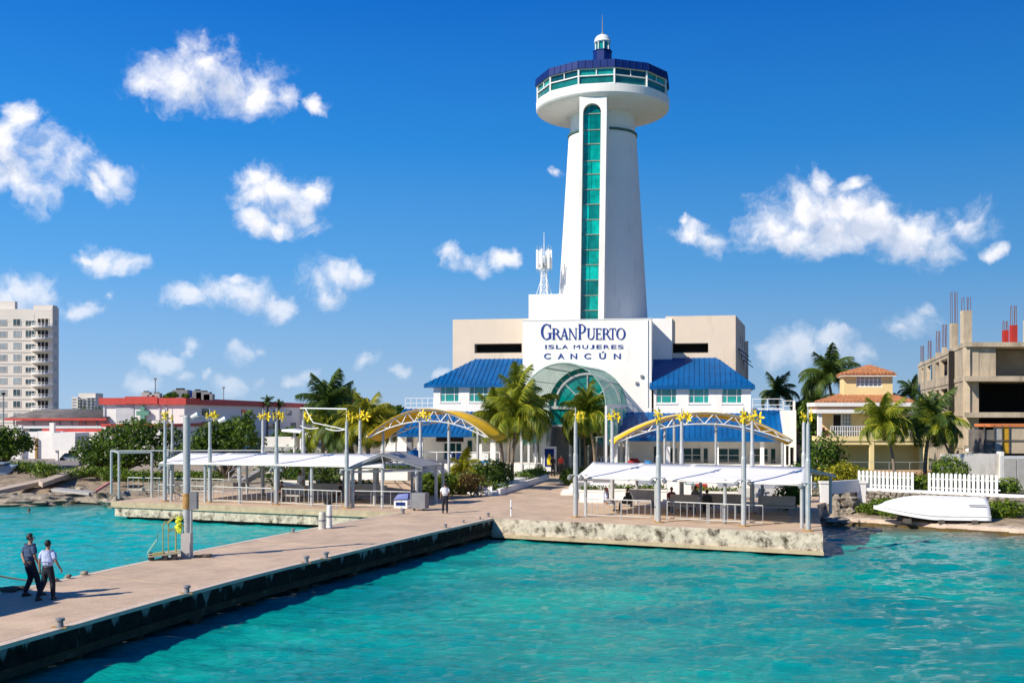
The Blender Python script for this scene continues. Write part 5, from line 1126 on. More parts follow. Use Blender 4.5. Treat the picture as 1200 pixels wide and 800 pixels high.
lr = thing('loop_rail', 'grey looped handrail at the left edge of the right terrace', 'railing', (P(708, 540, 84).x, 84, 2.0), local=True); mb = MB()
for k in range(4): mb.tube([(k*.28-.5, 0, 0), (k*.28-.5, 0, 1.1), (k*.28-.38, 0, 1.25), (k*.28-.26, 0, 1.1), (k*.28-.26, 0, 0)], .025, 6)
mb.build('hoops', M_FRAME, lr)
# blue tarpaulin stack and signs on the left terrace
bx = P(486.5, 538, 84); bt = thing('covered_stack', 'blue tarpaulin covered stack with round top on the left terrace', 'tarpaulin', (bx.x, 84, 2.1), rz=-.15, local=True)
MB().lathe([(.62, 0), (.60, 1.0), (.52, 1.45), (.2, 1.62), (.02, 1.64)], 0, 0, 16).build('cover', M_BTARP, bt, smooth=True); MB().box(-.95, -.3, 0, .9, .3, .35).build('blue_crates', M_BTARP, bt); MB().blob((0, 0, 1.7), .16, 8, 5, .1).build('lid', M_FRAME, bt)
tr = thing('terrace_railing', 'white railing with boards along the left terrace edge behind the garden', 'railing', b2w(bu(480, -6.4), -6.4, 2.1), rz=A, local=True)
w_ = 8.2; railing(tr, [(-3.2, 0, 0), (w_, 0, 0)], 1.05, 1.5, mid=0, r=.05)
for a_, c_, m_, nm in ((3.4, 4.0, M_NAVY, 'board'), (4.3, 4.9, M_NAVY, 'board'), (5.0, 7.2, M_FRAME, 'banner')): MB().box(a_, -.06, .1, c_, -.02, .95).build(nm, m_, tr)
MB().box(3.5, -.08, .2, 3.85, -.06, .85).build('white_print', M_FRAME, tr); MB().box(5.0, -.08, .1, 7.2, -.06, .3).build('blue_stripe', M_BTARP, tr)
# white low walls and planter steps either side of the entrance path
sd_ = thing('planter_steps', 'white stepped planter blocks along the left side of the entrance path', 'steps', (G(600, 577).x, G(600, 577).y, DK))
a_ = G(582, 580); e_ = G(640, 560, 1.2)
dv = (Vector((e_.x, e_.y))-Vector((a_.x, a_.y))); 
mb = MB(); q0 = Vector((a_.x, a_.y)); dn = dv.normalized(); nr_ = Vector((-dn.y, dn.x)); L_ = dv.length
def stp(u0, u1, w0, w1, z1, nm='block'):
    MB().prism([tuple(q0+dn*u0+nr_*w0), tuple(q0+dn*u1+nr_*w0), tuple(q0+dn*u1+nr_*w1), tuple(q0+dn*u0+nr_*w1)], DK, z1).build(nm, M_WHITE, sd_)
stp(0, L_, -.25, .0, DK+.42, 'kerb_wall'); stp(0, L_*.32, .005, 2.1, DK+.22); stp(L_*.06, L_*.3, .6, 1.9, DK+.5); stp(L_*.36, L_*.62, .3, 1.7, DK+.55); stp(L_*.66, L_*.95, .3, 1.6, DK+.5)
sr = thing('planter_steps', 'white stepped blocks at the right foot of the entrance path', 'steps', (G(665, 578).x, G(665, 578).y, DK)); sd_ = sr; q0 = Vector((G(657, 580).x, G(657, 580).y)); dn = Vector((.1, 1)).normalized(); nr_ = Vector((1, -.1)).normalized()
stp(0, 3, 0, 1.9, DK+.2); stp(1, 5, .5, 2.0, DK+.5); stp(2.2, 7, .9, 2.1, DK+.8); stp(-.2, 1.2, 1.95, 3.6, DK+.8)
sg_ = thing('sunken_bank', 'sloping grey brick bank beside the right steps', 'bank', (P(692, 570, 70).x, 71, DK)); MB().sheet([(3.9, 69, 1.11), (6.2, 69, 1.11), (7.0, 76, 2.1), (4.3, 76, 2.1)], .2).build('brick_slope', mat('grey_brick', (.24, .22, .20), .9, var=.3, scale=8), sg_)
# grey bin trolley and blue white crate by the standing man
c = G(490, 601); cb = thing('utility_cart', 'grey metal utility box on wheels right of the gabled canopy posts', 'cart', (c.x, c.y+1.6, DK), rz=-.3, local=True)
MB().box(-.45, -.3, .12, .4, .3, 1.0).build('box', M_GREY, cb, bevel=.03)
for s_ in (-.3, .25): MB().cyl(s_, -.2, 0, .12, .07, n=8).build('wheel', M_BLK, cb)
c = G(468, 598); ic = thing('cool_box', 'white cool box with blue lid under the gabled canopy', 'cool box', (c.x, c.y+1.8, DK), rz=-.3, local=True); MB().box(-.42, -.3, 0, .42, .3, .5).build('tub', M_FRAME, ic); MB().add([(-.44, -.32, .5), (.44, -.32, .5), (.44, .32, .5), (-.44, .32, .5), (-.2, -.2, .8), (.44, -.2, .85), (.44, .2, .85), (-.2, .2, .8)], [(0, 3, 2, 1), (4, 5, 6, 7), (0, 1, 5, 4), (1, 2, 6, 5), (2, 3, 7, 6), (3, 0, 4, 7)]).build('lid', mat('royal_blue', (.01, .05, .3), .5), ic)
MB().box(-.3, -.31, .15, .3, -.3, .35).build('label_strip', M_NAVY, ic)
# clutter on tables: bags
rk = random.Random(9)
for i, (px, Y, z, m_, lb) in enumerate(((736, 60, .5, M_BLK, 'dark bag on the long bench under the right canopy'), (830, 57.5, .5, M_BLK, 'black bag beside the dark seated figure'), (385, 64.5, 0, M_BLK, 'black bin bag standing on the left quay'), (386, 66, .5, M_GREY, 'grey pile on a bench under the left canopy'), (412, 66, .55, M_RED, 'small red bag under the left canopy'), (356, 67.5, .5, mat('tan_bag', (.4, .25, .1), .8), 'tan bag on a bench under the left canopy'))):
    p = Vector(((px-600)/F*Y, Y, DK+z)); o = MB(); o.blob(p+Vector((0, 0, .2)), (.28, .2, .22), 9, 7, .3, i); single(o, 'bag', m_, lb, 'bag', smooth=True)
# ramp with handrails behind the left canopy
rp = thing('concrete_ramp', 'grey concrete ramp with pipe handrails rising behind the left canopy', 'ramp', (P(290, 570, 84).x, 84, DK)); a_, b__ = P(268, 572, 82), P(318, 545, 88); a_.z = 1.1; b__.z = 2.7
MB().sheet([a_, b__, b__+Vector((.5, 2.2, 0)), a_+Vector((.5, 2.2, 0))], .3).build('slab', M_BENCH, rp); mb = MB()
for hh in (.5, 1.0): mb.tube([a_+Vector((0, 0, hh)), b__+Vector((0, 0, hh))], .03, 6)
for k in range(6): c = a_.lerp(b__, k/5); mb.bar(c, c+Vector((0, 0, 1)), .05)
mb.build('handrail', M_FRAME, rp)
o = MB(); o.prism([(-27, 79.5), (-20.5, 79), (-19.5, 79.8), (-20.5, 81.2), (-26, 81)], 1.05, 1.5); single(o, 'low_wall', M_ROCK, 'low broken grey wall behind the left quay platform', 'wall')
#@@PART4
# ================================================================== left side buildings
def facade_windows(parent, u0, u1, y, zs, xs_, w_, h_, m, fm=M_FRAME, dep=.08):
    for z in zs:
        for x in xs_:
            f = MB(); f.box(x-w_/2-.08, y-dep, z-.08, x+w_/2+.08, y+.02, z+h_+.08); fo = f.build('window', fm, parent)
            MB().box(x-w_/2, y-dep-.02, z, x+w_/2, y-dep, z+h_).build('pane', m, fo)
ap = thing('apartment_tower', 'tall beige apartment tower with stacked curved balconies at the left frame edge', 'apartment block', (-120, 268, 0)); Ya = 268; sa = F/Ya
ax0, ax1 = P(-60, 0, Ya).x, P(61.5, 0, Ya).x; at = P(0, 362, Ya).z
MB().box(ax0, Ya, 0, ax1-.3, Ya+3.7, at).build('main_wall', M_APT, ap)
MB().box(ax1-.29, Ya+.01, 0, ax1, Ya+3.72, at+.6).build('side_wall', M_APT, ap)
MB().box(ax0, Ya-.05, at-3.1, P(40, 0, Ya).x, Ya+1, at-1.2).build('parapet', M_APT, ap); MB().box(ax0, Ya+2, at, P(13, 0, Ya).x, Ya+3.5, P(0, 352, Ya).z).build('roof_house', M_APT, ap)
MB().box(P(38, 0, Ya).x, Ya+.5, at+.01, P(61, 0, Ya).x, Ya+3.2, at+1.0).build('roof_house', M_APT, ap)
fl = [at-3-2.92*k for k in range(9)]
for k in range(9):
    z = CZ-(372+13.7*k+8-HY)/sa-.2
    for a_, b__, hh, m_ in ((-3, 7.5, 1.4, M_WGL2), (15.5, 24, 1.5, M_WGL if k in (0, 6, 7) else M_WGL2), (30, 41, 1.1 if k != 1 else 1.6, M_WGL)):
        x0_, x1_ = P(a_, 0, Ya).x, P(b__, 0, Ya).x; f = MB().box(x0_-.1, Ya-.12, z-.1, x1_+.1, Ya+.02, z+hh+.1).build('window', M_APT, ap)
        nn_ = 3 if a_ > 25 else 2
        for j in range(nn_): MB().box(x0_+(x1_-x0_)*j/nn_+.06, Ya-.15, z, x0_+(x1_-x0_)*(j+1)/nn_-.06, Ya-.12, z+hh).build('pane', m_, f)
    x0_, x1_ = P(44, 0, Ya).x, P(57, 0, Ya).x; f = MB().box(x0_-.1, Ya-.1, z-.5, x1_+.1, Ya+.02, z+1.7).build('balcony_door', M_APT, ap)
    for j in range(3): MB().box(x0_+(x1_-x0_)*j/3+.1, Ya-.14, z-.4, x0_+(x1_-x0_)*(j+1)/3-.1, Ya-.1, z+1.6).build('pane', M_DARK, f)
    bx0, bx1 = P(37, 0, Ya).x, P(62, 0, Ya).x; bal = MB(); cxm = (bx0+bx1)/2+1; n_ = 8
    pts = [(bx0, Ya)]+[(bx0+(bx1-bx0)*j/n_, Ya-.4-1.7*math.sin(math.pi*min(1, .12+j/n_*.88))**.7) for j in range(1, n_+1)]+[(bx1, Ya)]
    bs = bal.prism(pts, z-.75, z-.5).build('balcony', M_APT, ap); rl = MB()
    for p, q in zip(pts, pts[1:]): rl.bar((p[0], p[1], z+.3), (q[0], q[1], z+.3), .12, .12); rl.bar((p[0], p[1], z-.3), (q[0], q[1], z-.3), .06, .35); rl.bar((p[0], p[1], z-.5), (p[0], p[1], z+.3), .1)
    rl.build('balustrade', M_FRAME, bs)
    MB().box(ax1+.0, Ya+1.2, z+.2, ax1+.05, Ya+2.6, z+1.3).build('side_window', M_WGL2, ap)
    MB().box(ax0, Ya-.06, z-1.05, P(36, 0, Ya).x, Ya+.01, z-.85).build('string_course', M_APTD, ap)
dt = thing('distant_block', 'small pale apartment block far behind the grey sheet roof', 'apartment block', (P(99, 480, 820).x, 820, 0)); Yd = 820
for a_, b__, tp in ((86, 93, 465), (92, 112, 460.5)): MB().box(P(a_, 0, Yd).x, Yd+(a_ == 86)*-3, 0, P(b__, 0, Yd).x, Yd+15, P(0, tp, Yd).z).build('wall', M_APT, dt)
for k in range(5):
    for x_ in (87.5, 90, 95, 99, 104, 108.5):
        z = P(0, 468+k*3.4, Yd).z; MB().box(P(x_, 0, Yd).x-.6, Yd-3.2, z-.5, P(x_, 0, Yd).x+.6, Yd-2.9 if x_ < 93 else Yd+.1, z+.6).build('window', M_WGL2, dt)
    MB().box(P(101, 0, Yd).x, Yd-1.4, P(0, 466+k*3.4, Yd).z, P(112.6, 0, Yd).x, Yd, P(0, 465.3+k*3.4, Yd).z+.1).build('balcony', M_FRAME, dt)
# main white building with red parapet
Yw = 130; wb = thing('white_building', 'two storey white building with red parapet and blue water tank behind the left trees', 'building', (P(160, 0, Yw).x, Yw, 0))
def ww(px, Y=Yw): return (px-600)/F*Y
x0_, x1_ = ww(121), ww(216); zt_ = P(0, 468.5, Yw).z; x2_, y2_ = ww(358, 205), 205.0
MB().prism([(x0_, Yw), (x1_, Yw), (x2_, y2_), (x0_, y2_)], 0, zt_).build('wall', mat('white_paint', (.85, .82, .77), .8, var=.04), wb)
p_ = MB(); p_.prism([(x0_-.4, Yw-.4), (x1_+.3, Yw-.4), (x1_+.3, Yw), (x0_-.4, Yw)], zt_-.55, zt_+.25); dx_, dy_ = x2_-x1_, y2_-Yw
p_.prism([(x1_+.3, Yw-.4), (x2_+.3, y2_), (x2_, y2_), (x1_, Yw)], zt_-.55, zt_+.25)
p_.prism([(ww(148), Yw-.5), (ww(186), Yw-.5), (ww(186), Yw-.4), (ww(148), Yw-.4)], zt_-.5, zt_+.42); p_.build('parapet', M_REDP, wb)
MB().box(ww(136), Yw-.08, P(0, 494, Yw).z, ww(157), Yw+.05, P(0, 474, Yw).z).build('blank_panel', mat('pale_grey_paint', (.55, .55, .56), .8), wb)
cr_ = MB(); cc_ = Vector((ww(168.5), Yw-.35, P(0, 484, Yw).z))
for dx, dz, py_ in ((.25, .75, .0), (.75, .27, .01)): cr_.box(cc_.x-dx, cc_.y-.12-py_, cc_.z-dz, cc_.x+dx, cc_.y+.12+py_, cc_.z+dz)
cr_.box(cc_.x-.04, cc_.y+.1, cc_.z-2.5, cc_.x+.04, cc_.y+.35, cc_.z+1.7); cr_.build('green_cross_sign', mat('grey_green', (.12, .30, .22), .6), wb)
for px in (122.5, 187, 195): MB().box(ww(px)-.09, Yw-.12, 0, ww(px)+.09, Yw, zt_-.6).build('pilaster', mat('pale_grey_paint', (1, 1, 1)), wb)
for k, (f, zz2, w2) in enumerate(((.12, 6.3, 1.1), (.12, 4.6, 1.2), (.38, 6.3, 1), (.4, 5.0, 1.2), (.62, 6.2, 1.4), (.8, 6.2, 1.4), (.62, 4, 1.4), (.85, 4, 1.4))):
    c = Vector((x1_+dx_*f, Yw+dy_*f, zz2)); n_ = Vector((dy_, -dx_, 0)).normalized(); d_ = Vector((dx_, dy_, 0)).normalized()
    q_ = [c-d_*w2*1.6+n_*.05, c+d_*w2*1.6+n_*.05, c+d_*w2*1.6+n_*.05+Vector((0, 0, .9)), c-d_*w2*1.6+n_*.05+Vector((0, 0, .9))]; MB().sheet(q_, .08).build('window', M_WGL, wb)
# lower band and canopy at right
lb_ = MB(); lb_.prism([(ww(140), Yw-5), (ww(214), Yw-5), (ww(262, 150), 150), (ww(216)-.2, Yw)], 0, P(0, 500, Yw-5).z); lb_.build('lower_wing', MC['white_paint'], wb)
lr_ = MB(); lr_.prism([(ww(138), Yw-5.3), (ww(214), Yw-5.3), (ww(280, 152), 150), (ww(216), Yw)], P(0, 500, Yw-5).z, P(0, 496.5, Yw-5).z); lr_.build('lower_parapet', M_REDP, wb)
rf = MB(); rf.prism([(x0_, Yw+.1), (x1_, Yw+.1), (x2_-.3, y2_), (x0_, y2_)], zt_, zt_+.05); rf.build('flat_roof', M_GREYR, wb)
# roof-top objects
def tank(px, py, Y, m, label, r=.75, h=1.3):
    c = P(px, py, Y); t_ = thing('water_tank', label, 'water tank', c); MB().lathe([(r, c.z), (r, c.z+h*.65), (r*.85, c.z+h*.85), (r*.3, c.z+h), (.05, c.z+h*1.02)], c.x, c.y, 14).build('tank', m, t_, smooth=True)
    MB().box(c.x-r*1.3, c.y-r, zt_+.04, c.x+r*1.3, c.y+r, c.z).build('stand', mat('grey_paint', (.5, .5, .5)), t_)
tank(221, 466, 141, mat('royal_blue', (.01, .05, .3), .5), 'dark blue round water tank on the roof of the white building', .95, 1.0)
for i, (px, w_, h_) in enumerate(((212, 1.0, 1.0), (232, .6, .9), (239, .9, .8), (245, .6, .6), (172, .5, .7), (178.5, .5, .45), (184, .5, .6))):
    Y_ = 136 if px > 200 else 131; c = Vector((ww(px, Y_), Y_, zt_+.05)); t_ = thing('roof_unit', 'grey roof plant box on the white building, %s' % ['left of the blue tank', 'right of the blue tank', 'largest right of the tank', 'rightmost of the row', 'with a mast behind, over the cross sign', 'low one between two others', 'beside the thin mast'][i], 'roof unit', c)
    MB().box(c.x-w_, c.y-.5, c.z, c.x+w_, c.y+.5, c.z+h_*1.3).build('casing', M_GREY if px > 200 else M_BENCH, t_, bevel=.05); MB().box(c.x-w_*.5, c.y-.4, c.z+h_*1.3, c.x+w_*.4, c.y+.4, c.z+h_*1.5).build('cowl', M_DARK, t_)
for px, hp, lb in ((182, 20, 'thin antenna mast on the white building roof'), (262, 12, 'short lamp mast on the far part of the white roof')):
    Y_ = 133 if px < 200 else 150; o = MB(); z0_ = zt_; o.tube([(ww(px, Y_), Y_, z0_), (ww(px, Y_), Y_, z0_+hp*Y_/F+.6)], .06, 6); o.box(ww(px, Y_)-.15, Y_-.1, z0_+hp*Y_/F+.4, ww(px, Y_)+.15, Y_+.1, z0_+hp*Y_/F+.65); single(o, 'roof_mast', M_GREY, lb, 'antenna')
# long low building with weathered sheet roof
Yl = 128; lb2 = thing('low_building', 'low white building with weathered grey sheet roof and pink balcony, far left', 'building', (P(60, 0, Yl).x, Yl, 0))
def lx(px, Y=Yl): return (px-600)/F*Y
MB().box(lx(8), Yl+3, 0, lx(121), Yl+14, P(0, 490, Yl).z).build('upper_wall', mat('dull_white', (.55, .54, .52), .8, var=.08), lb2)
r_ = MB(); nn_ = 40
for k in range(8):
    f0, f1 = k/8, (k+1)/8; h0, h1 = math.sin(f0*math.pi/2), math.sin(f1*math.pi/2); e_ = P(0, 490, Yl).z; t2 = P(0, 479, Yl+8).z-e_
    r_.add([(lx(2)+2.5*f0, Yl+1+8*f0, e_+t2*h0), (lx(121), Yl+1+8*f0, e_+t2*h0), (lx(121), Yl+1+8*f1, e_+t2*h1), (lx(2)+2.5*f1, Yl+1+8*f1, e_+t2*h1)], [(0, 1, 2, 3)])
o = r_.build('roof', M_GREYR, lb2, smooth=True); so_ = o.modifiers.new('thickness', 'SOLIDIFY'); so_.thickness = .2; so_.offset = -1
MB().box(lx(1), Yl+.9, e_-.25, lx(121), Yl+1.1, e_+.02).build('red_fascia', M_REDP, lb2)
pk_ = MB(); z0_, z1_ = P(0, 499, Yl).z, P(0, 492, Yl).z
MB().box(lx(86), Yl+1.5, z0_, lx(121), Yl+1.7, z1_).build('pink_balustrade', M_PINK, lb2); MB().box(lx(12), Yl+1.5, z0_, lx(86), Yl+1.62, z1_-.1).build('pink_balustrade', mat('pale_pink', (.55, .36, .33), .8), lb2)
for px in (10, 33, 53, 64, 78, 94, 108, 118): MB().box(lx(px)-.06, Yl+1.35, z0_-.3, lx(px)+.06, Yl+1.5, e_-.2).build('balcony_post', M_GREY, lb2)
MB().box(lx(4), Yl+1.2, z0_-.3, lx(121), Yl+3, z0_).build('balcony_slab', M_FRAME, lb2)
for a_, b__ in ((22, 38), (60, 76), (88, 100)): MB().box(lx(a_), Yl+2.85, P(0, 508, Yl).z, lx(b__), Yl+3, P(0, 500.5, Yl).z).build('dark_opening', M_WGL, lb2)
MB().box(lx(62), Yl-3, P(0, 506, Yl).z, lx(132), Yl-2.6, P(0, 502, Yl).z).build('red_band', M_REDP, lb2)
for a_, b__, t1 in ((30, 61, 506), (61, 89, 505), (89, 132, 506)): MB().box(lx(a_), Yl-4+.02*a_/30, 0, lx(b__), Yl-1, P(0, t1, Yl-4).z).build('front_wall', MC['white_paint'], lb2)
for px, t1 in ((42.5, 498), (79, 495)): MB().box(lx(px)-.25, Yl-4.4, 0 if px < 60 else P(0, 508, Yl).z, lx(px)+.25, Yl-3.9, P(0, t1, Yl-4).z).build('pillar', M_WHITE, lb2)
MB().box(lx(60.5)-.1, Yl-4.25, 0, lx(60.5)+.1, Yl-3.95, P(0, 512, Yl).z).build('rust_pipe', M_RUST, lb2)
# garage box overhanging
gb = thing('garage_block', 'white block overhanging a dark garage with parked car, far left', 'garage', (P(78, 0, 122).x, 122, 0)); Yg = 119
MB().prism([(lx(61.5, Yg), Yg), (lx(88, Yg), Yg), (lx(88, Yg), Yg+4), (lx(61.5, Yg), Yg+4)], P(0, 527.5, Yg).z, P(0, 507, Yg).z).build('upper_box', MC['white_paint'], gb)
MB().add([(lx(88, Yg)+.001, Yg, P(0, 527.5, Yg).z), (lx(93, Yg), Yg+2.5, P(0, 527.5, Yg).z), (lx(93, Yg), Yg+2.5, P(0, 512, Yg).z), (lx(88, Yg)+.001, Yg, P(0, 512, Yg).z), (lx(88, Yg)+.001, Yg+4, P(0, 527.5, Yg).z), (lx(88, Yg)+.001, Yg+4, P(0, 512, Yg).z)], [(0, 1, 2, 3), (1, 4, 5, 2), (0, 4, 1), (3, 2, 5)]).build('chamfer', MC['pale_grey_paint'], gb)
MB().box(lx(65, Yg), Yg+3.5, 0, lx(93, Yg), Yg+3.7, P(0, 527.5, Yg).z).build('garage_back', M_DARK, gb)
for px in (65, 92.5): MB().box(lx(px, Yg)-.15, Yg+.3, 0, lx(px, Yg)+.15, Yg+.6, P(0, 527.5, Yg).z).build('pier', M_WHITE, gb)
cr_ = thing('parked_car', 'small white parked car in the dark garage opening', 'car', (lx(80, Yg), Yg+1.6, 1.15)); 
cx_ = lx(80, Yg); MB().add([(cx_-1.6, Yg+.8, 1.35), (cx_+1.6, Yg+.8, 1.35), (cx_+1.6, Yg+2.4, 1.35), (cx_-1.6, Yg+2.4, 1.35), (cx_-1.6, Yg+.8, 1.75), (cx_+1.5, Yg+.8, 1.7), (cx_+1.5, Yg+2.4, 1.7), (cx_-1.6, Yg+2.4, 1.75)], [(0,3,2,1),(4,5,6,7),(0,1,5,4),(1,2,6,5),(2,3,7,6),(3,0,4,7)]).build('body', M_FRAME, cr_, bevel=.1)
MB().add([(cx_-1.2, Yg+.9, 1.74), (cx_+.7, Yg+.9, 1.71), (cx_+.7, Yg+2.3, 1.71), (cx_-1.2, Yg+2.3, 1.74), (cx_-.8, Yg+1.0, 2.15), (cx_+.2, Yg+1.0, 2.15), (cx_+.2, Yg+2.2, 2.15), (cx_-.8, Yg+2.2, 2.15)], [(0,3,2,1),(4,5,6,7),(0,1,5,4),(1,2,6,5),(2,3,7,6),(3,0,4,7)]).build('cabin', M_WGL, cr_)
for dx in (-1, 1):
    w_ = MB(); w_.lathe([(.28, -.1), (.3, 0), (.28, .1)], 0, 0, 12); w_.v = [(cx_+dx+p, Yg+.85+r_, 1.4+q) for p, q, r_ in w_.v]; w_.build('wheel', M_BLK, cr_)
# small lamp post at far left
c = Vector((P(4, 0, 150).x, 150, 1)); t_ = thing('street_lamp', 'dark street lamp before the apartment tower at the left edge', 'street lamp', c); MB().tube([c, c+Vector((0, 0, 8.2))], .1, 6).build('shaft', M_GREY, t_); MB().blob(c+Vector((0, 0, 8.3)), (.3, .3, .2), 8, 5, 0).build('lamp_head', M_DARK, t_)
# far right-of-left buildings
rb_ = thing('white_building', 'lower white building with red edged roof running behind the left palm', 'building', (P(400, 0, 190).x, 190, 0))
for a_, b__, Y_, tp, m_ in ((345, 380, 200, 476, MC['white_paint']), (366, 388, 185, 480, MC['pale_grey_paint']), (386, 440, 190, 483, MC['white_paint']), (402, 415, 192, 470, MC['white_paint'])):
    MB().box(P(a_, 0, Y_).x, Y_, 0, P(b__, 0, Y_).x, Y_+12, P(0, tp, Y_).z).build('wall', m_, rb_); MB().box(P(a_, 0, Y_).x-.3, Y_-.3, P(0, tp+3, Y_).z, P(b__, 0, Y_).x+.3, Y_-.01, P(0, tp-1, Y_).z).build('red_edge', M_REDP, rb_)
for px in (370, 376, 392): MB().box(P(px, 0, 185).x, 184.9, P(0, 496, 185).z, P(px+3, 0, 185).x, 185.1, P(0, 488, 185).z).build('window', M_WGL, rb_)
bl_ = thing('blue_sign_board', 'white curved canopy roof before the left palm', 'canopy roof', P(330, 520, 98)); del bl_['label']; bl_['label'] = 'white concave canopy roof on thin posts behind the left shade canopy'; bl_.name = 'curved_canopy'
pts = [P(330, 503, 98), P(350, 505, 98), P(362, 509, 97), P(371, 517, 96)]; mb = MB()
for p, q in zip(pts, pts[1:]): mb.add([p, q, q+Vector((0, 6, 0)), p+Vector((0, 6, 0))], [(0, 1, 2, 3)])
o = mb.build('roof_shell', M_FRAME, bl_, smooth=True); so_ = o.modifiers.new('thickness', 'SOLIDIFY'); so_.thickness = .2
MB().box(P(310, 0, 99).x, 99, 1, P(345, 0, 99).x, 101, P(0, 512, 99).z).build('wall', M_WHITE, bl_); MB().box(P(311, 0, 99).x, 98.8, P(0, 528, 99).z, P(400, 0, 99).x, 99, P(0, 523, 99).z).build('lattice_rail', M_GALV, bl_)
for px in (341, 349): MB().cyl(P(px, 0, 97).x, 98.5, 1, P(0, 504, 98).z, .12, n=8).build('post', M_FRAME, bl_)
# ================================================================== yellow house
Yh = 88; hs_ = thing('yellow_house', 'two storey yellow house with terracotta tile roofs and square roof tower', 'house', (P(1018, 0, Yh).x, Yh, 1.7))
def hx(px, Y=Yh): return (px-600)/F*Y
def hz(py, Y=Yh): return CZ-(py-HY)*Y/F
def tiles(parent, poly, sp=.30, name='tile_roof'):
    pv = [Vector(q) for q in poly]; base = MB().sheet(pv if (pv[1]-pv[0]).cross(pv[-1]-pv[0]).z > 0 else pv[::-1], .1); mb = base; ribs(mb, poly, sp, .16, .13)
    ex = (pv[1]-pv[0]).normalized(); return mb.build(name, M_TERR, parent)
z1_ = hz(484); ZB = 1.72
MB().wall(hx(959), hx(1080), hz(513), hz(474), Yh, Yh+.3, [(hx(976), hx(998), hz(512), hz(484.5))]).build('upper_wall', M_HOUSE, hs_)
MB().prism([(hx(959), Yh+.3), (hx(959)+.3, Yh+.3), (hx(959)+3, Yh+9), (hx(959)+2.7, Yh+9)], ZB, hz(474)).build('side_wall', M_HOUSE, hs_); MB().box(hx(1079), Yh+.3, ZB, hx(1079)+.3, Yh+9, hz(474)).build('side_wall', M_HOUSE, hs_)
MB().box(hx(961), Yh+1.2, ZB, hx(1080), Yh+1.5, hz(516)).build('ground_wall', M_HOUSE, hs_)
dw = window(hs_, hx(976), hx(987), hz(508), hz(484.5), Yh+.12, (1,), 1, glass=M_DARK, w=.08, name='doorway')
window(hs_, hx(987), hx(998), hz(508), hz(484.5), Yh+.1, (1, 1, 1), 5, glass=M_WGL2, w=.07, name='door')
fb_ = Yh-1.5; sc_ = 1
MB().box(hx(957.5, fb_), fb_, hz(516.5, fb_), hx(1090, fb_), Yh+.0, hz(511, fb_)).build('balcony_floor', M_HOUSE, hs_)
MB().box(hx(960, fb_), fb_+.1, hz(516.5, fb_)-.3, hx(1088, fb_), fb_+.3, hz(516.5, fb_)).build('balcony_beam', M_HOUSE, hs_)
br = railing(hs_, [(hx(974, fb_), fb_+.1, hz(511, fb_)), (hx(1088, fb_), fb_+.1, hz(511, fb_))], .8, .19, r=.035, mid=1, name='balustrade')
for px, Y_ in ((960.5, fb_+.2), (1021.3, fb_+.2), (1085, fb_+.2)): MB().box(hx(px, Y_)-.16, Y_-.15, ZB, hx(px, Y_)+.16, Y_+.15, hz(516, fb_) if px > 970 else hz(484, fb_)).build('column', M_WHITE if px < 970 else M_HOUSE, hs_)
for px, h_ in ((966, .7), (1000, .6), (970, .5)): MB().box(hx(px, fb_)-.25, fb_+.7, hz(511, fb_), hx(px, fb_)+.25, fb_+1.2, hz(511, fb_)+h_).build('balcony_chair', M_PINK if px != 1000 else M_WOODD, hs_)
ef = fb_-.3; ex0, ex1 = hx(955, ef), hx(1075, ef)
for y0_, y1_, m_, o_ in ((471.5, 476, M_WHITE, 0), (476, 479.5, mat('salmon_band', (.55, .30, .2), .8), .25), (479.5, 484, M_WHITE, .1)): MB().box(ex0+o_, ef+o_, hz(y1_, ef), ex1-o_, ef+2.4, hz(y0_, ef)).build('eave_band', m_, hs_)
ze_ = hz(471.5, ef)+.01; zr_2 = hz(463, Yh+2); tx0, tx1 = hx(988.5, Yh+1.5), hx(1046, Yh+1.5)
tiles(hs_, [(ex0, ef, ze_), (ex1, ef, ze_), (hx(1045, Yh+2), Yh+2, zr_2), (hx(985, Yh+2), Yh+2, zr_2)]); tiles(hs_, [(ex0+3.4, Yh+9, ze_), (ex0, ef, ze_), (hx(985, Yh+2), Yh+2, zr_2), (hx(985, Yh+2)+1.1, Yh+6, zr_2)]); tiles(hs_, [(ex1, ef, ze_), (ex1, Yh+9, ze_), (hx(1045, Yh+2), Yh+6, zr_2), (hx(1045, Yh+2), Yh+2, zr_2)])
YT = Yh+1.5; zt0, zt1 = hz(468, YT), hz(439.5, YT)
MB().wall(tx0, tx1, zt0, zt1, YT, YT+.25, [(hx(1003.5, YT), hx(1034, YT), hz(453.5, YT), hz(440.5, YT))]).build('tower_wall', M_HOUSE, hs_)
MB().prism([(tx0, YT+.25), (tx0+.2, YT+.25), (tx0+1.1, YT+4), (tx0+.9, YT+4)], zt0, zt1).build('tower_wall', M_HOUSE, hs_); MB().box(tx1-.2, YT+.25, zt0, tx1, YT+4, zt1).build('tower_wall', M_HOUSE, hs_); MB().box(tx0+1.1, YT+3.8, zt0, tx1-.2, YT+4, zt1).build('tower_wall', M_HOUSE, hs_)
window(hs_, hx(1003.5, YT), hx(1034, YT), hz(453.5, YT), hz(440.5, YT), YT+.08, (1,)*6, 3, glass=M_WGL2, w=.09); MB().box(hx(1003, YT), YT+.2, hz(453.5, YT), hx(1035, YT), YT+.24, hz(440, YT)).build('window_backing', M_DARK, hs_)
e2 = YT-.5; tz = hz(438.5, e2); ap_ = (hx(1019, YT+2), YT+2, hz(428.5, YT+2)); q_ = [(hx(984.5, e2), e2, tz), (hx(1051, e2), e2, tz), (hx(1051, e2), YT+4.5, tz), (hx(984.5, e2)+1.2, YT+4.5, tz)]
for k in range(4): tiles(hs_, [q_[k], q_[(k+1) % 4], ap_])
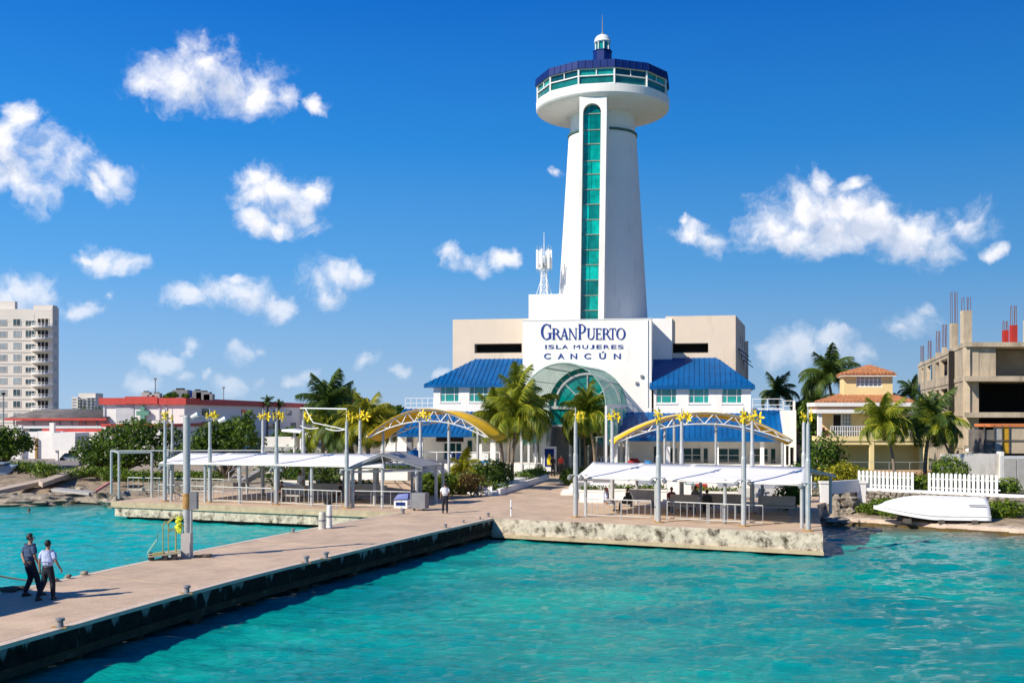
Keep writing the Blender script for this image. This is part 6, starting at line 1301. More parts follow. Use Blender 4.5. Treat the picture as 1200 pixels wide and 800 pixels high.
MB().prism([(q_[0][0]+.05, e2+.03), (q_[1][0]-.03, e2+.03), (q_[1][0]-.03, YT+4.4), (q_[3][0]+.05, YT+4.4)], tz-.16, tz-.02).build('tower_eave', M_WHITE, hs_)
MB().box(hx(965, 84), 84, ZB, hx(1092, 84), 84.3, ZB+.45).build('terrace_wall', mat('peach_wall', (.60, .38, .20), .8), hs_)
railing(hs_, [(hx(970, 84.4), 84.4, ZB+.3), (hx(1090, 84.4), 84.4, ZB+.3)], .75, 1.6, M_GALV, r=.02, mid=0, name='terrace_rail')
MB().add([(hx(968, 86), 86.2, ZB), (hx(985, 86), 86.2, ZB), (hx(968, 86), 86.2, ZB+2.6), (hx(968, 86), 86.4, ZB), (hx(985, 86), 86.4, ZB), (hx(968, 86), 86.4, ZB+2.6)], [(0, 1, 2), (3, 5, 4), (0, 3, 4, 1), (1, 4, 5, 2), (2, 5, 3, 0)]).build('stair_flank', M_HOUSE, hs_)
sh_ = thing('pink_house', 'small pink walled house with red tiles seen between pole and yellow house', 'house', P(945, 530, 118)); MB().box(P(934, 0, 118).x, 118, 1, P(958, 0, 118).x, 124, P(0, 504, 118).z).build('wall', mat('pale_pink', (.55, .36, .33)), sh_)
tiles(sh_, [(P(933, 0, 117).x, 117, P(0, 505, 117).z), (P(959, 0, 117).x, 117, P(0, 505, 117).z), (P(958, 0, 121).x, 121, P(0, 501, 121).z), (P(936, 0, 121).x, 121, P(0, 501, 121).z)])
MB().box(P(936, 0, 118).x, 117.9, P(0, 520, 118).z, P(946, 0, 118).x, 118.02, P(0, 508, 118).z).build('window', M_WGL, sh_)
# ================================================================== unfinished concrete building
Yc = 90; cb = thing('unfinished_building', 'unfinished grey concrete building with rebar topped columns at the right edge', 'building', (P(1150, 0, Yc).x, Yc, 1.7))
cX = (1131.5-600)/F*Yc; fx = P(1076, 0, 131).x; FY = 131.0; dX, dY = fx-cX, FY-Yc; sc3 = Yc/F
lv = [CZ-(p-HY)*sc3 for p in (401, 441, 483, 521.5)]; top_ = lv[0]
u3 = Vector((dX, dY)).normalized(); n3_ = Vector((u3.y, -u3.x)); Lw = math.hypot(dX, dY)
side = MB(); hls = []
for k, (a_, b__) in enumerate(((.30, .435), (.47, .545), (.62, .75), (.85, .9))):
    for l in range(3): hls.append((Lw*a_, Lw*b__, lv[l]-2.3, lv[l]-.7))
sideb = MB().wall(0, Lw, 1.0, top_, 0, .35, hls)
sideb.v = [(cX+u3.x*u-(-n3_.x)*(-v), Yc+u3.y*u+n3_.y*(-v)*-1*-1, z) for u, v, z in sideb.v] if 0 else [(cX+u3.x*u+(-n3_.x if 0 else n3_.x)*(v), Yc+u3.y*u+n3_.y*v, z) for u, v, z in sideb.v]
sideb.build('side_wall', M_RAWC, cb)
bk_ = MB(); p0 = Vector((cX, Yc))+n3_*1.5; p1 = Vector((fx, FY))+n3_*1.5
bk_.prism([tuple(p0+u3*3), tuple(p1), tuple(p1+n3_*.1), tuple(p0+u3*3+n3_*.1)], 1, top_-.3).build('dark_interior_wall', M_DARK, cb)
for l, z in enumerate(lv): bnd = MB(); a_ = Vector((cX, Yc))-n3_*.06; b__ = Vector((fx, FY))-n3_*.06; bnd.prism([tuple(a_), tuple(b__), tuple(b__+n3_*.05), tuple(a_+n3_*.05)], z-.35, z); bnd.build('floor_band', M_RAWC, cb)
XR = cX+22
for l, z in enumerate(lv):
    MB().prism([(cX-.15 if l == 0 else cX-.55, Yc-.25 if l == 0 else Yc-1.0), (XR, Yc-.25 if l == 0 else Yc-1.0), (XR, FY), (fx+1.7, FY-.1), (cX+1.2, Yc+2)], z-(.42 if l else .38), z+.005*l).build('floor_slab', M_RAWC, cb)
MB().box(cX, Yc+.1, 1, cX+1.15, Yc+.5, top_-.4).build('corner_pier', M_RAWC, cb)
MB().box(cX+1.15, Yc+.15, lv[1], cX+2.6, Yc+.45, lv[0]-.42).build('panel_wall', M_RAWC, cb)
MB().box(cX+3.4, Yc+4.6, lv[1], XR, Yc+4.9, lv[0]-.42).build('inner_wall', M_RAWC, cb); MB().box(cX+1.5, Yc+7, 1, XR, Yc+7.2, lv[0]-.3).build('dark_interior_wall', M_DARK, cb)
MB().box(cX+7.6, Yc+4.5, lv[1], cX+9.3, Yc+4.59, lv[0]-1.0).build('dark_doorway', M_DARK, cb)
for l in (1, 2): MB().box(cX+8.2-l, Yc+1.8, lv[l+1], cX+8.6, Yc+2.4, lv[l]-.42).build('inner_column', M_RAWC, cb)
MB().box(cX+5.6, Yc-.1, lv[1]+.25, cX+9.6, Yc-.02, lv[1]+.5).build('red_barrier', M_RED, cb)
for u_, w_, zt2, rb in ((.985, .35, 433-441, 1),): pass
def col_rb(x, y, h_, rbh, w_, m=M_RAWC, cm=None):
    c = MB().box(x-w_/2, y-w_/2, top_, x+w_/2, y+w_/2, top_+h_).build('roof_column', m, cb)
    for s1_, s2_ in ((-1, -1), (1, -1), (1, 1), (-1, 1), (0, -1)): MB().tube([(x+s1_*w_*.38, y+s2_*w_*.38, top_+h_-.1), (x+s1_*w_*.40+.03*s2_, y+s2_*w_*.38, top_+h_+rbh)], .028, 4).build('rebar', mat('rebar_rust', (.16, .07, .06), .8), c)
for px, Y_, ct, rt, w_ in ((1077.8, 129, 424, 405, .55), (1086.3, 121, 421, 399, .55), (1096, 113.5, 413, 388, .6), (1103.5, 108, 407, 380, .6), (1114, 99, 379, 342, .85), (1128, 91.5, 364, 348, 1.05), (1174, 92, 387, 376, .6), (1183.5, 91.5, 381, 358, .7), (1201, 91, 375, 345, .9)):
    xx = (px-600)/F*Y_+.3; z_ = CZ-(ct-HY)*Y_/F; w_ *= .68; col_rb(xx, Y_, z_-top_, CZ-(rt-HY)*Y_/F-z_, w_, M_RED if px in (1174, 1183.5) else M_RAWC)
for px in (1137, 1150): o = MB().blob(P(px, 528, 83), (.35, .3, .3), 8, 5, .3, px); single(o, 'white_sack', M_WHITE, ['white sack on the wall below the concrete floors, left one', 'white sack on the wall below the concrete floors, right one'][px == 1150], 'sack', smooth=True)
# shed of coloured panels
Ys = 74; sh = thing('panel_shed', 'shed of rusty mesh with yellow and grey panels on the right-hand wall', 'shed', P(1180, 532, Ys)); zb_s, zt_s = P(0, 531, Ys).z, P(0, 500, Ys).z
for a_, b__, m_ in ((1153, 1164.5, M_GREYR), (1165, 1174, M_BENCH), (1174.5, 1182, mat('ochre_panel', (.60, .33, .02), .7, var=.15)), (1182.5, 1203, M_RAWC), (1203.5, 1225, M_GREYR)): MB().box(hx(a_, Ys), Ys, zb_s, hx(b__, Ys), Ys+.1, zt_s-(.0 if a_ > 1160 else .2)).build('panel', m_, sh)
MB().box(hx(1160, Ys), Ys-.1, zt_s, hx(1225, Ys), Ys+2.5, zt_s+.2).build('roof_edge', M_ORNG, sh)
mb = MB(); [mb.bar((hx(p_, Ys), Ys-.08, zb_s), (hx(p_, Ys), Ys-.08, zt_s+.1), .06) for p_ in (1153, 1164.7, 1174, 1182.3, 1203)]; mb.bar((hx(1153, Ys), Ys-.08, (zb_s+zt_s)/2), (hx(1225, Ys), Ys-.08, (zb_s+zt_s)/2), .05); mb.build('mesh_frame', M_WOODD, sh)
MB().box(hx(1153, Ys), Ys+.1, zb_s, hx(1153, Ys)+.1, Ys+2.5, zt_s-.2).build('panel', M_GREYR, sh)
# ================================================================== walls, fence, stone base on the right
def wl3(s, d, z): p = wallpt(s, d); return Vector((p[0], p[1], z))
yw = thing('boundary_wall', 'tall white stained boundary wall behind the round bush', 'wall', P(1140, 577, 71)); Yy = 71
MB().box(hx(1104, Yy), Yy, 1.5, hx(1171, Yy), Yy+.3, P(0, 531.5, Yy).z).build('wall', mat('stained_white', (.66, .63, .58), .85, var=.06, stain=(.18, .16, .13), sth=(.52, .75), sscale=.6, streak=True), yw)
MB().box(hx(1171, Yy), Yy-.2, .6, hx(1175, Yy), Yy+.4, P(0, 529, Yy).z).build('gate_post', M_WHITE, yw)
gy_ = thing('grey_door_wall', 'grey panelled door wall under the shed at the right edge', 'wall', P(1190, 575, 69)); MB().box(hx(1174, 69), 69, 1.5, hx(1230, 69), 69.3, P(0, 534, 69).z).build('wall', mat('pale_grey_paint', (1, 1, 1)), gy_)
for a_, b__ in ((1176, 1190), (1191.5, 1204)): MB().box(hx(a_, 69), 68.93, 1.7, hx(b__, 69), 68.999, P(0, 537, 69).z).build('door_panel', M_BENCH, gy_)
sw_ = thing('stone_wall', 'rough stone retaining wall under the white picket fence', 'stone wall', wl3(0, 0, .4)); mb = MB(); rs = random.Random(5)
mb.prism([wallpt(0, 0), wallpt(70, 0), wallpt(70, -.33), wallpt(0, -.33)], -.5, 1.62); mb.build('mortar_core', mat('mortar_dark', (.12, .10, .08), .95, var=.3), sw_)
cp = MB(); cp.prism([wallpt(0, .06), wallpt(70, .06), wallpt(70, -.34), wallpt(0, -.34)], 1.621, 1.80); cp.build('coping', M_WHITE, sw_)
stn = []
for v in range(6):
    me_ = MB().blob(sw_.location, 1, 7, 5, .35, v).build('stone', M_STONE, sw_, smooth=False); stn.append(me_)
cnt = 0; z = .45
while z < 1.6:
    s = rs.uniform(0, .2)
    while s < 17:
        w_ = rs.uniform(.16, .34)*(1 if s < 12 else 1.2); p = wallpt(s+w_, .02); 
        src = stn[cnt % 6]; o = src if cnt < 6 else src.copy()
        if cnt >= 6: COL.objects.link(o); o.parent = sw_
        o.location = Vector((p[0], p[1], z+.12))-sw_.location; o.scale = (w_*.95, .14, .13); o.rotation_euler = (0, rs.uniform(-.15, .15), -.688); cnt += 1; s += w_*1.9
        if cnt > 290: break
    z += .235
    if cnt > 290: break
pf_ = thing('picket_fence', 'white picket fence with rounded tops above the stone wall', 'fence', wl3(0, 0, 1.8)); mb = MB()
def picket(s): 
    b_ = MB(); w_ = .085; p = wallpt(s, -.1); d_ = Vector((.773, -.634))
    prof_ = [(-w_, 1.8), (w_, 1.8), (w_, 2.82)]+[(w_*math.cos(a_), 2.82+w_*1.2*math.sin(a_)) for a_ in (.5, 1.0, 1.57, 2.1, 2.6)]+[(-w_, 2.82)]; n_ = Vector((.634, .773)); vs = [(p[0]+d_.x*x_+n_.x*t_, p[1]+d_.y*x_+n_.y*t_, z_) for t_ in (0, .05) for x_, z_ in prof_]; k = len(prof_)
    b_.add(vs, [tuple(range(k)), tuple(range(k, 2*k))[::-1]]+[(i, (i+1) % k, k+(i+1) % k, k+i) for i in range(k)]); return b_
s = .1; pk0 = None
while s < 8.6:
    if not (3.55 < s < 4.45):
        if pk0 is None: pk0 = picket(s).build('picket', M_FRAME, pf_); s0_ = s
        else: o = pk0.copy(); COL.objects.link(o); o.parent = pf_; o.location = Vector((.773, -.634, 0))*(s-s0_)
    s += .262
for a_, b__ in ((0, 3.5), (4.5, 8.7)):
    for zz3 in (2.0, 2.55): MB().bar(wl3(a_, -.17, zz3), wl3(b__, -.17, zz3), .04, .07).build('rail', M_FRAME, pf_)
for px, lb in ((966, 'left'), (1008.5, 'right')):
    Y_ = 66.5 if px < 1000 else 69.2; c = P(px, 610 if px < 1000 else 612, Y_); t_ = thing('gate_post', '%s white post of the boulder filled opening beside the quay' % lb, 'post', (c.x, Y_, .4)); MB().box(c.x-.28, Y_-.2, .2, c.x+.28, Y_+.2, P(0, 566, Y_).z).build('shaft', M_WHITE, t_); MB().box(c.x-.33, Y_-.25, P(0, 566, Y_).z, c.x+.33, Y_+.25, P(0, 563.5, Y_).z).build('cap', M_WHITE, t_)
wh = thing('white_wall', 'white low wall above the boulders between the quay and picket fence', 'wall', P(985, 590, 67.5)); a_, b__ = P(967, 590, 66.7), P(1007, 590, 69)
MB().prism([(a_.x, a_.y), (b_.x, b_.y) if 0 else (b__.x, b__.y), (b__.x, b__.y+.3), (a_.x, a_.y+.3)], P(0, 579, 67).z, P(0, 564, 67).z).build('wall', M_WHITE, wh)
MB().prism([(a_.x, a_.y+.25), (b__.x, b__.y+.25), (b__.x, b__.y+1), (a_.x, a_.y+1)], 0, P(0, 579, 67).z).build('backing', M_ROCK, wh)
bl_all = []
for i in range(24):
    px = 962+rs.random()*44; py = 583+rs.random()*32; Y_ = 66.2-(py-590)*.04+rs.random()*.4; c = P(px, py, Y_); r_ = rs.uniform(.28, .5)
    bl_all.append((px, py, c, r_))
bl_all.sort(); ords = ['first', 'second', 'third', 'fourth', 'fifth', 'sixth', 'seventh', 'eighth']
for i, (px, py, c, r_) in enumerate(bl_all):
    o = MB(); o.blob(c, (r_, r_*.6, r_*.7), 9, 7, .45, i+20); row = sorted(q[1] for q in bl_all[i//8*8:i//8*8+8]).index(py)
    single(o, 'boulder', M_ROCK, 'boulder in the pile beside the quay, %s third, %s from the top' % (('left', 'middle', 'right')[i//8], ords[row]), 'boulder', 'boulders piled beside the quay')
# shore rocks
for i, (px, py, rx, rz_) in enumerate(((120, 586, 2.2, .4), (100, 584, 1.6, .35), (52, 588, 1.8, .3), (76, 581, 1.3, .35), (20, 590, 2.4, .25), (110, 572, 1.3, .4), (140, 590, 1.2, .4), (90, 577, 1.2, .5), (32, 583, 1.6, .3), (0, 585, 2, .3), (158, 581, 1.2, .35), (170, 577, 1.1, .4), (1188, 600, .7, .25), (980, 612, .8, .2))):
    c = G(px, py, .2); o = MB(); o.blob((c.x, c.y, .25), (rx, .8, rz_*1.1), 12, 7, .38, i*2+1)
    side_ = 'left shore' if px < 500 else 'right beach'
    pxs_ = sorted(q for q in (120, 100, 52, 76, 20, 110, 140, 90, 32, 0, 158, 170, 1188, 980) if (q < 500) == (px < 500)); num = ['first', 'second', 'third', 'fourth', 'fifth', 'sixth', 'seventh', 'eighth', 'ninth', 'tenth', 'eleventh', 'twelfth'][pxs_.index(px)]
    single(o, 'shore_rock', M_ROCK, '%s rock of the %s waterline, %s from the left' % ('long flat pale' if rx > 1.7 else 'rough tan', side_, num), 'rock', 'rocks along the %s' % side_)
# boat ramps on the left shore
for i, (a_, b__, c_, w_, lab) in enumerate(((G(-20, 584, .45), G(124, 552, 1.25), 0, 3.4, 'long lower concrete slipway running up to the right on the left shore'), (G(50, 571, .9), G(112, 548, 1.4), 0, 1.6, 'upper short concrete slipway on the left shore'))):
    o = MB(); o.sheet([a_, b__, b__+Vector((-1, w_, 0)), a_+Vector((-1, w_, 0))] if 0 else [a_+Vector((-1, w_, .45)), a_+Vector((0, 0, .35)), b__+Vector((0, 0, .35)), b__+Vector((-1, w_, .45))], .35); single(o, 'slipway', mat('slip_concrete', (.52, .42, .32), .9, var=.2, scale=1, bump=.5), lab, 'slipway')
o = MB(); p = G(8, 535, 1.2); o.prism([tuple(G(0, 545, 1.4).xy), tuple(G(90, 545, 1.4).xy), tuple(G(105, 536, 1.4).xy), tuple(G(5, 534, 1.4).xy)], 1.1, 1.36); struct(o, 'road', mat('pale_asphalt', (.24, .21, .19), .95, var=.1))
o = MB(); a_, b__ = G(60, 578, .6), G(104, 582, .5); o.sheet([a_+Vector((0, 1.5, .35)), a_+Vector((0, 0, .35)), b__+Vector((0, 0, .3)), b__+Vector((0, 1.5, .3))], .18); single(o, 'broken_slab', M_BENCH, 'dark edged broken slab lying level on the left shore', 'slab')
o = MB(); a_, b__ = G(112, 578, .8), G(133, 565, 1.3); o.sheet([a_+Vector((-.4, 1, .2)), a_+Vector((0, 0, .2)), b__+Vector((0, 0, .2)), b__+Vector((-.4, 1, .2))], .15); single(o, 'red_slab', M_PINK, 'reddish tilted slab near the left end of the quay', 'slab')
# ---- overturned boat
ob_ = thing('overturned_boat', 'white boat hull lying upside down on the right beach', 'boat', (P(1088, 610, 62).x, 62, .55), rz=math.radians(-8), local=True)
st_ = []; NL = 22; NC = 9
for i in range(NL+1):
    f = i/NL; x = -3.05+6.2*f; w_ = 1.08*max(.03, 1-(1-min(1, f*1.7))**2.4)*(1-.06*f); h_ = .62+.74*(1-(1-min(1, f*2.0))**2.2)-.15*f; gz_ = .50*max(0, 1-f*1.9)**1.3; ring_ = []
    keel = h_
    for j in range(NC+1):
        g_ = -1+2*j/NC; yy = w_*g_; zz3 = gz_+.22+(keel-gz_-.22)*(1-abs(g_)**2.4)
        ring_.append((x-(.25*(1-f)*0), yy, zz3))
    st_.append([(x, -w_*1.05, gz_)]+ring_+[(x, w_*1.05, gz_)])
V_ = [p for r_ in st_ for p in r_]; m_ = NC+3; fs = [(i*m_+j, (i+1)*m_+j, (i+1)*m_+j+1, i*m_+j+1) for i in range(NL) for j in range(m_-1)]+[tuple(NL*m_+j for j in range(m_))]
MB().add(V_, fs).build('hull', M_BOAT, ob_, smooth=True).data.polygons[-1].use_smooth = False
mb = MB(); mb.tube([(r_[1][0], r_[1][1]-.01, r_[1][2]) for r_ in st_[1:]], .035, 5); mb.build('gunwale', mat('pale_trim', (.66, .66, .66), .5), ob_)
mb = MB(); mb.tube([(p[0], 0, p[2]+.01) for p in [r_[NC//2+1] for r_ in st_[2:]]], .03, 5); mb.build('keel', M_BOAT, ob_); MB().box(3.12, -.35, .25, 3.2, .35, .8).build('transom_plate', M_GREY, ob_); MB().box(2.0, -.85, .82, 2.9, -.80, .87).build('skid_strip', M_GREY, ob_)
for k in range(3): MB().box(-1.5+k*1.8, -1.2, -.2, -1.2+k*1.8, 1.2, .03).build('support_beam', M_WOODD, ob_)
o = MB(); o.blob(P(1160, 615, 61), (.55, .35, .18), 9, 5, .2, 3); single(o, 'dark_rock', M_BLK, 'dark rounded lump at the stern of the overturned boat', 'rock')
# boat at left edge
lb3 = thing('beached_boat', 'faded blue boat stern cut off by the left frame edge', 'boat', (P(-10, 560, 96).x, 96, 1.0), rz=.15, local=True)
mb = MB(); mb.add([(-4, -.9, .1), (1.6, -.8, .1), (1.6, .8, .1), (-4, .9, .1), (-4, -1.2, 1.15), (2.3, -.6, 1.0), (2.3, .6, 1.0), (-4, 1.2, 1.15)], [(0,3,2,1),(4,5,6,7),(0,1,5,4),(1,2,6,5),(2,3,7,6),(3,0,4,7)]); mb.build('hull', M_BOATB, lb3, bevel=.2); MB().box(-4, -1.25, 1.1, 1.4, 1.25, 1.2).build('gunwale', M_BOATB, lb3)
#@@PART5
# ================================================================== palms
def palm_px(bx, by, bz, cx, cy, Lf, nf, label, key='g', seed=0, r0=.17, dy=0, **k):
    b_ = G(bx, by, bz); t_ = P(cx, cy, b_.y+dy); return palm(b_, t_, Lf, nf, label, key, seed, r0, **k)
palm_px(589, 566, 1.1, 583, 497, 2.9, 22, 'coconut palm leftmost of the clump before the left wing', 'g', 1, .16)
palm_px(600, 571, 1.1, 607, 492, 2.9, 24, 'coconut palm in the middle of the clump left of the entrance path', 'g', 2, .15)
palm_px(611, 557, 1.1, 620, 488, 3.0, 24, 'darker palm on the right of the clump, nearest the glass vault', 'g', 3, .14)
palm_px(596, 558, 1.1, 607, 468, 3.0, 20, 'tallest palm of the clump, its crown over the left wing windows', 'g', 4, .13)
palm_px(697, 557, 1.1, 688, 489, 3.15, 26, 'leaning palm with full crown right of the entrance before the vault', 'g', 5, .15)
palm_px(686, 555, 1.1, 684, 506, 2.4, 12, 'thin straight palm hidden behind the leaning one at the entrance', 'd', 6, .11)
palm((hx(1048, 70), 70, 1.72), P(1036, 500, 70), 2.25, 22, 'yellow green palm with curved dark trunk before the yellow house', 'g', 7, .12)
palm((hx(1084, 72), 72, 1.72), P(1091, 496, 72), 2.5, 24, 'dark straight palm before the unfinished building', 'd', 8, .16)
palm((hx(1118, 71.9), 71.9, 1.72), P(1098, 505, 71.5), 2.3, 13, 'leaning palm with yellowing fronds beside the white boundary wall', 'g', 9, .11)
palm((hx(980, 105), 105, 1.72), P(971, 446, 105), 3.7, 20, 'tall green palm rising behind the yellow house on the left', 'd', 10, .2)
palm((hx(912, 128), 128, 1.1), P(911, 463, 128), 2.8, 20, 'dark palm behind the terrace rail at the right end of the terminal', 'd', 11, .2)
palm((hx(962, 115), 115, 1.72), P(958, 478, 115), 2.8, 18, 'dark low palm behind the yellow house, by the grey pole', 'd', 21, .2)
palm((hx(1067, 135), 135, 1.72), P(1068, 460, 135), 2.2, 16, 'small distant palm between yellow house and unfinished building', 'd', 12, .2)
palm((hx(386, 92), 92, 1.1), P(386, 483, 92), 3.4, 26, 'big dark palm with upright fronds behind the left canopy', 'd', 13, .25, low=.8)
palm((hx(378, 90), 90, 1.1), P(379, 508, 90), 2.6, 20, 'lower palm with a yellow hanging frond behind the left canopy', 'g', 14, .2)
palm((hx(412, 120), 120, 1.1), P(411, 469, 120), 1.9, 16, 'small palm top just right of the big dark palm', 'd', 15, .2)
palm((hx(432, 80), 80, 1.1), P(430, 502, 80), 2.8, 24, 'palm with yellow fronds left of the left arched truss', 'y', 16, .2)
palm((hx(416, 82), 82, 1.1), P(408, 512, 82), 2.6, 20, 'dense palm between the two arched bracket poles on the left', 'd', 22, .2)
palm(Vector((hx(543, 76), 76, 1.1)), P(543, 553, 76), 1.75, 16, 'young yellow green palm in the garden before the left terrace', 'y', 17, .1)
palm(Vector((hx(313, 170), 170, 1.1)), P(314, 471, 170), 1.3, 12, 'tiny dark palm top above the white roof line', 'd', 18, .2)
palm(Vector((hx(327, 180), 180, 1.1)), P(327, 474, 180), 1.2, 12, 'tiny second palm top beside it above the white roof line', 'd', 19, .2)
# ================================================================== broadleaf trees and shrubs
def tpx(blobs, Y, base, n, size, label, lm=None, seed=0, r0=.2, dep=1.0):
    s = Y/F; el = [((px-600)*s, Y+(i % 3-1)*dep, CZ-(py-HY)*s, rx*s, max(rx, ry)*s*.8, ry*s) for i, (px, py, rx, ry) in enumerate(blobs)]
    return tree(base, el, n, size, label, lm, seed, r0=r0)
tpx([(112, 528, 20, 18), (132, 514, 20, 16), (150, 506, 20, 14), (168, 504, 18, 12), (188, 508, 18, 14), (204, 518, 14, 14), (145, 530, 28, 16), (175, 528, 28, 16), (110, 540, 16, 12), (198, 535, 14, 10), (128, 543, 18, 10)], 96, G(128, 556, 1.1), 8000, .16, 'wide dark green sea grape tree left of the left canopy', seed=1)
tpx([(245, 512, 16, 14), (258, 504, 18, 12), (275, 500, 18, 12), (291, 508, 14, 12), (262, 520, 26, 12), (288, 492, 8, 12), (232, 524, 16, 9), (300, 520, 12, 10)], 92, G(264, 560, 1.1), 5500, .15, 'green tree with spiky top behind the left shade canopy', seed=2)
tpx([(-4, 515, 22, 16), (14, 512, 16, 12), (24, 520, 14, 10), (2, 528, 26, 10), (30, 518, 8, 7)], 104, G(2, 545, 1.1), 4200, .17, 'dark rounded tree cut off by the left frame edge', seed=3)
tpx([(205, 463, 6, 3), (196, 465, 5, 2.5), (215, 464, 4, 3)], 134, P(205, 469, 134), 400, .22, 'low rooftop bush on the white building', seed=4, r0=.05)
tpx([(455, 482, 22, 6), (440, 486, 14, 7), (480, 484, 14, 4), (425, 488, 14, 8)], 185, Vector((-22, 185, 1)), 1500, .5, 'low dark hill of trees on the skyline left of the terminal', seed=5)
tpx([(944, 490, 12, 18), (955, 500, 10, 14), (938, 480, 8, 10), (948, 515, 14, 12)], 108, Vector((hx(948, 108), 108, 1)), 3000, .2, 'dark trees beside the white stair block, behind the grey pole', seed=6)
tpx([(1062, 476, 14, 9), (1050, 470, 12, 8), (1074, 478, 10, 8)], 130, Vector((hx(1060, 130), 130, 1.7)), 1500, .25, 'dark tree top behind the yellow house roof on the right', seed=7)
tpx([(340, 512, 18, 10), (322, 520, 14, 10), (356, 520, 14, 12)], 105, Vector((hx(340, 105), 105, 1)), 2000, .2, 'leafy tree behind the white concave canopy roof', seed=8)
# belts of trees that close the horizon
rt = random.Random(2)
for i, (x0_, x1_, Y_, h_, lb) in enumerate(((-420, -150, 420, 7, 'tree belt on the far left horizon'), (-140, -20, 300, 7.5, 'tree belt on the horizon behind the white buildings'), (40, 160, 260, 6, 'tree belt behind the unfinished building'), (160, 420, 300, 9, 'tree belt on the far right horizon'), (-420, -90, 150, 5.5, 'nearer tree belt beyond the apartment tower'))):
    el = [(x0_+(x1_-x0_)*(k+.5)/14+rt.uniform(-3, 3), Y_+rt.uniform(-6, 6), rt.uniform(.3, .5)*h_, (x1_-x0_)/22, 6, h_*rt.uniform(.5, .7)) for k in range(14)]
    o = leaves('distant_woods', el, 5000, .8 if Y_ > 200 else .5, L_TREE, None, seed=40+i); props(o, lb, 'woods', kind='stuff')
BR = mat('brown_twigs', (.12, .07, .03))
rbu = thing('shrub', 'round bright green clipped bush before the white boundary wall', 'shrub', (hx(1113, 68.7), 68.7, 1.72)); MB().tube([rbu.location, rbu.location+Vector((0, 0, 1.2))], [.08, .04], 6).build('stems', M_BARK, rbu); leaves('foliage', [(rbu.location.x, 68.7, 2.7, 1.08, 1.0, 1.0)], 5000, .07, L_HEDGE, rbu, rbu.location, 1, .85)
boxhedge(wl3(.2, -1.2, 1.72), wl3(9, -1.3, 1.72), .9, .9, 3200, 'low green hedge right behind the picket fence', seed=2)
shrub((hx(968, 76), 76, 1.4), (2.0, 1.2, 3.0), 2600, .13, 'tall bush at the left corner of the yellow house garden', L_TREE, seed=3); shrub((hx(985, 73), 73, 1.6), (1.8, 1.2, 1.4), 1800, .12, 'yellow green bush below the left corner of the yellow house', L_YEL, seed=4)
shrub((hx(1082, 70.5), 70.5, 1.6), (1.0, .6, .9), 500, .1, 'reddish brown bush seen through the gap in the fence', leafmat('red_leaf', (.10, .03, .02), (.28, .12, .07)), seed=5)
shrub((hx(1175, 62.5), 62.5, .4), (1.3, .8, .95), 1200, .11, 'bright green weeds at the foot of the stone wall, right end', seed=6); shrub((hx(1036, 65.5), 65.5, .4), (1.5, .7, .9), 1300, .1, 'green weeds growing by the bow of the overturned boat', seed=7)
shrub((hx(1016, 66.3), 66.3, .4), (.8, .4, .5), 500, .09, 'small weeds below the right white post', seed=8); shrub((hx(1062, 63.6), 63.6, .35), (1.8, .4, .5), 800, .08, 'low creeping weeds under the overturned boat', seed=9)
shrub((hx(921, 61), 61, 1.1), (1.4, .8, 1.4), 1500, .09, 'clipped dark green hedge block at the right end of the right quay', L_TREE, seed=10); shrub((hx(936, 66), 66, 1.1), (.9, .7, 1.9), 900, .1, 'upright bush behind the grey pole with red cap', L_TREE, seed=11)
boxhedge(Vector((hx(500, 72.5), 72.5, 1.1)), Vector((hx(545, 73), 73, 1.1)), 1.2, 1.35, 3200, 'bushy green hedge below the left terrace, left part', seed=12); shrub((hx(553, 71), 71, 1.1), (1.0, .7, 1.35), 1200, .09, 'brownish round bush behind the standing man', leafmat('brown_leaf', (.08, .05, .015), (.24, .17, .05)), seed=13)
boxhedge(Vector((hx(562, 75), 75, 1.1)), Vector((hx(590, 79), 79, 1.1)), 1.3, 1.9, 2800, 'dark green hedge at the foot of the palm clump', L_TREE, seed=14); shrub((hx(515, 70.5), 70.5, 1.1), (1.2, .6, .8), 900, .08, 'low light green shrub at the plaza edge, left', L_YEL, seed=15); shrub((hx(575, 74), 74, 1.1), (1.3, .6, .7), 900, .08, 'low light green shrub by the white posts', seed=16)
boxhedge(Vector((hx(612, 84), 84, 1.1)), Vector((hx(632, 90), 90, 1.1)), 1.2, .9, 1800, 'dark hedge beside the stepped white planters', L_TREE, seed=17); boxhedge(Vector((hx(668, 82), 82, 1.1)), Vector((hx(706, 81), 81, 1.1)), 1.2, 1.3, 2000, 'green hedge under the entrance palm', seed=18)
boxhedge(Vector((hx(350, 79), 79, 1.1)), Vector((hx(400, 78), 78, 1.1)), 1.5, 2.3, 3000, 'dark shady hedge behind the left canopy', L_TREE, seed=19); shrub((hx(330, 80), 80, 1.1), (2.0, 1, 2.4), 1600, .12, 'dark bush behind the middle of the left canopy', L_TREE, seed=20)
shrub((hx(52, 90), 90, 1.1), (1.4, .8, 1.0), 900, .1, 'small green bush beside the upper slipway', seed=21); shrub((hx(20, 97), 97, 1.2), (3.5, 1, .9), 1300, .12, 'grassy green clump below the beached blue boat', seed=22); shrub((hx(115, 92), 92, 1.1), (3, 1, .8), 1600, .12, 'green undergrowth at the foot of the wide dark tree', seed=23)
boxhedge(Vector((hx(130, 88), 88, 1.1)), Vector((hx(250, 86), 86, 1.1)), 1.2, .8, 3000, 'strip of grass and weeds behind the left quay', seed=24, name='weeds', cat='weeds')
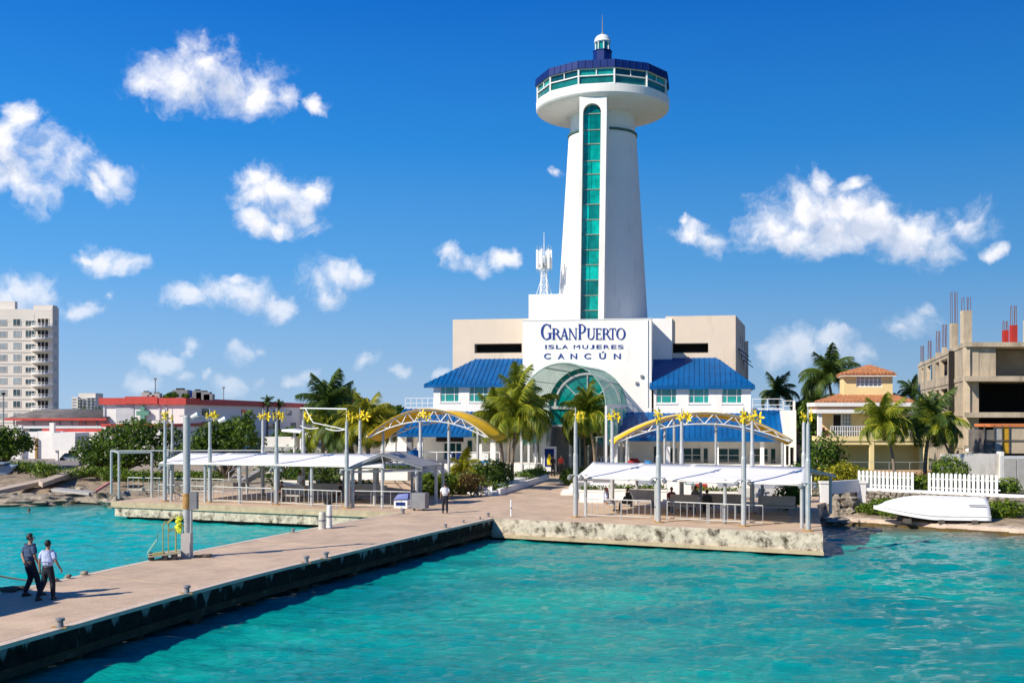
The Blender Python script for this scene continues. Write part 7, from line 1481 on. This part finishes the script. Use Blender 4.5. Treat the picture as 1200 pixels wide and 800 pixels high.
# ================================================================== people
def skin(name, J, E, m, parent, sub=2, root=None):
    ks = list(J); me = bpy.data.meshes.new(name); me.from_pydata([J[k][0] for k in ks], [(ks.index(a), ks.index(b_)) for a, b_ in E], []); me.materials.append(m)
    o = bpy.data.objects.new(name, me); COL.objects.link(o); o.parent = parent; md = o.modifiers.new('skin', 'SKIN'); md.use_smooth_shade = True
    sv = me.skin_vertices[0].data
    for i, k in enumerate(ks): r = J[k][1]; sv[i].radius = (r, r) if not isinstance(r, tuple) else r; sv[i].use_root = (k == (root or ks[0]))
    s = o.modifiers.new('sub', 'SUBSURF'); s.levels = sub; s.render_levels = sub; return o
def loft(rings, n=18):                       # rings of (cx, cy, z, rx, ry)
    mb = MB(); vs = []; fs = []
    for cx, cy, z, rx, ry in rings:
        for j in range(n): a_ = 2*math.pi*j/n; c_, s_ = math.cos(a_), math.sin(a_); vs.append((cx+rx*abs(c_)**.85*(1 if c_ > 0 else -1), cy+ry*abs(s_)**.85*(1 if s_ > 0 else -1), z))
    for i in range(len(rings)-1):
        for j in range(n): fs.append((i*n+j, i*n+(j+1) % n, (i+1)*n+(j+1) % n, (i+1)*n+j))
    fs += [tuple(range(n))[::-1], tuple(range((len(rings)-1)*n, len(rings)*n))]; return mb.add(vs, fs)
def person(loc, rz, h, label, shirt, trou, pose='stand', fingers=False, hair=M_HAIR, headturn=0, cap=None, arms=None, longsl=False, cat='person'):
    t_ = thing('person', label, cat, loc, rz=rz, local=True); k = h/1.76
    def S_(x, y, z): return Vector((x*k, y*k, z*k))
    sit = pose == 'sit'; dz = -.42 if sit else 0
    J = {'pel': (S_(0, 0, .95+dz), (.12*k, .10*k)), 'wai': (S_(0, 0, 1.10+dz), (.115*k, .09*k)), 'che': (S_(0, .01, 1.30+dz), (.14*k, .105*k)), 'shc': (S_(0, 0, 1.43+dz), (.085*k, .07*k)), 'nek': (S_(0, .01, 1.51+dz), .052*k), 'hd0': (S_(0, .03, 1.58+dz), .068*k), 'hd1': (S_(0, .02, 1.67+dz), .088*k), 'hd2': (S_(0, .01, 1.72+dz), .06*k)}
    E = [('pel', 'wai'), ('wai', 'che'), ('che', 'shc'), ('shc', 'nek'), ('nek', 'hd0'), ('hd0', 'hd1'), ('hd1', 'hd2')]
    A_ = arms or {-1: ((-.23, -.02, 1.17), (-.25, .06, .93)), 1: ((.23, -.02, 1.17), (.25, .06, .93))}
    if pose == 'walk': L_ = {-1: ((-.10, .10, .52), (-.11, -.10, .10)), 1: ((.10, .16, .53), (.11, .24, .09))}
    elif pose == 'walk2': L_ = {-1: ((-.11, -.02, .52), (-.19, -.22, .10)), 1: ((.11, .08, .52), (.12, .08, .09))}
    elif sit: L_ = {-1: ((-.12, .42, .53), (-.12, .46, .10)), 1: ((.12, .42, .53), (.14, .42, .10))}; 
    else: L_ = {-1: ((-.10, .01, .52), (-.12, 0, .09)), 1: ((.10, .01, .52), (.12, -.02, .09))}
    for s in (-1, 1):
        n_ = str(s); kn, an = L_[s]; el_, wr = A_[s]
        if sit: el_ = (el_[0], el_[1]+.02, el_[2]-.42+.0); wr = (wr[0]*.8, wr[1]+.25, wr[2]-.30)
        J['hip'+n_] = (S_(s*.09, 0, .90+dz), .088*k); J['kn'+n_] = (S_(*kn), .056*k); J['an'+n_] = (S_(*an), .04*k); J['ft'+n_] = (S_(an[0]+s*.02, an[1]+.14, an[2]-.06), .035*k)
        J['sh'+n_] = (S_(s*.175, 0, 1.41+dz), .058*k); J['el'+n_] = (S_(*el_), .041*k); J['wr'+n_] = (S_(*wr), .028*k)
        w_ = S_(*wr); d_ = (w_-S_(*el_)).normalized(); J['pa'+n_] = (w_+d_*.075*k, (.036*k, .02*k)); E += [('pel', 'hip'+n_), ('hip'+n_, 'kn'+n_), ('kn'+n_, 'an'+n_), ('an'+n_, 'ft'+n_), ('shc', 'sh'+n_), ('sh'+n_, 'el'+n_), ('el'+n_, 'wr'+n_), ('wr'+n_, 'pa'+n_)]
        if fingers:
            sdv = Vector((0, 1, 0))
            for f in range(4):
                b_ = w_+d_*.085*k+sdv*(f-1.5)*.021*k; nm = 'f%d%s' % (f, n_); ln = (.075, .085, .08, .062)[f]*k
                J[nm+'a'] = (b_+d_*.02*k, .0095*k); J[nm+'b'] = (b_+d_*ln*.6+Vector((-s*.012*k, 0, 0)), .0085*k); J[nm+'c'] = (b_+d_*ln+Vector((-s*.034*k, 0, 0)), .007*k); E += [('pa'+n_, nm+'a'), (nm+'a', nm+'b'), (nm+'b', nm+'c')]
            tb = w_+d_*.035*k; J['t1'+n_] = (tb+sdv*.04*k, .012*k); J['t2'+n_] = (tb+sdv*.055*k+d_*.045*k, .0095*k); E += [('wr'+n_, 't1'+n_), ('t1'+n_, 't2'+n_)]
    b_ = skin('body', J, E, M_SKIN, t_, 2, 'pel')
    # trousers
    TJ = {'pel': (S_(0, 0, .96+dz), (.150*k, .120*k)), 'wst': (S_(0, 0, 1.09+dz), (.145*k, .110*k))}; TE = [('pel', 'wst')]
    for s in (-1, 1):
        n_ = str(s); kn, an = L_[s]; TJ['h'+n_] = (S_(s*.085, 0, .86+dz) if not sit else S_(s*.1, .08, .52), .118*k); TJ['k'+n_] = (S_(*kn), .088*k); TJ['a'+n_] = (S_(an[0], an[1], an[2]+.0), .068*k); TE += [('pel', 'h'+n_), ('h'+n_, 'k'+n_), ('k'+n_, 'a'+n_)]
    skin('trousers', TJ, TE, trou, t_, 2, 'pel')
    # shirt: torso and sleeves
    SJ = {'wst': (S_(0, 0, .955+dz), (.170*k, .134*k)), 'mid': (S_(0, 0, 1.16+dz), (.180*k, .140*k)), 'che': (S_(0, .0, 1.32+dz), (.205*k, .145*k)), 'top': (S_(0, 0, 1.42+dz), (.10*k, .085*k)), 'col': (S_(0, .005, 1.485+dz), (.062*k, .06*k))}; SE = [('wst', 'mid'), ('mid', 'che'), ('che', 'top'), ('top', 'col')]
    for s in (-1, 1):
        n_ = str(s); el_, wr = A_[s]
        if sit: el_ = (el_[0], el_[1]+.02, el_[2]-.42); wr = (wr[0]*.8, wr[1]+.25, wr[2]-.30)
        e_ = Vector(el_)*k; sh_ = S_(s*.185, 0, 1.40+dz); SJ['s'+n_] = (sh_, .088*k); SJ['m'+n_] = (sh_.lerp(e_, .85), .076*k); SE += [('top', 's'+n_), ('s'+n_, 'm'+n_)]
        if longsl: SJ['e'+n_] = (e_, .055*k); SJ['w'+n_] = (Vector(wr)*k, .042*k); SE += [('m'+n_, 'e'+n_), ('e'+n_, 'w'+n_)]
    skin('shirt', SJ, SE, shirt, t_, 2, 'che')
    # belt, collar, shoes, hair, ears, face
    bt_ = loft([(0, 0, (.955+dz)*k, .150*k, .118*k), (0, 0, (.99+dz)*k, .152*k, .120*k)]); bt_.build('belt', M_SHOE, t_, smooth=True)
    for s in (-1, 1):
        an = L_[s][1]; x, y = an[0]*k, an[1]*k; zz3 = max(0, (an[2]-.09))*k; sh_ = MB(); vs = []
        sh_ = loft([(x, y+.06*k, zz3+.002, .048*k, .145*k), (x, y+.06*k, zz3+.04*k, .050*k, .148*k), (x, y+.03*k, zz3+.08*k, .045*k, .10*k), (x, y, zz3+.11*k, .042*k, .055*k)]); sh_.build('shoe', M_SHOE, t_, smooth=True)
    hz_ = (1.66+dz)*k; R_ = Matrix.Rotation(headturn, 3, 'Z'); hr_ = MB()
    hr_.blob((0, 0, 0), (.092*k, .104*k, .112*k), 16, 10, .05, 3)
    def cutv(v): return v if v[1] < .03*k or v[2] > .045*k else (v[0], min(v[1], .035*k), v[2])
    hr_.v = [tuple(R_ @ Vector(cutv((a_, c_-.018*k, d_ if d_ > -.075*k else -.075*k)))+Vector((0, .02*k, hz_+.025*k))) for a_, c_, d_ in hr_.v]
    hr_.build('hair' if not cap else 'cap', cap or hair, t_, smooth=True)
    if cap: pk_ = MB(); pk_.box(-.07*k, .08*k, hz_+.05*k, .07*k, .2*k, hz_+.065*k); pk_.build('cap_peak', cap, t_)
    def hp(x, y, z): v = R_ @ Vector((x*k, y*k, z*k)); return v+Vector((0, .02*k, hz_))
    fc_ = MB(); fc_.blob(hp(0, .105, -.005), (.014*k, .018*k, .022*k), 8, 6, 0); fc_.blob(hp(0, .088, -.045), (.026*k, .010*k, .009*k), 8, 5, 0)
    for s in (-1, 1): fc_.blob(hp(s*.092, -.01, .0), (.012*k, .022*k, .032*k), 8, 6, 0)
    fc_.build('face', M_SKIN, t_, smooth=True)
    ey = MB(); [ey.blob(hp(s*.033, .089, .022), .011*k, 6, 5, 0) for s in (-1, 1)]; ey.build('eyes', M_DARK, t_)
    return t_
g_ = G(29.5, 699); yw_ = math.radians(-28)
person(g_+Vector((.10, .1, 0)), math.radians(-34), 1.86, 'taller man in slate blue shirt, one hand behind his back, walking on the pier', M_SHIRT1, M_TROU, 'walk', True, headturn=math.radians(-38), arms={-1: ((-.24, -.10, 1.17), (-.02, -.17, 1.02)), 1: ((.24, .0, 1.16), (.24, .10, .94))})
g_ = G(56, 702.5); person(g_, math.radians(-12), 1.74, 'man in pale blue short sleeved shirt walking beside the slate shirted man on the pier', M_SHIRT2, M_TROU, 'walk2', True, headturn=math.radians(-8), arms={-1: ((-.26, -.03, 1.17), (-.27, .0, .91)), 1: ((.27, .0, 1.17), (.34, .10, .94))})
g_ = G(521.5, 601); person(g_, math.radians(6), 1.68, 'man in white shirt standing alone on the plaza with his back to us', M_SHIRT3, M_TROU, 'stand', True)
def sitter(px, Y, rz, label, sh, tr, cap=None, z=DK): person(Vector(((px-600)/F*Y, Y, z)), rz, 1.7, label, sh, tr, 'sit', cap=cap)
def stander(px, Y, rz, label, sh, tr, h=1.7, cap=None, z=DK): person(Vector(((px-600)/F*Y, Y, z)), rz, h, label, sh, tr, 'stand', cap=cap)
sitter(711, 60.5, math.radians(-95), 'seated person in red cap and pale shirt at the left of the right canopy', M_SHIRT2, M_GREY, M_RED)
sitter(735.5, 60.5, math.radians(85), 'seated person in black facing the red capped one', M_BLK, M_BLK)
sitter(787, 61, math.radians(170), 'seated person in dark red top behind the second front pole', mat('dark_red_cloth', (.28, .02, .02), .9), M_BLK)
sitter(828.5, 59, math.radians(-5), 'seated person in dark clothes with back turned in the middle of the right canopy', mat('charcoal_cloth', (.04, .045, .06), .9), M_BLK)
sitter(815, 62, math.radians(150), 'seated person in grey behind the long bench under the right canopy', M_GREY, M_BLK)
stander(352, 70, math.radians(150), 'standing person in white among the poles under the left canopy', M_SHIRT3, M_SHIRT3); stander(364, 72, math.radians(-60), 'bearded person in dark trousers leaning in the shade under the left canopy', M_SHIRT2, M_BLK)
for px, Y_, lb, m_ in ((330, 66.5, 'seated person in brown far under the left canopy', mat('brown_cloth', (.2, .1, .05), .9)), (399, 66, 'seated person in dark top near the right end of the left canopy', M_BLK)): sitter(px, Y_, math.radians(100), lb, m_, M_BLK)
stander(657.5, 95, math.radians(180), 'person in red shirt standing in the terminal doorway', M_RED, M_BLK, 1.75, z=1.15); stander(648, 93.5, math.radians(200), 'person in black beside the poster case', M_BLK, M_BLK, 1.75, z=1.15)
# swimmer: head and shoulders above the water
g_ = G(34, 599.5, .05); person(Vector((g_.x, g_.y, -1.48)), math.radians(150), 1.74, 'swimmer with only the dark haired head above the turquoise water', M_SKIN, M_TROU, 'stand')
